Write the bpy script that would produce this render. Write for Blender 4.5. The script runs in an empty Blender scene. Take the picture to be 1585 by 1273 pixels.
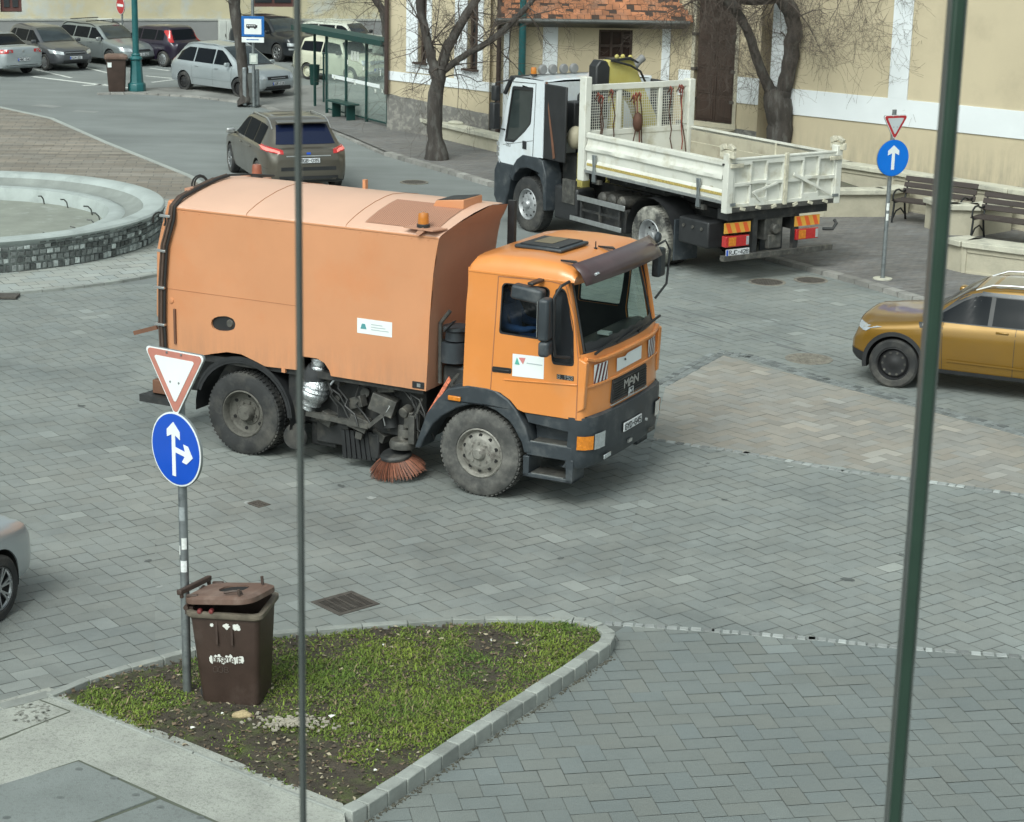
import bpy, bmesh, math, random
from math import radians as rad, sin, cos, pi, sqrt, atan2
from mathutils import Vector as V3, Matrix, noise
SC = bpy.context.scene
COL = SC.collection
random.seed(7)
# ------------------------------------------------------------ camera
F_PX, CX, CY, CAM_H = 3080.0, 792.5, 636.5, 6.9
TH, RHO = rad(15.3), math.atan(0.0218)
fw = V3((0, cos(TH), -sin(TH))); up0 = V3((0, sin(TH), cos(TH)))
cr = V3((1, 0, 0)) * cos(RHO) + up0 * sin(RHO)
cu = -V3((1, 0, 0)) * sin(RHO) + up0 * cos(RHO)
CAM = V3((0, 0, CAM_H))
camd = bpy.data.cameras.new('camera')
camd.sensor_width = 36; camd.lens = 36 * F_PX / 1585.0
camd.clip_start = 0.1; camd.clip_end = 600
camd.dof.use_dof = True; camd.dof.focus_distance = 22; camd.dof.aperture_fstop = 12
cam = bpy.data.objects.new('camera', camd); COL.objects.link(cam)
cam.matrix_world = Matrix(((cr.x, cu.x, -fw.x, 0), (cr.y, cu.y, -fw.y, 0), (cr.z, cu.z, -fw.z, CAM_H), (0, 0, 0, 1)))
SC.camera = cam
# ------------------------------------------------------------ world, sun, exposure
W = bpy.data.worlds.new('World'); SC.world = W; W.use_nodes = True
nt = W.node_tree; bg = nt.nodes['Background']
sky = nt.nodes.new('ShaderNodeTexSky'); sky.sky_type = 'NISHITA'; sky.sun_disc = False
sky.sun_elevation = rad(48); sky.sun_rotation = rad(205)
sky.air_density = 1.0; sky.dust_density = 6.0; sky.ozone_density = 1.0
hs = nt.nodes.new('ShaderNodeHueSaturation'); hs.inputs['Saturation'].default_value = 0.22
nt.links.new(sky.outputs[0], hs.inputs['Color'])
tn = nt.nodes.new('ShaderNodeMix'); tn.data_type = 'RGBA'; tn.blend_type = 'MULTIPLY'; tn.inputs['Factor'].default_value = 1
tn.inputs['B'].default_value = (0.875, 1.0, 0.965, 1)
nt.links.new(hs.outputs[0], tn.inputs['A']); nt.links.new(tn.outputs['Result'], bg.inputs['Color'])
bg.inputs['Strength'].default_value = 0.15
sl = bpy.data.lights.new('sun', 'SUN'); sl.energy = 1.2; sl.angle = rad(25); sl.color = (1.0, 0.97, 0.93)
so = bpy.data.objects.new('sun', sl); COL.objects.link(so)
_az = rad(205); _el = rad(48)     # sun stands high, behind the viewer to the left
_d = V3((sin(_az) * cos(_el), cos(_az) * cos(_el), sin(_el)))
so.rotation_euler = _d.to_track_quat('Z', 'Y').to_euler()
SC.view_settings.view_transform = 'Standard'; SC.view_settings.look = 'None'
SC.view_settings.exposure = 0.12; SC.view_settings.gamma = 1
SC.cycles.max_bounces = 6; SC.cycles.transparent_max_bounces = 12

def at(px, py, z=0.0):
    """point of the horizontal plane at height z seen at a pixel of the photograph"""
    d = fw + cr * ((px - CX) / F_PX) - cu * ((py - CY) / F_PX)
    return CAM + d * ((z - CAM_H) / d.z)
def atY(px, py, y):
    d = fw + cr * ((px - CX) / F_PX) - cu * ((py - CY) / F_PX)
    return CAM + d * (y / d.y)

# ------------------------------------------------------------ materials
def _n(nt, t, **kw):
    n = nt.nodes.new(t)
    for k, v in kw.items(): n.inputs[k].default_value = v
    return n
MATS = {}
def mat(name, col, rough=0.6, metal=0.0, var=0.12, vscale=3.0, bump=0.0, bscale=40.0, col2=None, c2scale=2.0,
        c2lo=0.5, c2hi=0.7, coat=0.0, spec=0.5, attr=None, stretch=None, alpha=1.0, trans=0.0, detail=6.0, emit=None, grime=None):
    if name in MATS: return MATS[name]
    m = bpy.data.materials.new(name); m.use_nodes = True; MATS[name] = m
    nt = m.node_tree; b = nt.nodes['Principled BSDF']
    b.inputs['Roughness'].default_value = rough; b.inputs['Metallic'].default_value = metal
    b.inputs['Coat Weight'].default_value = coat; b.inputs['Coat Roughness'].default_value = 0.08
    b.inputs['Specular IOR Level'].default_value = spec
    b.inputs['Transmission Weight'].default_value = trans; b.inputs['Alpha'].default_value = alpha
    tc = _n(nt, 'ShaderNodeTexCoord'); mp = _n(nt, 'ShaderNodeMapping')
    if stretch: mp.inputs['Scale'].default_value = stretch
    nt.links.new(tc.outputs['Object'], mp.inputs['Vector'])
    base = _n(nt, 'ShaderNodeRGB'); base.outputs[0].default_value = (*col, 1); cur = base.outputs[0]
    if col2:
        n2 = _n(nt, 'ShaderNodeTexNoise', Scale=c2scale, Detail=detail, Roughness=0.65); nt.links.new(mp.outputs[0], n2.inputs['Vector'])
        mr = _n(nt, 'ShaderNodeMapRange'); mr.inputs['From Min'].default_value = c2lo; mr.inputs['From Max'].default_value = c2hi
        nt.links.new(n2.outputs['Fac'], mr.inputs['Value'])
        mx = nt.nodes.new('ShaderNodeMix'); mx.data_type = 'RGBA'; mx.inputs['B'].default_value = (*col2, 1)
        nt.links.new(mr.outputs[0], mx.inputs['Factor']); nt.links.new(cur, mx.inputs['A']); cur = mx.outputs['Result']
    if grime:
        z0, z1, gc = grime; sp_ = _n(nt, 'ShaderNodeSeparateXYZ'); nt.links.new(tc.outputs['Object'], sp_.inputs[0]); m3 = _n(nt, 'ShaderNodeMapping'); m3.inputs['Scale'].default_value = (5, 5, .7); nt.links.new(tc.outputs['Object'], m3.inputs[0])
        n3 = _n(nt, 'ShaderNodeTexNoise', Scale=1.6, Detail=8.0, Roughness=0.7); nt.links.new(m3.outputs[0], n3.inputs['Vector']); r1 = _n(nt, 'ShaderNodeMapRange'); r1.inputs['From Min'].default_value = z1; r1.inputs['From Max'].default_value = z0; nt.links.new(sp_.outputs['Z'], r1.inputs['Value'])
        r2 = _n(nt, 'ShaderNodeMapRange'); r2.inputs['From Min'].default_value = .40; r2.inputs['From Max'].default_value = .68; r2.inputs['To Max'].default_value = .9; nt.links.new(n3.outputs['Fac'], r2.inputs['Value']); mm = nt.nodes.new('ShaderNodeMath'); mm.operation = 'MULTIPLY'; nt.links.new(r1.outputs[0], mm.inputs[0]); nt.links.new(r2.outputs[0], mm.inputs[1])
        mx = nt.nodes.new('ShaderNodeMix'); mx.data_type = 'RGBA'; mx.inputs['B'].default_value = (*gc, 1); nt.links.new(mm.outputs[0], mx.inputs['Factor']); nt.links.new(cur, mx.inputs['A']); cur = mx.outputs['Result']
    if attr:
        at_ = nt.nodes.new('ShaderNodeAttribute'); at_.attribute_name = attr
        mx = nt.nodes.new('ShaderNodeMix'); mx.data_type = 'RGBA'; mx.blend_type = 'MULTIPLY'; mx.inputs['Factor'].default_value = 1
        nt.links.new(cur, mx.inputs['A']); nt.links.new(at_.outputs['Color'], mx.inputs['B']); cur = mx.outputs['Result']
    if var:
        n1 = _n(nt, 'ShaderNodeTexNoise', Scale=vscale, Detail=7.0, Roughness=0.6); nt.links.new(mp.outputs[0], n1.inputs['Vector'])
        mr = _n(nt, 'ShaderNodeMapRange'); mr.inputs['From Min'].default_value = 0.3; mr.inputs['From Max'].default_value = 0.7
        mr.inputs['To Min'].default_value = 1 - var; mr.inputs['To Max'].default_value = 1 + var
        nt.links.new(n1.outputs['Fac'], mr.inputs['Value'])
        hv = nt.nodes.new('ShaderNodeVectorMath'); hv.operation = 'SCALE'
        nt.links.new(cur, hv.inputs[0]); nt.links.new(mr.outputs[0], hv.inputs['Scale']); cur = hv.outputs[0]
        ra = nt.nodes.new('ShaderNodeMath'); ra.operation = 'MULTIPLY_ADD'
        ra.inputs[1].default_value = 0.18 if rough > 0.15 else 0.05; ra.inputs[2].default_value = rough - (0.09 if rough > 0.15 else 0.02); ra.use_clamp = True
        nt.links.new(n1.outputs['Fac'], ra.inputs[0]); nt.links.new(ra.outputs[0], b.inputs['Roughness'])
    nt.links.new(cur, b.inputs['Base Color'])
    if bump:
        nb = _n(nt, 'ShaderNodeTexNoise', Scale=bscale, Detail=6.0, Roughness=0.6); nt.links.new(mp.outputs[0], nb.inputs['Vector'])
        bp = nt.nodes.new('ShaderNodeBump'); bp.inputs['Strength'].default_value = bump; bp.inputs['Distance'].default_value = 0.02
        nt.links.new(nb.outputs['Fac'], bp.inputs['Height']); nt.links.new(bp.outputs[0], b.inputs['Normal'])
    if emit:
        b.inputs['Emission Color'].default_value = (*emit[:3], 1); b.inputs['Emission Strength'].default_value = emit[3]
    return m
def glassmat(name, tint=(0.8, 0.88, 0.86), clear=0.75, rough=0.02, refl=0.5):
    """thin pane: mixes see-through and mirror by Fresnel"""
    if name in MATS: return MATS[name]
    m = bpy.data.materials.new(name); m.use_nodes = True; MATS[name] = m
    nt = m.node_tree; out = nt.nodes['Material Output']; nt.nodes.remove(nt.nodes['Principled BSDF'])
    t = _n(nt, 'ShaderNodeBsdfTransparent'); t.inputs[0].default_value = (*tint, 1)
    d = _n(nt, 'ShaderNodeBsdfPrincipled'); d.inputs['Base Color'].default_value = (0.02, 0.025, 0.027, 1); d.inputs['Roughness'].default_value = rough
    d.inputs['Specular IOR Level'].default_value = refl
    mx = nt.nodes.new('ShaderNodeMixShader'); mx.inputs[0].default_value = clear
    nt.links.new(d.outputs[0], mx.inputs[1]); nt.links.new(t.outputs[0], mx.inputs[2]); nt.links.new(mx.outputs[0], out.inputs['Surface'])
    return m

# ------------------------------------------------------------ mesh builder
class MB:
    def __init__(s): s.v = []; s.f = []; s.c = None
    def add(s, vs, fs):
        o = len(s.v); s.v += [tuple(v) for v in vs]; s.f += [tuple(i + o for i in f) for f in fs]; return s
    def box(s, c, d, rz=0.0, rx=0.0, ry=0.0, taper=1.0):
        M = Matrix.Rotation(rz, 3, 'Z') @ Matrix.Rotation(ry, 3, 'Y') @ Matrix.Rotation(rx, 3, 'X'); c = V3(c); vs = []
        for z in (-.5, .5):
            t = taper if z > 0 else 1
            for x, y in ((-.5, -.5), (.5, -.5), (.5, .5), (-.5, .5)):
                vs.append(c + M @ V3((x * d[0] * t, y * d[1] * t, z * d[2])))
        return s.add(vs, [(3, 2, 1, 0), (4, 5, 6, 7), (0, 1, 5, 4), (1, 2, 6, 5), (2, 3, 7, 6), (3, 0, 4, 7)])
    def bb(s, a, b):   # box between corners
        return s.box([(a[i] + b[i]) / 2 for i in range(3)], [abs(b[i] - a[i]) for i in range(3)])
    def bar(s, p, q, w, h=None, up=(0, 0, 1)):
        p = V3(p); q = V3(q); d = (q - p).normalized(); u = V3(up)
        if abs(d.dot(u)) > .99: u = V3((0, 1, 0))
        r = d.cross(u).normalized(); u = r.cross(d); h = h or w; vs = []
        for o in (p, q):
            for a, b in ((-1, -1), (1, -1), (1, 1), (-1, 1)): vs.append(o + r * (a * w / 2) + u * (b * h / 2))
        return s.add(vs, [(3, 2, 1, 0), (4, 5, 6, 7), (0, 1, 5, 4), (1, 2, 6, 5), (2, 3, 7, 6), (3, 0, 4, 7)])
    def tube(s, pts, r, n=8, cap=True):
        pts = [V3(p) for p in pts]; rs = r if isinstance(r, (list, tuple)) else [r] * len(pts); vs = []; fs = []
        d0 = (pts[1] - pts[0]).normalized(); u = V3((0, 0, 1)) if abs(d0.z) < .9 else V3((1, 0, 0)); a = d0.cross(u).normalized()
        for i, p in enumerate(pts):
            d = (pts[min(i + 1, len(pts) - 1)] - pts[max(i - 1, 0)]).normalized()
            a = a - d * a.dot(d)
            if a.length < 1e-5: a = d.orthogonal()
            a.normalize(); b = d.cross(a)
            for k in range(n):
                t = 2 * pi * k / n; vs.append(p + a * (cos(t) * rs[i]) + b * (sin(t) * rs[i]))
        for i in range(len(pts) - 1):
            for k in range(n):
                k2 = (k + 1) % n; fs.append((i * n + k, i * n + k2, (i + 1) * n + k2, (i + 1) * n + k))
        if cap: fs.append(tuple(range(n))[::-1]); fs.append(tuple(range((len(pts) - 1) * n, len(pts) * n)))
        return s.add(vs, fs)
    def cyl(s, p, q, r, r2=None, n=16): return s.tube([p, q], [r, r if r2 is None else r2], n)
    def lathe(s, prof, c=(0, 0, 0), axis='Z', n=24, a0=0.0, a1=2 * pi):
        """prof: list of (radius, along)"""
        vs = []; full = abs(a1 - a0 - 2 * pi) < 1e-6; m = n if full else n + 1; c = V3(c)
        for r, h in prof:
            for k in range(m):
                t = a0 + (a1 - a0) * k / n
                if axis == 'Z': p = (r * cos(t), r * sin(t), h)
                elif axis == 'Y': p = (r * cos(t), h, r * sin(t))
                else: p = (h, r * cos(t), r * sin(t))
                vs.append(c + V3(p))
        fs = []
        for i in range(len(prof) - 1):
            for k in range(n):
                k2 = (k + 1) % m; q = (i * m + k, i * m + k2, (i + 1) * m + k2, (i + 1) * m + k)
                fs.append(q if axis != 'Y' else q[::-1])
        return s.add(vs, fs)
    def prism(s, poly, a, b, plane='XZ'):
        """poly of 2D points extruded between a and b along the third axis"""
        n = len(poly)
        def P(p, t):
            if plane == 'XZ': return (p[0], t, p[1])
            if plane == 'XY': return (p[0], p[1], t)
            return (t, p[0], p[1])
        vs = [P(p, a) for p in poly] + [P(p, b) for p in poly]
        fs = [tuple(range(n)), tuple(range(2 * n - 1, n - 1, -1))] + [(i, (i + 1) % n + 0, (i + 1) % n + n, i + n)[::-1] for i in range(n)]
        return s.add(vs, fs)
    def grid(s, rows, closed=False):
        m = len(rows[0]); vs = [p for r in rows for p in r]; fs = []
        for i in range(len(rows) - 1):
            for k in range(m if closed else m - 1):
                k2 = (k + 1) % m; fs.append((i * m + k, i * m + k2, (i + 1) * m + k2, (i + 1) * m + k))
        return s.add(vs, fs)
    def sphere(s, c, r, n=12, sz=1.0, sx=1.0, sy=1.0):
        pr = [(r * sin(pi * i / (n // 2 + 2)), -r * cos(pi * i / (n // 2 + 2)) * sz) for i in range(n // 2 + 3)]
        o = len(s.v); s.lathe(pr, (0, 0, 0), 'Z', n)
        for i in range(o, len(s.v)):
            x, y, z = s.v[i]; s.v[i] = (x * sx + c[0], y * sy + c[1], z + c[2])
        return s
    def xf(s, M):
        s.v = [tuple(M @ V3(v)) for v in s.v]; return s
    def mesh(s, name, m, smooth=True, angle=38, merge=False, fix=True):
        me = bpy.data.meshes.new(name); me.from_pydata(s.v, [], s.f); me.validate()
        if fix or merge:
            bm = bmesh.new(); bm.from_mesh(me)
            if merge: bmesh.ops.remove_doubles(bm, verts=bm.verts, dist=1e-4)
            if fix: bmesh.ops.recalc_face_normals(bm, faces=bm.faces)
            bm.to_mesh(me); bm.free()
        ms = m if isinstance(m, (list, tuple)) else [m]
        for x in ms: me.materials.append(x)
        if smooth:
            me.shade_smooth(); me.set_sharp_from_angle(angle=rad(angle))
        return me
    def build(s, name, m, parent=None, bevel=0.0, seg=2, **kw):
        me = s.mesh(name, m, **kw); o = bpy.data.objects.new(name, me); COL.objects.link(o)
        if parent: o.parent = parent
        if bevel:
            md = o.modifiers.new('bevel', 'BEVEL'); md.width = bevel; md.segments = seg; md.limit_method = 'ANGLE'; md.angle_limit = rad(40)
        return o
def tag(o, label=None, cat=None, group=None, kind=None):
    if label: o['label'] = label
    if cat: o['category'] = cat
    if group: o['group'] = group
    if kind: o['kind'] = kind
    return o
def thing(name, loc=(0, 0, 0), rz=0.0, label=None, cat=None, group=None, scale=1.0):
    o = bpy.data.objects.new(name, None); COL.objects.link(o); o.location = loc; o.rotation_euler = (0, 0, rz); o.scale = (scale,) * 3
    o.empty_display_size = 0.3
    return tag(o, label, cat, group)
def copy_tree(o, parent=None):
    c = o.copy(); COL.objects.link(c); c.parent = parent
    for ch in list(o.children): copy_tree(ch, c)
    return c
def sheet(name, pts, z, m, kind='structure', parent=None):
    me = bpy.data.meshes.new(name); me.from_pydata([(p[0], p[1], z) for p in pts], [], [tuple(range(len(pts)))])
    bm = bmesh.new(); bm.from_mesh(me); bmesh.ops.triangulate(bm, faces=bm.faces)
    for f in bm.faces:
        if f.normal.z < 0: f.normal_flip()
    bm.to_mesh(me); bm.free(); me.materials.append(m)
    o = bpy.data.objects.new(name, me); COL.objects.link(o)
    if kind: o['kind'] = kind
    if parent: o.parent = parent
    return o
FONT = {  # stroke letters on a 4 x 6 grid
 'A': [[(0,0),(0,4),(2,6),(4,4),(4,0)],[(0,2.5),(4,2.5)]], 'B': [[(0,0),(0,6),(3,6),(4,5),(3,3.2),(0,3.2)],[(3,3.2),(4,2),(3,0),(0,0)]],
 'C': [[(4,5),(3,6),(1,6),(0,5),(0,1),(1,0),(3,0),(4,1)]], 'D': [[(0,0),(0,6),(2.5,6),(4,4.5),(4,1.5),(2.5,0),(0,0)]],
 'G': [[(4,5),(3,6),(1,6),(0,5),(0,1),(1,0),(3,0),(4,1),(4,2.8),(2.2,2.8)]], 'J': [[(4,6),(4,1),(3,0),(1,0),(0,1)]],
 'M': [[(0,0),(0,6),(2,3),(4,6),(4,0)]], 'N': [[(0,0),(0,6),(4,0),(4,6)]], 'R': [[(0,0),(0,6),(3,6),(4,5),(4,4),(3,3),(0,3)],[(2,3),(4,0)]],
 'Y': [[(0,6),(2,3),(4,6)],[(2,3),(2,0)]], 'E': [[(4,6),(0,6),(0,0),(4,0)],[(0,3),(3,3)]], 'L': [[(0,6),(0,0),(4,0)]], 'I': [[(2,0),(2,6)]],
 'T': [[(0,6),(4,6)],[(2,6),(2,0)]], 'S': [[(4,5),(3,6),(1,6),(0,5),(0,4),(4,2),(4,1),(3,0),(1,0),(0,1)]], 'K': [[(0,0),(0,6)],[(4,6),(0,3),(4,0)]],
 'O': [[(0,1),(0,5),(1,6),(3,6),(4,5),(4,1),(3,0),(1,0),(0,1)]], 'P': [[(0,0),(0,6),(3,6),(4,5),(4,4),(3,3),(0,3)]], 'F': [[(4,6),(0,6),(0,0)],[(0,3),(3,3)]],
 '0': [[(0,1),(0,5),(1,6),(3,6),(4,5),(4,1),(3,0),(1,0),(0,1)]], '1': [[(1,5),(2.2,6),(2.2,0)]], '2': [[(0,5),(1,6),(3,6),(4,5),(4,4),(0,0),(4,0)]],
 '3': [[(0,5),(1,6),(3,6),(4,5),(3,3.2),(1.5,3.2)],[(3,3.2),(4,1.2),(3,0),(1,0),(0,1)]], '4': [[(3,0),(3,6),(0,2),(4,2)]],
 '5': [[(4,6),(0,6),(0,3.5),(3,3.5),(4,2.5),(4,1),(3,0),(0,0)]], '6': [[(4,5),(3,6),(1,6),(0,5),(0,1),(1,0),(3,0),(4,1),(4,2.5),(3,3.4),(0,3.2)]],
 '8': [[(1,3.2),(0,4.3),(0,5),(1,6),(3,6),(4,5),(4,4.3),(3,3.2),(1,3.2),(0,2),(0,1),(1,0),(3,0),(4,1),(4,2),(3,3.2)]],
 '9': [[(4,3),(1,3),(0,4),(0,5),(1,6),(3,6),(4,5),(4,1),(3,0),(0,0)]], '-': [[(0.8,3),(3.2,3)]], '.': [[(1.8,0),(2.2,0)]], ' ': []}
def text_mb(txt, h, w=None, stroke=None):
    """flat raised lettering in the local XZ plane facing -Y, centred"""
    g = h / 6.0; cw = g * 5.4 if w is None else w / len(txt); st = stroke or g * 0.9; mb = MB(); n = len(txt)
    sx = (cw * 0.76) / 4.0
    for i, ch in enumerate(txt):
        ox = (i - n / 2) * cw + cw * 0.12
        for line in FONT.get(ch, []):
            for a, b in zip(line, line[1:]):
                p = V3((ox + a[0] * sx, 0, a[1] * g - h / 2)); q = V3((ox + b[0] * sx, 0, b[1] * g - h / 2)); d = (q - p).normalized() * st * .35
                mb.bar(p - d, q + d, 0.003, st, up=(0, 1, 0)) if False else mb.bar(p - d, q + d, st, 0.003, up=(0, 1, 0))
    return mb
# ============================================================ GROUND
M_asph = mat('asphalt', (0.212, 0.23, 0.226), 0.85, var=0.12, vscale=0.5, bump=0.35, bscale=60, col2=(0.165, 0.179, 0.176), c2scale=0.22, c2lo=0.4, c2hi=0.7, stretch=(1, 2.2, 1))
M_joint = mat('joint_sand', (0.125, 0.135, 0.127), 0.95, var=0.3, vscale=4)
M_pave = mat('grey_paver', (0.228, 0.246, 0.233), 0.8, var=0.13, vscale=0.9, bump=0.25, bscale=90, attr='tint', col2=(0.175, 0.193, 0.187), c2scale=0.33, c2lo=0.46, c2hi=0.66)
M_pave2 = mat('dark_grey_paver', (0.176, 0.195, 0.187), 0.8, var=0.1, vscale=1.2, bump=0.25, bscale=90, attr='tint', col2=(0.14, 0.158, 0.155), c2scale=0.6, c2lo=0.48, c2hi=0.7)
M_tan = mat('tan_paver', (0.28, 0.268, 0.238), 0.85, var=0.12, vscale=1.0, bump=0.25, bscale=70, attr='tint')
M_brown = mat('brown_paver', (0.235, 0.212, 0.18), 0.85, var=0.2, vscale=0.6, bump=0.2, bscale=50, attr='tint')
M_walk = mat('sidewalk_stone', (0.17, 0.165, 0.16), 0.85, var=0.2, vscale=0.8, bump=0.2, bscale=50, attr='tint')
M_ring = mat('pale_paver', (0.34, 0.36, 0.34), 0.8, var=0.12, vscale=1, bump=0.2, bscale=60, attr='tint')
M_kerb = mat('kerb_granite', (0.28, 0.295, 0.275), 0.8, var=0.2, vscale=4, bump=0.3, bscale=50, attr='tint')
M_cobble = mat('cobble_granite', (0.245, 0.26, 0.255), 0.75, var=0.2, vscale=6, bump=0.3, bscale=60, attr='tint')
M_conc = mat('worn_concrete', (0.36, 0.37, 0.335), 0.9, var=0.16, vscale=2.0, bump=0.5, bscale=70, col2=(0.27, 0.28, 0.25), c2scale=38, c2lo=0.5, c2hi=0.62)
M_slab = mat('slab_concrete', (0.20, 0.222, 0.215), 0.85, var=0.12, vscale=1.6, bump=0.3, bscale=90, col2=(0.17, 0.185, 0.18), c2scale=30, c2lo=0.5, c2hi=0.65)
M_white = mat('road_paint', (0.62, 0.64, 0.61), 0.7, var=0.15, vscale=4, col2=(0.3, 0.31, 0.3), c2scale=6, c2lo=0.55, c2hi=0.7)
M_iron = mat('cast_iron', (0.10, 0.09, 0.08), 0.7, 0.3, var=0.25, vscale=12, bump=0.3)
M_dark = mat('dark_void', (0.012, 0.012, 0.012), 0.9, var=0)

def clip(poly, a, b):
    out = []; n = len(poly)
    def sd(p): return (b[0] - a[0]) * (p[1] - a[1]) - (b[1] - a[1]) * (p[0] - a[0])
    for i in range(n):
        p, q = poly[i], poly[(i + 1) % n]; sp, sq = sd(p), sd(q)
        if sp >= 0: out.append(p)
        if (sp >= 0) != (sq >= 0):
            t = sp / (sp - sq); out.append((p[0] + (q[0] - p[0]) * t, p[1] + (q[1] - p[1]) * t))
    return out
def area(p): return .5 * sum(p[i][0] * p[(i + 1) % len(p)][1] - p[(i + 1) % len(p)][0] * p[i][1] for i in range(len(p)))
def pave(name, regions, az, L, Wd, m, z=0.010, joint=0.008, tint=0.08, style='herring', light=0.0, rowtint=0.0, base=M_joint, seed=1, warm=0.03):
    rnd = random.Random(seed); a = rad(90 - az); ca, sa = cos(a), sin(a); vs = []; fs = []; tc = []
    for reg in regions:
        reg = [(p[0], p[1]) for p in reg]
        if area(reg) < 0: reg = reg[::-1]
        sheet(name + '_bed', reg, z - 0.006, base)
        loc = [(x * ca + y * sa, -x * sa + y * ca) for x, y in reg]
        x0 = min(p[0] for p in loc) - L - Wd; x1 = max(p[0] for p in loc) + L; y0 = min(p[1] for p in loc) - L - Wd; y1 = max(p[1] for p in loc) + L
        rects = []
        if style == 'herring':
            # lattice u=(W,W), v=(-L,L)
            N = int((x1 - x0 + y1 - y0) / min(L, Wd)) + 4
            jn = int((abs(x0) + abs(x1) + abs(y0) + abs(y1)) / L) + 3
            for j in range(-jn, jn + 1):
                # position = i*W - jL , i*W + jL ; need within the box
                i0 = int(math.floor((max(x0 + j * L, y0 - j * L)) / Wd)) - 2; i1 = int(math.ceil(min(x1 + j * L, y1 - j * L) / Wd)) + 2
                for i in range(i0, i1 + 1):
                    ox, oy = i * Wd - j * L, i * Wd + j * L
                    rects.append((ox, oy, ox + L, oy + Wd)); rects.append((ox + L, oy + Wd - L, ox + L + Wd, oy + Wd))
        else:
            r = int(math.floor(y0 / Wd))
            while r * Wd < y1:
                off = (r % 2) * L * .5 + rnd.uniform(-.05, .05) * L; k = int(math.floor((x0 - off) / L))
                rt = 1 + rnd.uniform(-1, 1) * rowtint
                while k * L + off < x1:
                    rects.append((k * L + off, r * Wd, k * L + off + L, r * Wd + Wd, rt)); k += 1
                r += 1
        lx0, lx1, ly0, ly1 = min(p[0] for p in loc), max(p[0] for p in loc), min(p[1] for p in loc), max(p[1] for p in loc)
        for rc in rects:
            if rc[2] < lx0 or rc[0] > lx1 or rc[3] < ly0 or rc[1] > ly1: continue
            g = joint / 2 * rnd.uniform(.6, 1.5); c = joint * 1.1
            X0, Y0, X1, Y1 = rc[0] + g, rc[1] + g, rc[2] - g, rc[3] - g
            poly = [(X0 + c, Y0), (X1 - c, Y0), (X1, Y0 + c), (X1, Y1 - c), (X1 - c, Y1), (X0 + c, Y1), (X0, Y1 - c), (X0, Y0 + c)]
            poly = [(x * ca - y * sa, x * sa + y * ca) for x, y in poly]
            for i in range(len(reg)):
                poly = clip(poly, reg[i], reg[(i + 1) % len(reg)])
                if len(poly) < 3: break
            if len(poly) < 3 or abs(area(poly)) < 0.0008: continue
            t = 1 + rnd.gauss(0, 1) * tint * .6 + (rc[4] - 1 if len(rc) > 4 else 0)
            if light and rnd.random() < light: t *= 1.22
            w = rnd.uniform(-1, 1) * warm
            zz = z + rnd.uniform(-.0012, .0012); tx, ty = rnd.uniform(-.004, .004), rnd.uniform(-.004, .004); cx_, cy_ = poly[0]
            o = len(vs); vs += [(x, y, zz + (x - cx_) * tx + (y - cy_) * ty) for x, y in poly]; fs.append(tuple(range(o, o + len(poly)))); tc.append((t * (1 + w), t, t * (1 - w)))
    me = bpy.data.meshes.new(name); me.from_pydata(vs, [], fs)
    at_ = me.color_attributes.new('tint', 'FLOAT_COLOR', 'CORNER'); k = 0
    for f, c in zip(me.polygons, tc):
        for _ in f.vertices: at_.data[k].color = (*c, 1); k += 1
    me.materials.append(m); o = bpy.data.objects.new(name, me); COL.objects.link(o); o['kind'] = 'structure'
    return o
def tinted(name, mb, m, per, tint=.12, seed=3, parent=None, bevel=0, kind='structure', light=0, merge=False):
    """mesh whose pieces of `per` faces get their own tone"""
    rnd = random.Random(seed); o = mb.build(name, m, parent, smooth=True, angle=30, fix=False); me = o.data
    a = me.color_attributes.new('tint', 'FLOAT_COLOR', 'CORNER'); k = 0; t = 1
    for i, f in enumerate(me.polygons):
        if i % per == 0: t = 1 + rnd.gauss(0, 1) * tint; t = t * 1.4 if rnd.random() < light else t
        for _ in f.vertices: a.data[k].color = (t, t, t, 1); k += 1
    if bevel:
        md = o.modifiers.new('bevel', 'BEVEL'); md.width = bevel; md.segments = 2; md.limit_method = 'ANGLE'
    if kind: o['kind'] = kind
    return o
def PX(*pts): return [at(x, y)[:2] for x, y in pts]

g = sheet('ground', [(-300, -60), (300, -60), (300, 420), (-300, 420)], 0.0, M_asph)
# near paving, laid as herringbone; the cobbled gutters divide the fields
pave('plaza_paving', [PX((-200, 458), (240, 440), (240, 1500), (-200, 1500)), PX((240, 440), (1186, 402), (1110, 549), (1030, 600), (240, 600)), PX((1186, 402), (1430, 470), (2300, 800), (2300, 870), (1110, 549)), PX((240, 600), (1030, 600), (943, 968), (240, 1479)), PX((1010.6, 682), (2300, 870), (2300, 1073), (943, 968))],
     54, 0.295, 0.198, M_pave, tint=.042, light=.025, seed=2, joint=.007, warm=.015)
pave('driveway_paving', [PX((943, 968), (2300, 1073), (2300, 1900), (-400, 1900), (530, 1268))], 79, 0.295, 0.198, M_pave2, tint=.035, light=.015, seed=5, joint=0.007)
pave('traffic_island_paving', [PX((1110, 549), (2300, 871), (2300, 872), (1010.6, 682), (1030, 600))], 48, 0.32, 0.17, M_tan, tint=.07, light=.07, seed=6, warm=.04, joint=.004)
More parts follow.
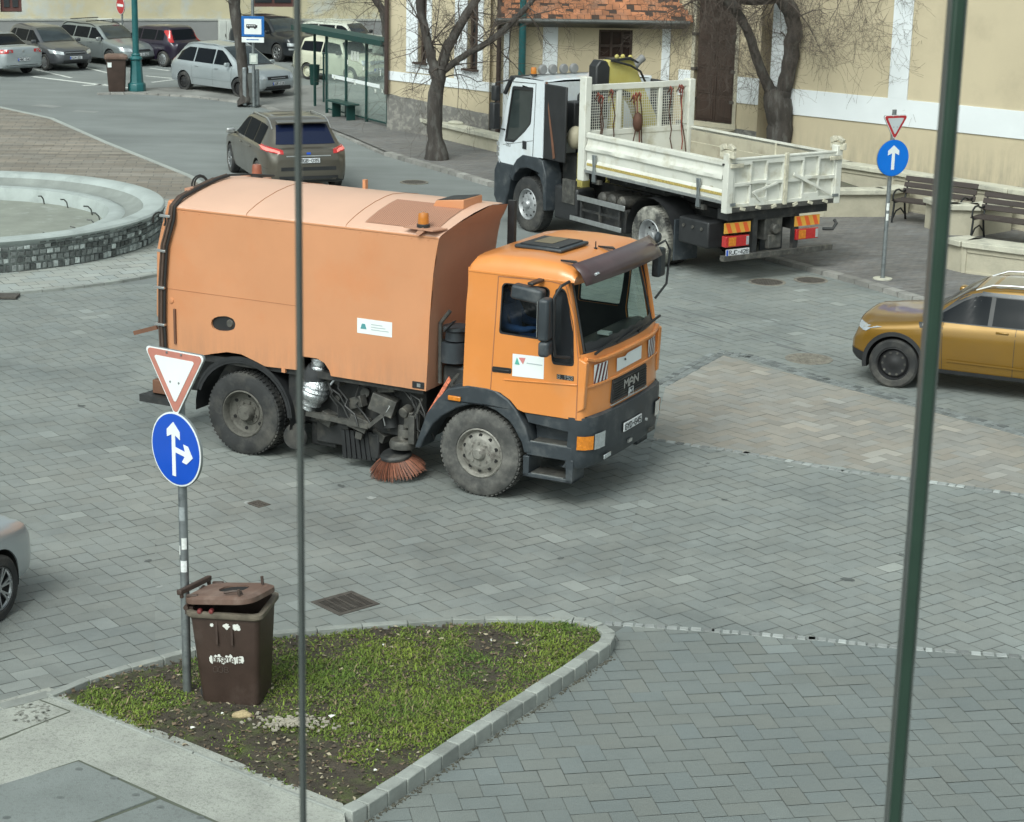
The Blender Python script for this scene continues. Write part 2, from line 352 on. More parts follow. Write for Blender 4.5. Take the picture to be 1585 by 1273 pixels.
# gutters and edge rows of split cobbles
def cobble_row(name, pts, n_rows=1, size=.11, seed=1, light=.18, z=.016, m=None, az=.0):
    rnd = random.Random(seed); mb = MB()
    pts = [V3((p[0], p[1], 0)) for p in pts]
    for a, b in zip(pts, pts[1:]):
        d = (b - a); L = d.length; d.normalize(); nrm = V3((-d.y, d.x, 0)); t = 0
        while t < L:
            w = size * rnd.uniform(.8, 1.25)
            for r in range(n_rows):
                c = a + d * (t + w / 2) + nrm * ((r - (n_rows - 1) / 2) * size * 1.03 + rnd.uniform(-.006, .006))
                mb.box((c.x, c.y, z / 2 + .002), (w - .012, size - .012, z), rz=atan2(d.y, d.x) + rnd.uniform(-.06, .06), taper=rnd.uniform(.78, .92))
            t += w
    return tinted(name, mb, m or M_cobble, 6, .2, seed, light=light)
M_cobd = mat('dark_cobble', (0.165, 0.18, 0.178), 0.8, var=0.2, vscale=6, bump=0.3, bscale=60, attr='tint')
cobble_row('gutter', PX((935, 966), (1100, 978), (1250, 990), (1400, 1005), (2300, 1074)), 1, .10, 4, .15)
cobble_row('gutter', PX((1002, 681), (1150, 702), (1300, 730), (1450, 749), (2300, 873)), 1, .11, 5, .12)
cobble_row('gutter', PX((1022, 598), (1110, 549)), 2, .12, 6, .0, m=M_cobd)
cobble_row('gutter', PX((1110, 547), (1160, 553), (1270, 588), (1420, 627), (2300, 872)), 2, .12, 7, .0, m=M_cobd)

# brown plaza around the fountain, pale ring, white edging
FC = V3((-10.72, 36.72, 0)); FR = 4.12
plz = [(-30, 62), (-14.7, 56.5), (-12.7, 54.2), (-10.3, 49.7), (-7.35, 44.5), (-5.9, 41), (-5.3, 38), (-5.2, 35), (-5.2, 35.5), (-8, 35), (-30, 35)]
pave('fountain_plaza', [[(-30, 35.5), (-5.2, 35.5), (-5.3, 38), (-5.9, 41), (-7.35, 44.5), (-10.3, 49.7), (-30, 49.7)],
     [(-30, 49.7), (-10.3, 49.7), (-12.7, 54.2), (-14.7, 56.5), (-30, 62)]], 84, 0.5, 0.25, M_brown, z=0.03, joint=.012, tint=.07, style='run', rowtint=.16, seed=11, warm=.03)
ringp = [(FC.x + 5.55 * cos(t * pi / 24), FC.y + 5.55 * sin(t * pi / 24)) for t in range(48)]
pave('fountain_ring', [ringp], 60, 0.34, 0.26, M_ring, z=0.045, joint=.01, tint=.07, style='run', seed=12)
mb = MB()
for k in range(96):
    t0 = 2 * pi * k / 96; mb.box((FC.x + 5.6 * cos(t0), FC.y + 5.6 * sin(t0), .024), (.10, .355, .052), rz=t0)
tinted('fountain_ring_kerb', mb, M_kerb, 6, .12, 4)
mb = MB()
for a, b in zip(plz[1:5], plz[2:6]): mb.bar((a[0], a[1], .02), (b[0], b[1], .02), .13, .05)
tinted('plaza_edging', mb, M_ring, 6, .03, 4)

# far sidewalk with a granite kerb
kl = PX((150, 147), (212, 146), (300, 151), (400, 163), (470, 187), (545, 217), (600, 241), (700, 270), (760, 288)) + [(4.67, 36.15), (5.3, 35.18), (6.0, 34.1), (6.75, 32.75), (7.6, 31.2), (9.5, 27.5)]
kl = [V3((p[0], p[1], 0)) for p in kl]
def side(off): return [(p.x + off * .86, p.y + off * .5) for p in kl]
inner = [(-15.5, 66), (-8, 66), (-4.2, 57.2), (-2.5, 53.8), (.5, 49), (4, 44), (6.5, 41.5), (12, 38), (16, 30)]
walk_reg = [(p.x, p.y) for p in kl]
for i in range(4, len(kl) - 1):
    a, b = kl[i], kl[i + 1]; q = [(a.x, a.y), (b.x, b.y), (b.x + 9, b.y + 5.5), (a.x + 9, a.y + 5.5)]
    pass
quads = [[(a.x, a.y), (b.x, b.y), (b.x + 8.6, b.y + 5), (a.x + 8.6, a.y + 5)] for a, b in zip(kl[4:], kl[5:])]
pave('sidewalk', quads, 62, 0.2, 0.1, M_walk, z=0.085, joint=.006, tint=.10, style='run', rowtint=.05, seed=14, base=mat('sidewalk_joint', (0.1, 0.1, 0.095), .95, var=.1))
far_walk = [(p.x, p.y) for p in kl[:5]] + [(kl[4].x + 8.6, kl[4].y + 5), (-2, 66.5), (-7.2, 63.5), (-11.3, 62.2)]
sheet('far_sidewalk', far_walk, 0.05, mat('patched_asphalt', (0.235, 0.235, 0.222), .9, var=.16, vscale=.7, bump=.3, bscale=50, col2=(.18, .18, .17), c2scale=.6, c2lo=.5, c2hi=.58))
rnd = random.Random(3); mb = MB()
for a, b in zip(kl, kl[1:]):
    d = b - a; L = d.length; d.normalize(); n = max(1, int(L / .34))
    for i in range(n):
        c = a + d * (L * (i + .5) / n); low = (a.x < -4.2)
        mb.box((c.x, c.y, .045 if not low else .027), (L / n - .02, .2, .095 if not low else .05), rz=atan2(d.y, d.x), taper=.97)
tinted('kerb', mb, mat('far_kerb_granite', (0.25, 0.245, 0.23), 0.85, var=0.2, vscale=4, bump=0.3, bscale=50, attr='tint'), 6, .14, 8)

# parking bays and road markings
def stripe(name, pts, w, z=.006, m=M_white):
    mb = MB()
    for a, b in zip(pts, pts[1:]):
        a = V3((a[0], a[1], 0)); b = V3((b[0], b[1], 0)); d = (b - a).normalized(); n = V3((-d.y, d.x, 0)) * w / 2
        mb.add([(p.x, p.y, z) for p in (a - n, b - n, b + n, a + n)], [(0, 1, 2, 3)])
    o = mb.build(name, m, fix=False); o['kind'] = 'structure'; return o
stripe('parking_line', PX((50, 119), (200, 137)), .2)
stripe('parking_line', PX((128, 133), (165, 131)), .2)
stripe('parking_line', PX((55, 108), (110, 121)), .13)
stripe('parking_line', PX((128, 104), (170, 114)), .13)
stripe('parking_line', PX((225, 118), (268, 122)), .13)
stripe('parking_line', PX((235, 128), (268, 124)), .13)
stripe('parking_line', PX((232, 106), (262, 110)), .13)
stripe('parking_line', PX((425, 150), (500, 158)), .2)
stripe('parking_line', PX((438, 140), (475, 143)), .15)
# sand-coloured worn patches on the far road
stripe('worn_patch', PX((55, 163), (90, 166)), .45, .004, mat('pale_asphalt', (.26, .27, .26), .9))
stripe('worn_patch', PX((115, 172), (150, 174)), .3, .004, MATS['pale_asphalt'])

# bottom-left pavement
sw = PX((-300, 1180), (0, 1101), (76, 1080), (300, 1168), (420, 1218), (531, 1262), (560, 1500), (-300, 1500))
sheet('pavement', sw, 0.094, M_conc)
mb = MB(); a = at(-300, 1175, .07); b = at(0, 1099, .07); c = at(78, 1078, .07)
for p, q in ((a, b), (b, c)):
    d = (q - p); n = max(1, int(d.length / .5)); 
    for i in range(n):
        m_ = p + d * ((i + .5) / n); mb.box((m_.x, m_.y, .05), (d.length / n - .012, .13, .098), rz=atan2(d.y, d.x))
tinted('pavement_kerb', mb, M_kerb, 6, .06, 5)
def slab(px):
    pts = [at(x, y, .1)[:2] for x, y in px]; mb = MB(); n = len(pts); c = (sum(p[0] for p in pts) / n, sum(p[1] for p in pts) / n)
    mb.prism([(c[0] + (p[0] - c[0]) * .992, c[1] + (p[1] - c[1]) * .992) for p in pts], .05, .108, 'XY'); return mb
s1 = [(-250, 1300), (0, 1216), (122, 1179), (244, 1235), (100, 1290), (-100, 1400)]
for k, px in enumerate((s1, [(248, 1238), (335, 1275), (420, 1330), (240, 1400), (20, 1330), (105, 1292)])):
    o = slab(px).build('pavement_slab', M_slab, bevel=.004); o['kind'] = 'structure'
sheet('slab_joint', [at(x, y, .1)[:2] for x, y in ((-260, 1302), (122, 1176), (345, 1275), (450, 1340), (200, 1480), (-200, 1480))], .098, mat('mossy_joint', (.10, .11, .085), .95))
mb = MB()
for x, y in ((93, 1235), (122, 1191), (176, 1205), (210, 1231), (248, 1250), (310, 1266), (10, 1266)):
    p = at(x, y, .108); mb.lathe([(.001, .001), (.030, .001), (.034, -.004)], (p.x, p.y, .109), 'Z', 12); mb.lathe([(.012, .004), (.0, .004)], (p.x, p.y, .109), 'Z', 8)
o = mb.build('slab_anchor', mat('anchor_steel', (.16, .175, .17), .6, .3)); o['kind'] = 'structure'
# joint lines and the ribbed strip in the pavement
mbj = MB()
for a, b in (((0, 1144), (108, 1102)), ((30, 1133), (-60, 1170)), ((60, 1083), (108, 1101))):
    mbj.bar(at(*a, .096), at(*b, .096), .012, .004)
o = mbj.build('pavement_joint', MATS['mossy_joint']); o['kind'] = 'structure'
mb = MB(); rnd = random.Random(4)
for i in range(60):
    p = at(rnd.uniform(22, 75), rnd.uniform(1088, 1118), .095); mb.box((p.x, p.y, .096), (.03, .02, .004), rz=rnd.uniform(0, 3))
o = mb.build('pavement_patch', mat('worn_grit', (.22, .225, .2), .95)); o['kind'] = 'stuff'

# the grass island
isl_px = [(76, 1080), (135, 1056), (200, 1036), (300, 1010), (420, 984), (560, 972), (700, 962), (800, 961), (870, 962), (905, 966), (928, 974), (943, 986), (935, 1002), (880, 1040), (800, 1092), (700, 1157), (620, 1212), (560, 1250), (535, 1262), (420, 1218), (300, 1168), (180, 1120)]
isl = [at(x, y, .09) for x, y in isl_px]
n_front = 8
ic = V3((sum(p.x for p in isl) / len(isl), sum(p.y for p in isl) / len(isl), 0))
def inset(poly, d):
    out = []; n = len(poly)
    for i in range(n):
        a, b, c = poly[i - 1], poly[i], poly[(i + 1) % n]; e = ((b - a).normalized() + (c - b).normalized()).normalized(); nr = V3((-e.y, e.x, 0))
        q = b + nr * d
        if (q - ic).length > (b - ic).length: q = b - nr * d
        out.append(V3((q.x, q.y, 0)))
    return out
soil = inset(isl, .05)
M_soil = mat('soil', (0.055, 0.045, 0.033), 0.95, var=.35, vscale=6, bump=.8, bscale=30, col2=(.07, .085, .028), c2scale=4, c2lo=.50, c2hi=.66)
def inpoly(x, y, P):
    r = False; j = len(P) - 1
    for i in range(len(P)):
        if (P[i].y > y) != (P[j].y > y) and x < (P[j].x - P[i].x) * (y - P[i].y) / (P[j].y - P[i].y) + P[i].x: r = not r
        j = i
    return r
def soil_z(x, y): return .085 + .035 * noise.noise(V3((x * 1.3, y * 1.3, 0))) + .012 * noise.noise(V3((x * 7, y * 7, 2)))
mb = MB(); xs = [p.x for p in soil]; ys = [p.y for p in soil]; st = .06; ids = {}
nx = int((max(xs) - min(xs)) / st) + 2; ny = int((max(ys) - min(ys)) / st) + 2
for i in range(nx):
    for j in range(ny):
        x, y = min(xs) + i * st, min(ys) + j * st
        if inpoly(x, y, soil): ids[(i, j)] = len(mb.v); mb.v.append((x, y, soil_z(x, y)))
for (i, j), k in list(ids.items()):
    q = [(i, j), (i + 1, j), (i + 1, j + 1), (i, j + 1)]
    if all(t in ids for t in q): mb.f.append(tuple(ids[t] for t in q))
o = mb.build('island_soil', M_soil, fix=False); o['kind'] = 'structure'
sheet('island_base', [(p.x, p.y) for p in inset(isl, .03)], .045, M_soil)
# kerb blocks round the island: raised light stones along the driveway, flush ones along the plaza
rnd = random.Random(8); mb = MB(); mb2 = MB()
def kerb_line(mb, pts, w, h, ln, off=0.0, jit=.004):
    for a, b in zip(pts, pts[1:]):
        d = b - a; d.z = 0; L = d.length; d.normalize(); nr = V3((-d.y, d.x, 0)); n = max(1, round(L / ln))
        for i in range(n):
            c = a + d * (L * (i + .5) / n) + nr * off; mb.box((c.x, c.y, h / 2 + rnd.uniform(-jit, jit)), (L / n - .010, w, h), rz=atan2(d.y, d.x) + rnd.uniform(-.01, .01))
P = [V3((p.x, p.y, 0)) for p in isl]
kerb_line(mb, P[0:9], .085, .125, .35); kerb_line(mb, P[8:13], .12, .13, .11)
kerb_line(mb2, P[12:19], .125, .135, .25)
kerb_line(mb, P[18:] + [P[0]], .03, .112, .6)
o1 = tinted('island_kerb', mb, M_kerb, 6, .08, 4, bevel=.006); o2 = tinted('island_kerb', mb2, M_kerb, 6, .10, 6, bevel=.009)
# grass: small bent blades in tufts, thin over bare soil
def gfield(x, y):
    v = noise.noise(V3((x * 1.1 + 5, y * 1.1, 0))) * .75 + noise.noise(V3((x * 3.1, y * 3.1, 4))) * .65 + noise.noise(V3((x * 9, y * 9, 7))) * .2
    # bare strips: along the pavement side and round the bin
    d1 = (V3((x, y, 0)) - at(330, 1118)).length; d2 = (V3((x, y, 0)) - at(450, 1170)).length; d3 = (V3((x, y, 0)) - at(220, 1075)).length; d4 = (V3((x, y, 0)) - at(560, 1030)).length
    d5 = (V3((x, y, 0)) - at(900, 985)).length; d6 = (V3((x, y, 0)) - at(620, 1090)).length; d7 = (V3((x, y, 0)) - at(320, 1150)).length; d8 = (V3((x, y, 0)) - at(500, 1230)).length
    v -= max(0, .5 - d1) * 1.5 + max(0, .48 - d2) * 1.6 + max(0, .45 - d3) * 1.1 + max(0, .55 - d7) * 1.5 + max(0, .45 - d8) * 1.8; v += max(0, .95 - d4) * .5 + max(0, 1.1 - d6) * .55 - max(0, .35 - d5) * 1.4
    return v
rnd = random.Random(21); gv = []; gf = []; gc = []
x0, x1, y0, y1 = min(xs), max(xs), min(ys), max(ys)
for _ in range(110000):
    x = rnd.uniform(x0, x1); y = rnd.uniform(y0, y1)
    if not inpoly(x, y, soil): continue
    v = gfield(x, y)
    if rnd.random() > min(1, max(0.05, (v + .30) * 2.4)): continue
    z = soil_z(x, y) - .004; h = rnd.uniform(.006, .020) * (2.0 if rnd.random() < .06 else 1) * (1 + max(0, v) * .7); a = rnd.uniform(0, 2 * pi); lean = rnd.uniform(.5, 2.2) * h; w = rnd.uniform(.003, .008)
    dx, dy = cos(a), sin(a); px_, py_ = -dy * w, dx * w; o = len(gv)
    gv += [(x - px_, y - py_, z), (x + px_, y + py_, z), (x + dx * lean * .45 + px_ * .8, y + dy * lean * .45 + py_ * .8, z + h * .75), (x + dx * lean * .45 - px_ * .8, y + dy * lean * .45 - py_ * .8, z + h * .75), (x + dx * lean, y + dy * lean, z + h)]
    gf += [(o, o + 1, o + 2, o + 3), (o + 3, o + 2, o + 4)]
    yb = .5 + .75 * noise.noise(V3((x * 1.7, y * 1.7, 9))) + rnd.uniform(-.25, .25); k = rnd.uniform(.65, 1.25)
    if rnd.random() < .10: c = (.23, .185, .10)
    else: c = (.082 + .095 * yb, .145 + .085 * yb, .018 + .012 * yb)
    gc += [tuple(t * k for t in c)] * 2
me = bpy.data.meshes.new('grass'); me.from_pydata(gv, [], gf); a_ = me.color_attributes.new('tint', 'FLOAT_COLOR', 'CORNER'); k = 0
for f, c in zip(me.polygons, gc):
    for _ in f.vertices: a_.data[k].color = (*c, 1); k += 1
me.materials.append(mat('grass_blade', (1, 1, 1), .75, var=0, attr='tint')); o = bpy.data.objects.new('grass', me); COL.objects.link(o); o['kind'] = 'stuff'
# dead leaves, straw and crumbs
rnd = random.Random(5); lv = []; lf = []; lc = []
for i in range(6500):
    x = rnd.uniform(x0, x1); y = rnd.uniform(y0, y1)
    if not inpoly(x, y, soil): continue
    v = gfield(x, y)
    if rnd.random() > max(.10, .75 - v * 2): continue
    z = soil_z(x, y) + rnd.uniform(.004, .02); a = rnd.uniform(0, 6.3); L = rnd.uniform(.008, .03); w = L * rnd.uniform(.2, .7); o = len(lv); t = [rnd.uniform(-.4, .4) for _ in range(4)]
    for k, (p, q) in enumerate(((-1, 0), (0, -1), (1, 0), (0, 1))): lv.append((x + cos(a) * p * L - sin(a) * q * w, y + sin(a) * p * L + cos(a) * q * w, z + t[k] * L))
    lf.append((o, o + 1, o + 2, o + 3)); r = rnd.random()
    lc.append((.36, .31, .22) if r < .16 else ((.16, .115, .075) if r < .6 else (.075, .058, .042)))
me = bpy.data.meshes.new('leaf_litter'); me.from_pydata(lv, [], lf); a_ = me.color_attributes.new('tint', 'FLOAT_COLOR', 'CORNER'); k = 0
for f, c in zip(me.polygons, lc):
    for _ in f.vertices: a_.data[k].color = (*c, 1); k += 1
me.materials.append(mat('dead_leaf', (1, 1, 1), .85, var=0, attr='tint')); o = bpy.data.objects.new('leaf_litter', me); COL.objects.link(o); o['kind'] = 'stuff'
# small weeds and grit in the gutter of the driveway kerb
rnd = random.Random(15); mb = MB()
for i in range(420):
    k = rnd.randint(12, 17); a, b = P[k], P[k + 1]; p = a.lerp(b, rnd.random()); d = (b - a).normalized(); nr = V3((-d.y, d.x, 0)); nr = nr if (p + nr - ic).length > (p - ic).length else -nr
    p = p + nr * (.075 + abs(rnd.gauss(0, .022))); s = rnd.uniform(.003, .011); mb.box((p.x, p.y, .014), (s * 2, s, s), rz=rnd.uniform(0, 3))
o = mb.build('gutter_grit', mat('grit', (.10, .095, .075), .95, var=.4, vscale=20), fix=False); o['kind'] = 'stuff'

# pale limescale streaks, damp tyre bands and drips on the near paving
rnd = random.Random(77); mb = MB(); mb2 = MB()
for i in range(20):
    x, y = rnd.uniform(120, 1500), rnd.uniform(620, 940); p = at(x, y); r = rnd.uniform(.015, .06); n = 14; sx_ = rnd.uniform(1, 2.2); a0 = rnd.uniform(0, 3)
    (mb if i % 3 else mb2).add([(p.x + r * sx_ * cos(a0) * cos(t) * q - r * sin(a0) * sin(t) * q, p.y + r * sx_ * sin(a0) * cos(t) * q + r * cos(a0) * sin(t) * q, .0145) for t, q in [(2 * pi * k / n, rnd.uniform(.6, 1.2)) for k in range(n)]], [tuple(range(n))])
o = mb.build('oil_stain', mat('oil_stain', (.105, .115, .112), .7, var=.3, vscale=12), fix=False); o['kind'] = 'structure'
o = mb2.build('pale_stain', mat('pale_stain', (.31, .33, .32), .9, var=.2, vscale=12), fix=False); o['kind'] = 'structure'
# gully grate, small covers and manholes
def grate(px4, label, nbar=9, rim=.05, rot=0, big=True):
    pts = [at(x, y) for x, y in px4]; c = sum(pts, V3()) / 4; e = (pts[1] - pts[0]).normalized(); rz = atan2(e.y, e.x); a = (pts[1] - pts[0]).length; b = (pts[2] - pts[1]).length
    t = thing('gully_grate' if big else 'valve_cover', (c.x, c.y, .0), rz, label, 'drain grate' if big else 'valve cover')
    mb = MB()
    for sx in (-1, 1): mb.box((sx * (a / 2 - rim / 2), 0, .012), (rim, b, .012))
    for sy in (-1, 1): mb.box((0, sy * (b / 2 - rim / 2), .012), (a - 2 * rim, rim, .012))
    mb.build('frame', M_iron, t, bevel=.002)
    mb = MB().box((0, 0, .010), (a - 2 * rim, b - 2 * rim, .004)); mb.build('pit', M_dark if big else M_iron, t)
    mb = MB(); ia, ib = a - 2 * rim, b - 2 * rim
    for i in range(nbar):
        x = -ia / 2 + ia * (i + .5) / nbar; mb.box((x, 0, .0165), (ia / nbar * .42, ib, .010))
    mb.box((0, 0, .0175), (ia, .02, .011)); mb.box((0, ib * .28, .0172), (ia, .012, .01)); mb.box((0, -ib * .28, .0172), (ia, .012, .01))
    mb.build('bars', M_iron, t)
grate([(478, 932), (522, 953), (594, 940), (545, 918)], 'rusty iron gully grate in the paving above the grass island', 12)
grate([(383, 781), (402, 788), (417, 782), (399, 777)], 'small square valve cover in the paving below the sweeper', 3, .03, big=False)
def manhole(cx_, cy_, r, label, m=None):
    p = at(cx_, cy_); t = thing('manhole_cover', (p.x, p.y, 0), 0, label, 'manhole cover')
    MB().lathe([(r * .84, .010), (r * .84, .016), (r, .016), (r, .002)], n=32).build('rim', mat('rusty_stone', (.20, .185, .155), .9, var=.35, vscale=10, bump=.4), t)
    mb = MB().lathe([(0, .014), (r * .83, .014), (r * .83, .002)], n=32)
    for i in range(-5, 6):
        for j in range(-5, 6):
            if i * i + j * j < 28: mb.box((i * r * .145, j * r * .145, .0165), (r * .09, r * .09, .006))
    mb.build('lid', m or MATS['rusty_stone'], t)
manhole(1252, 557, .35, 'round manhole cover in the road left of the mustard car')
manhole(1187, 438, .33, 'round manhole cover behind the tipper truck near the kerb', M_iron)
manhole(1255, 435, .30, 'worn round manhole cover beside the kerb in front of the sign post', M_iron)
manhole(641, 283, .32, 'round manhole cover in the road behind the brown people carrier', M_iron)
p = at(8, 462); t = tag(MB().box((0, 0, .02), (.42, .3, .03)).build('iron_cover', M_iron), 'square dark iron cover at the edge of the fountain paving', 'iron cover'); t.location = (p.x, p.y, .02)
# hairline track marks of traffic in the road
for k, (a, b) in enumerate((((1015, 470), (1330, 560)), ((1018, 478), (1300, 562)), ((1010, 487), (1240, 545)), ((1020, 500), (1120, 530)), ((1050, 462), (1330, 530)))):
    stripe('tyre_track', PX(a, b), .05, .0105, mat('tyre_rubber_mark', (.15, .16, .158), .85, var=.2, vscale=3))
# ============================================================ BUILDINGS
M_plaster = mat('cream_plaster', (0.53, 0.455, 0.32), .9, var=.06, vscale=.6, bump=.15, bscale=30, col2=(.455, .39, .275), c2scale=.9, c2lo=.5, c2hi=.72, grime=(.2, 1.3, (.30, .27, .21)))
M_lime = mat('white_render', (0.72, 0.755, 0.78), .85, var=.05, vscale=.8, bump=.12, bscale=30)
M_rubble = mat('rubble_base', (0.17, 0.165, 0.155), .95, var=.0, bump=.9, bscale=9, col2=(.27, .26, .235), c2scale=7, c2lo=.48, c2hi=.6)
M_timber = mat('dark_timber', (0.045, 0.027, 0.02), .65, var=.3, vscale=4, stretch=(6, 6, .6))
M_tile = mat('clay_tile', (0.36, 0.15, 0.075), .85, var=.3, vscale=2.5, bump=.2, attr='tint', col2=(.22, .12, .08), c2scale=1.5, c2lo=.5, c2hi=.7)
M_zinc = mat('zinc_gutter', (0.12, 0.125, 0.12), .5, .6, var=.2)
M_pipe = mat('brown_pipe', (0.06, 0.04, 0.035), .5, .2, var=.2)
M_glassd = mat('window_glass', (0.03, 0.035, 0.04), .05, var=0, spec=.7)
M_lstone = mat('limestone', (0.46, 0.425, 0.33), .9, var=.2, vscale=1.6, bump=.4, bscale=22, col2=(.30, .28, .22), c2scale=1.6, c2lo=.5, c2hi=.72)
M_lcap = mat('limestone_cap', (0.50, 0.485, 0.40), .9, var=.18, vscale=2.2, bump=.35, bscale=25, col2=(.33, .325, .28), c2scale=3, c2lo=.52, c2hi=.7)

def wallpt(px, py, P, Q):
    """pixel -> (distance along wall P-Q, height)"""
    P = V3((P[0], P[1], 0)); Q = V3((Q[0], Q[1], 0)); d = (Q - P).normalized(); n = V3((-d.y, d.x, 0))
    r = fw + cr * ((px - CX) / F_PX) - cu * ((py - CY) / F_PX); t = (P - CAM).dot(n) / r.dot(n); w = CAM + r * t
    return ((w - P).dot(d), w.z)
def wframe(P, Q):
    a = atan2(Q[1] - P[1], Q[0] - P[0]); return Matrix.Translation((P[0], P[1], 0)) @ Matrix.Rotation(a, 4, 'Z')
def holed(L, z0, z1, holes, depth=.22, mb=None):
    """wall face in local XZ (y=0 front, +y inwards) with rectangular openings and reveals"""
    mb = mb or MB(); xs = sorted({0, L, *[h[0] for h in holes], *[h[2] for h in holes]}); zs = sorted({z0, z1, *[h[1] for h in holes], *[h[3] for h in holes]})
    xs = [x for x in xs if 0 <= x <= L]; zs = [z for z in zs if z0 <= z <= z1]
    for xa, xb in zip(xs, xs[1:]):
        for za, zb in zip(zs, zs[1:]):
            mx, mz = (xa + xb) / 2, (za + zb) / 2
            if any(h[0] < mx < h[2] and h[1] < mz < h[3] for h in holes): continue
            mb.add([(xa, 0, za), (xb, 0, za), (xb, 0, zb), (xa, 0, zb)], [(0, 1, 2, 3)])
    for h in holes:
        a, b, c, d = h; mb.add([(a, 0, b), (c, 0, b), (c, 0, d), (a, 0, d), (a, depth, b), (c, depth, b), (c, depth, d), (a, depth, d)], [(0, 4, 5, 1), (1, 5, 6, 2), (2, 6, 7, 3), (3, 7, 4, 0)])
    mb.add([(0, .35, z0), (L, .35, z0), (L, .35, z1), (0, .35, z1)], [(3, 2, 1, 0)])
    return mb
HW = 9.0
A4, B4 = (-3.46, 53.02), (-0.40, 50.34)
C2 = (4.02, 50.62); D2 = (6.75, 48.38)
A1, B1 = (5.95, 47.57), (17.0, 38.60)
church = thing('church', (0, 0, 0), 0, 'cream church wall with white bands, timber doors and a low tiled annex', 'church')
def flen(P, Q): return sqrt((Q[0] - P[0]) ** 2 + (Q[1] - P[1]) ** 2)
def seg_wall(P, Q, holes=(), name='wall', z1=HW, m=M_plaster):
    return holed(flen(P, Q), 0, z1, list(holes)).xf(wframe(P, Q)).build(name, m, church, smooth=False, fix=False)
def seg_box(P, Q, a, b, name, m, y0=-.03, y1=0.0, parent=None, bevel=.004):
    mb = MB().bb((a[0], y0, a[1]), (b[0], y1 - .001, b[1])).xf(wframe(P, Q)); return mb.build(name, m, parent or church, bevel=bevel)
L4 = flen(A4, B4)
w1 = [wallpt(647, 96, A4, B4), wallpt(661, 96, A4, B4)]; w2 = [wallpt(723, 106, A4, B4), wallpt(740, 106, A4, B4)]
holes4 = [(w1[0][0], w1[0][1], w1[1][0], 6.2), (w2[0][0], w2[0][1], w2[1][0], 6.2)]
seg_wall(A4, B4, holes4)
def plinth(P, Q, za, zb, name='plinth', x0=0, x1=None):
    L = flen(P, Q); x1 = L if x1 is None else x1; mb = MB(); rnd = random.Random(int(L * 10)); n = int((x1 - x0) / .12); rows = []
    for i in range(n + 1):
        x = x0 + (x1 - x0) * i / n; zt = za + (zb - za) * (x / L) + .02 * noise.noise(V3((x * 3, 1, 0))); col = []
        for j in range(9):
            t = j / 8; col.append((x, -.05 - .03 * noise.noise(V3((x * 5, t * 4, L))) * (1 if j < 8 else 0), zt * t))
        col.append((x, 0.0, zt)); rows.append(col)
    return mb.grid(rows).xf(wframe(P, Q)).build(name, M_rubble, church, fix=False)
zA = wallpt(604, 146, A4, B4)[1]; zB = wallpt(768, 180, A4, B4)[1]; plinth(A4, B4, zA, zB)
bb0 = wallpt(604, 124, A4, B4)[1]; bt0 = wallpt(604, 110, A4, B4)[1]
seg_box(A4, B4, (0, bb0), (L4, bt0), 'white_band', M_lime)
for hx0, hz0, hx1, _ in holes4:
    w = thing('window'); w.parent = church
    s = (hx1 - hx0); fl = .30 * s + .16
    mb = MB().bb((hx0 - fl - .15, -.03, hz0 - .28), (hx0, -.002, 6.6)).bb((hx1, -.03, hz0 - .28), (hx1 + .17, -.002, 6.6)).bb((hx0, -.03, hz0 - .28), (hx1, -.002, hz0 - .05)).bb((hx0, -.03, 6.2), (hx1, -.002, 6.6)).xf(wframe(A4, B4)); mb.build('surround', M_lime, w)
    MB().bb((hx0 - .1, -.12, hz0 - .05), (hx1 + .05, .2, hz0)).xf(wframe(A4, B4)).build('sill', M_timber, w)
    mb = MB(); 
    for x in (hx0 + .03, (hx0 + hx1) / 2, hx1 - .03): mb.bb((x - .03, .12, hz0), (x + .03, .17, 6.2))
    for k in range(12): mb.bb((hx0, .125, hz0 + .42 * k), (hx1, .165, hz0 + .42 * k + .05))
    mb.xf(wframe(A4, B4)).build('frame', M_timber, w)
    MB().bb((hx0, .18, hz0), (hx1, .2, 6.2)).xf(wframe(A4, B4)).build('pane', M_glassd, w)
# downspouts
def pipe(P, Q, x, z0=0, z1=HW, r=.05):
    MB().tube([(x, -.12, z0), (x, -.12, z1)], r, 10).xf(wframe(P, Q)).build('downspout', M_pipe, church)
pipe(A4, B4, .05, zA, HW, .06); pipe(A4, B4, L4 - .06, .3, HW, .06)
# annex: front facing the square, tiled lean-to roof
PA, QA = (-0.30, 50.30), C2; LA = flen(PA, QA)
zE = wallpt(920, 33, PA, QA)[1]
wn = [wallpt(926, 92, PA, QA), wallpt(980, 47, PA, QA)]
seg_wall(PA, QA, [(wn[0][0], wn[0][1], wn[1][0], wn[1][1])], z1=zE)
w = thing('window'); w.parent = church; a, b, c, d = wn[0][0], wn[0][1], wn[1][0], wn[1][1]
mb = MB()
for x in (a + .03, c - .03, a + (c - a) * .38, a + (c - a) * .7): mb.bb((x - .03, .08, b), (x + .03, .14, d))
for z in (b + .03, d - .03, b + (d - b) * .45): mb.bb((a, .085, z - .03), (c, .135, z + .03))
mb.xf(wframe(PA, QA)).build('frame', M_timber, w); MB().bb((a, .15, b), (c, .17, d)).xf(wframe(PA, QA)).build('pane', mat('brown_glass', (.035, .02, .016), .15, var=.2, vscale=2), w)
for pa, pb in ((778, 788), (840, 863), (1024, 1037)):
    x0_ = wallpt(pa, 80, PA, QA)[0]; x1_ = wallpt(pb, 80, PA, QA)[0]; seg_box(PA, QA, (max(-.1, x0_), 0), (x1_, zE - .02), 'pilaster', M_lime)
bz = wallpt(1135, 158.7, C2, D2)[1]; bzt = wallpt(1135, 118, C2, D2)[1]
plinth(PA, QA, .45, .4)
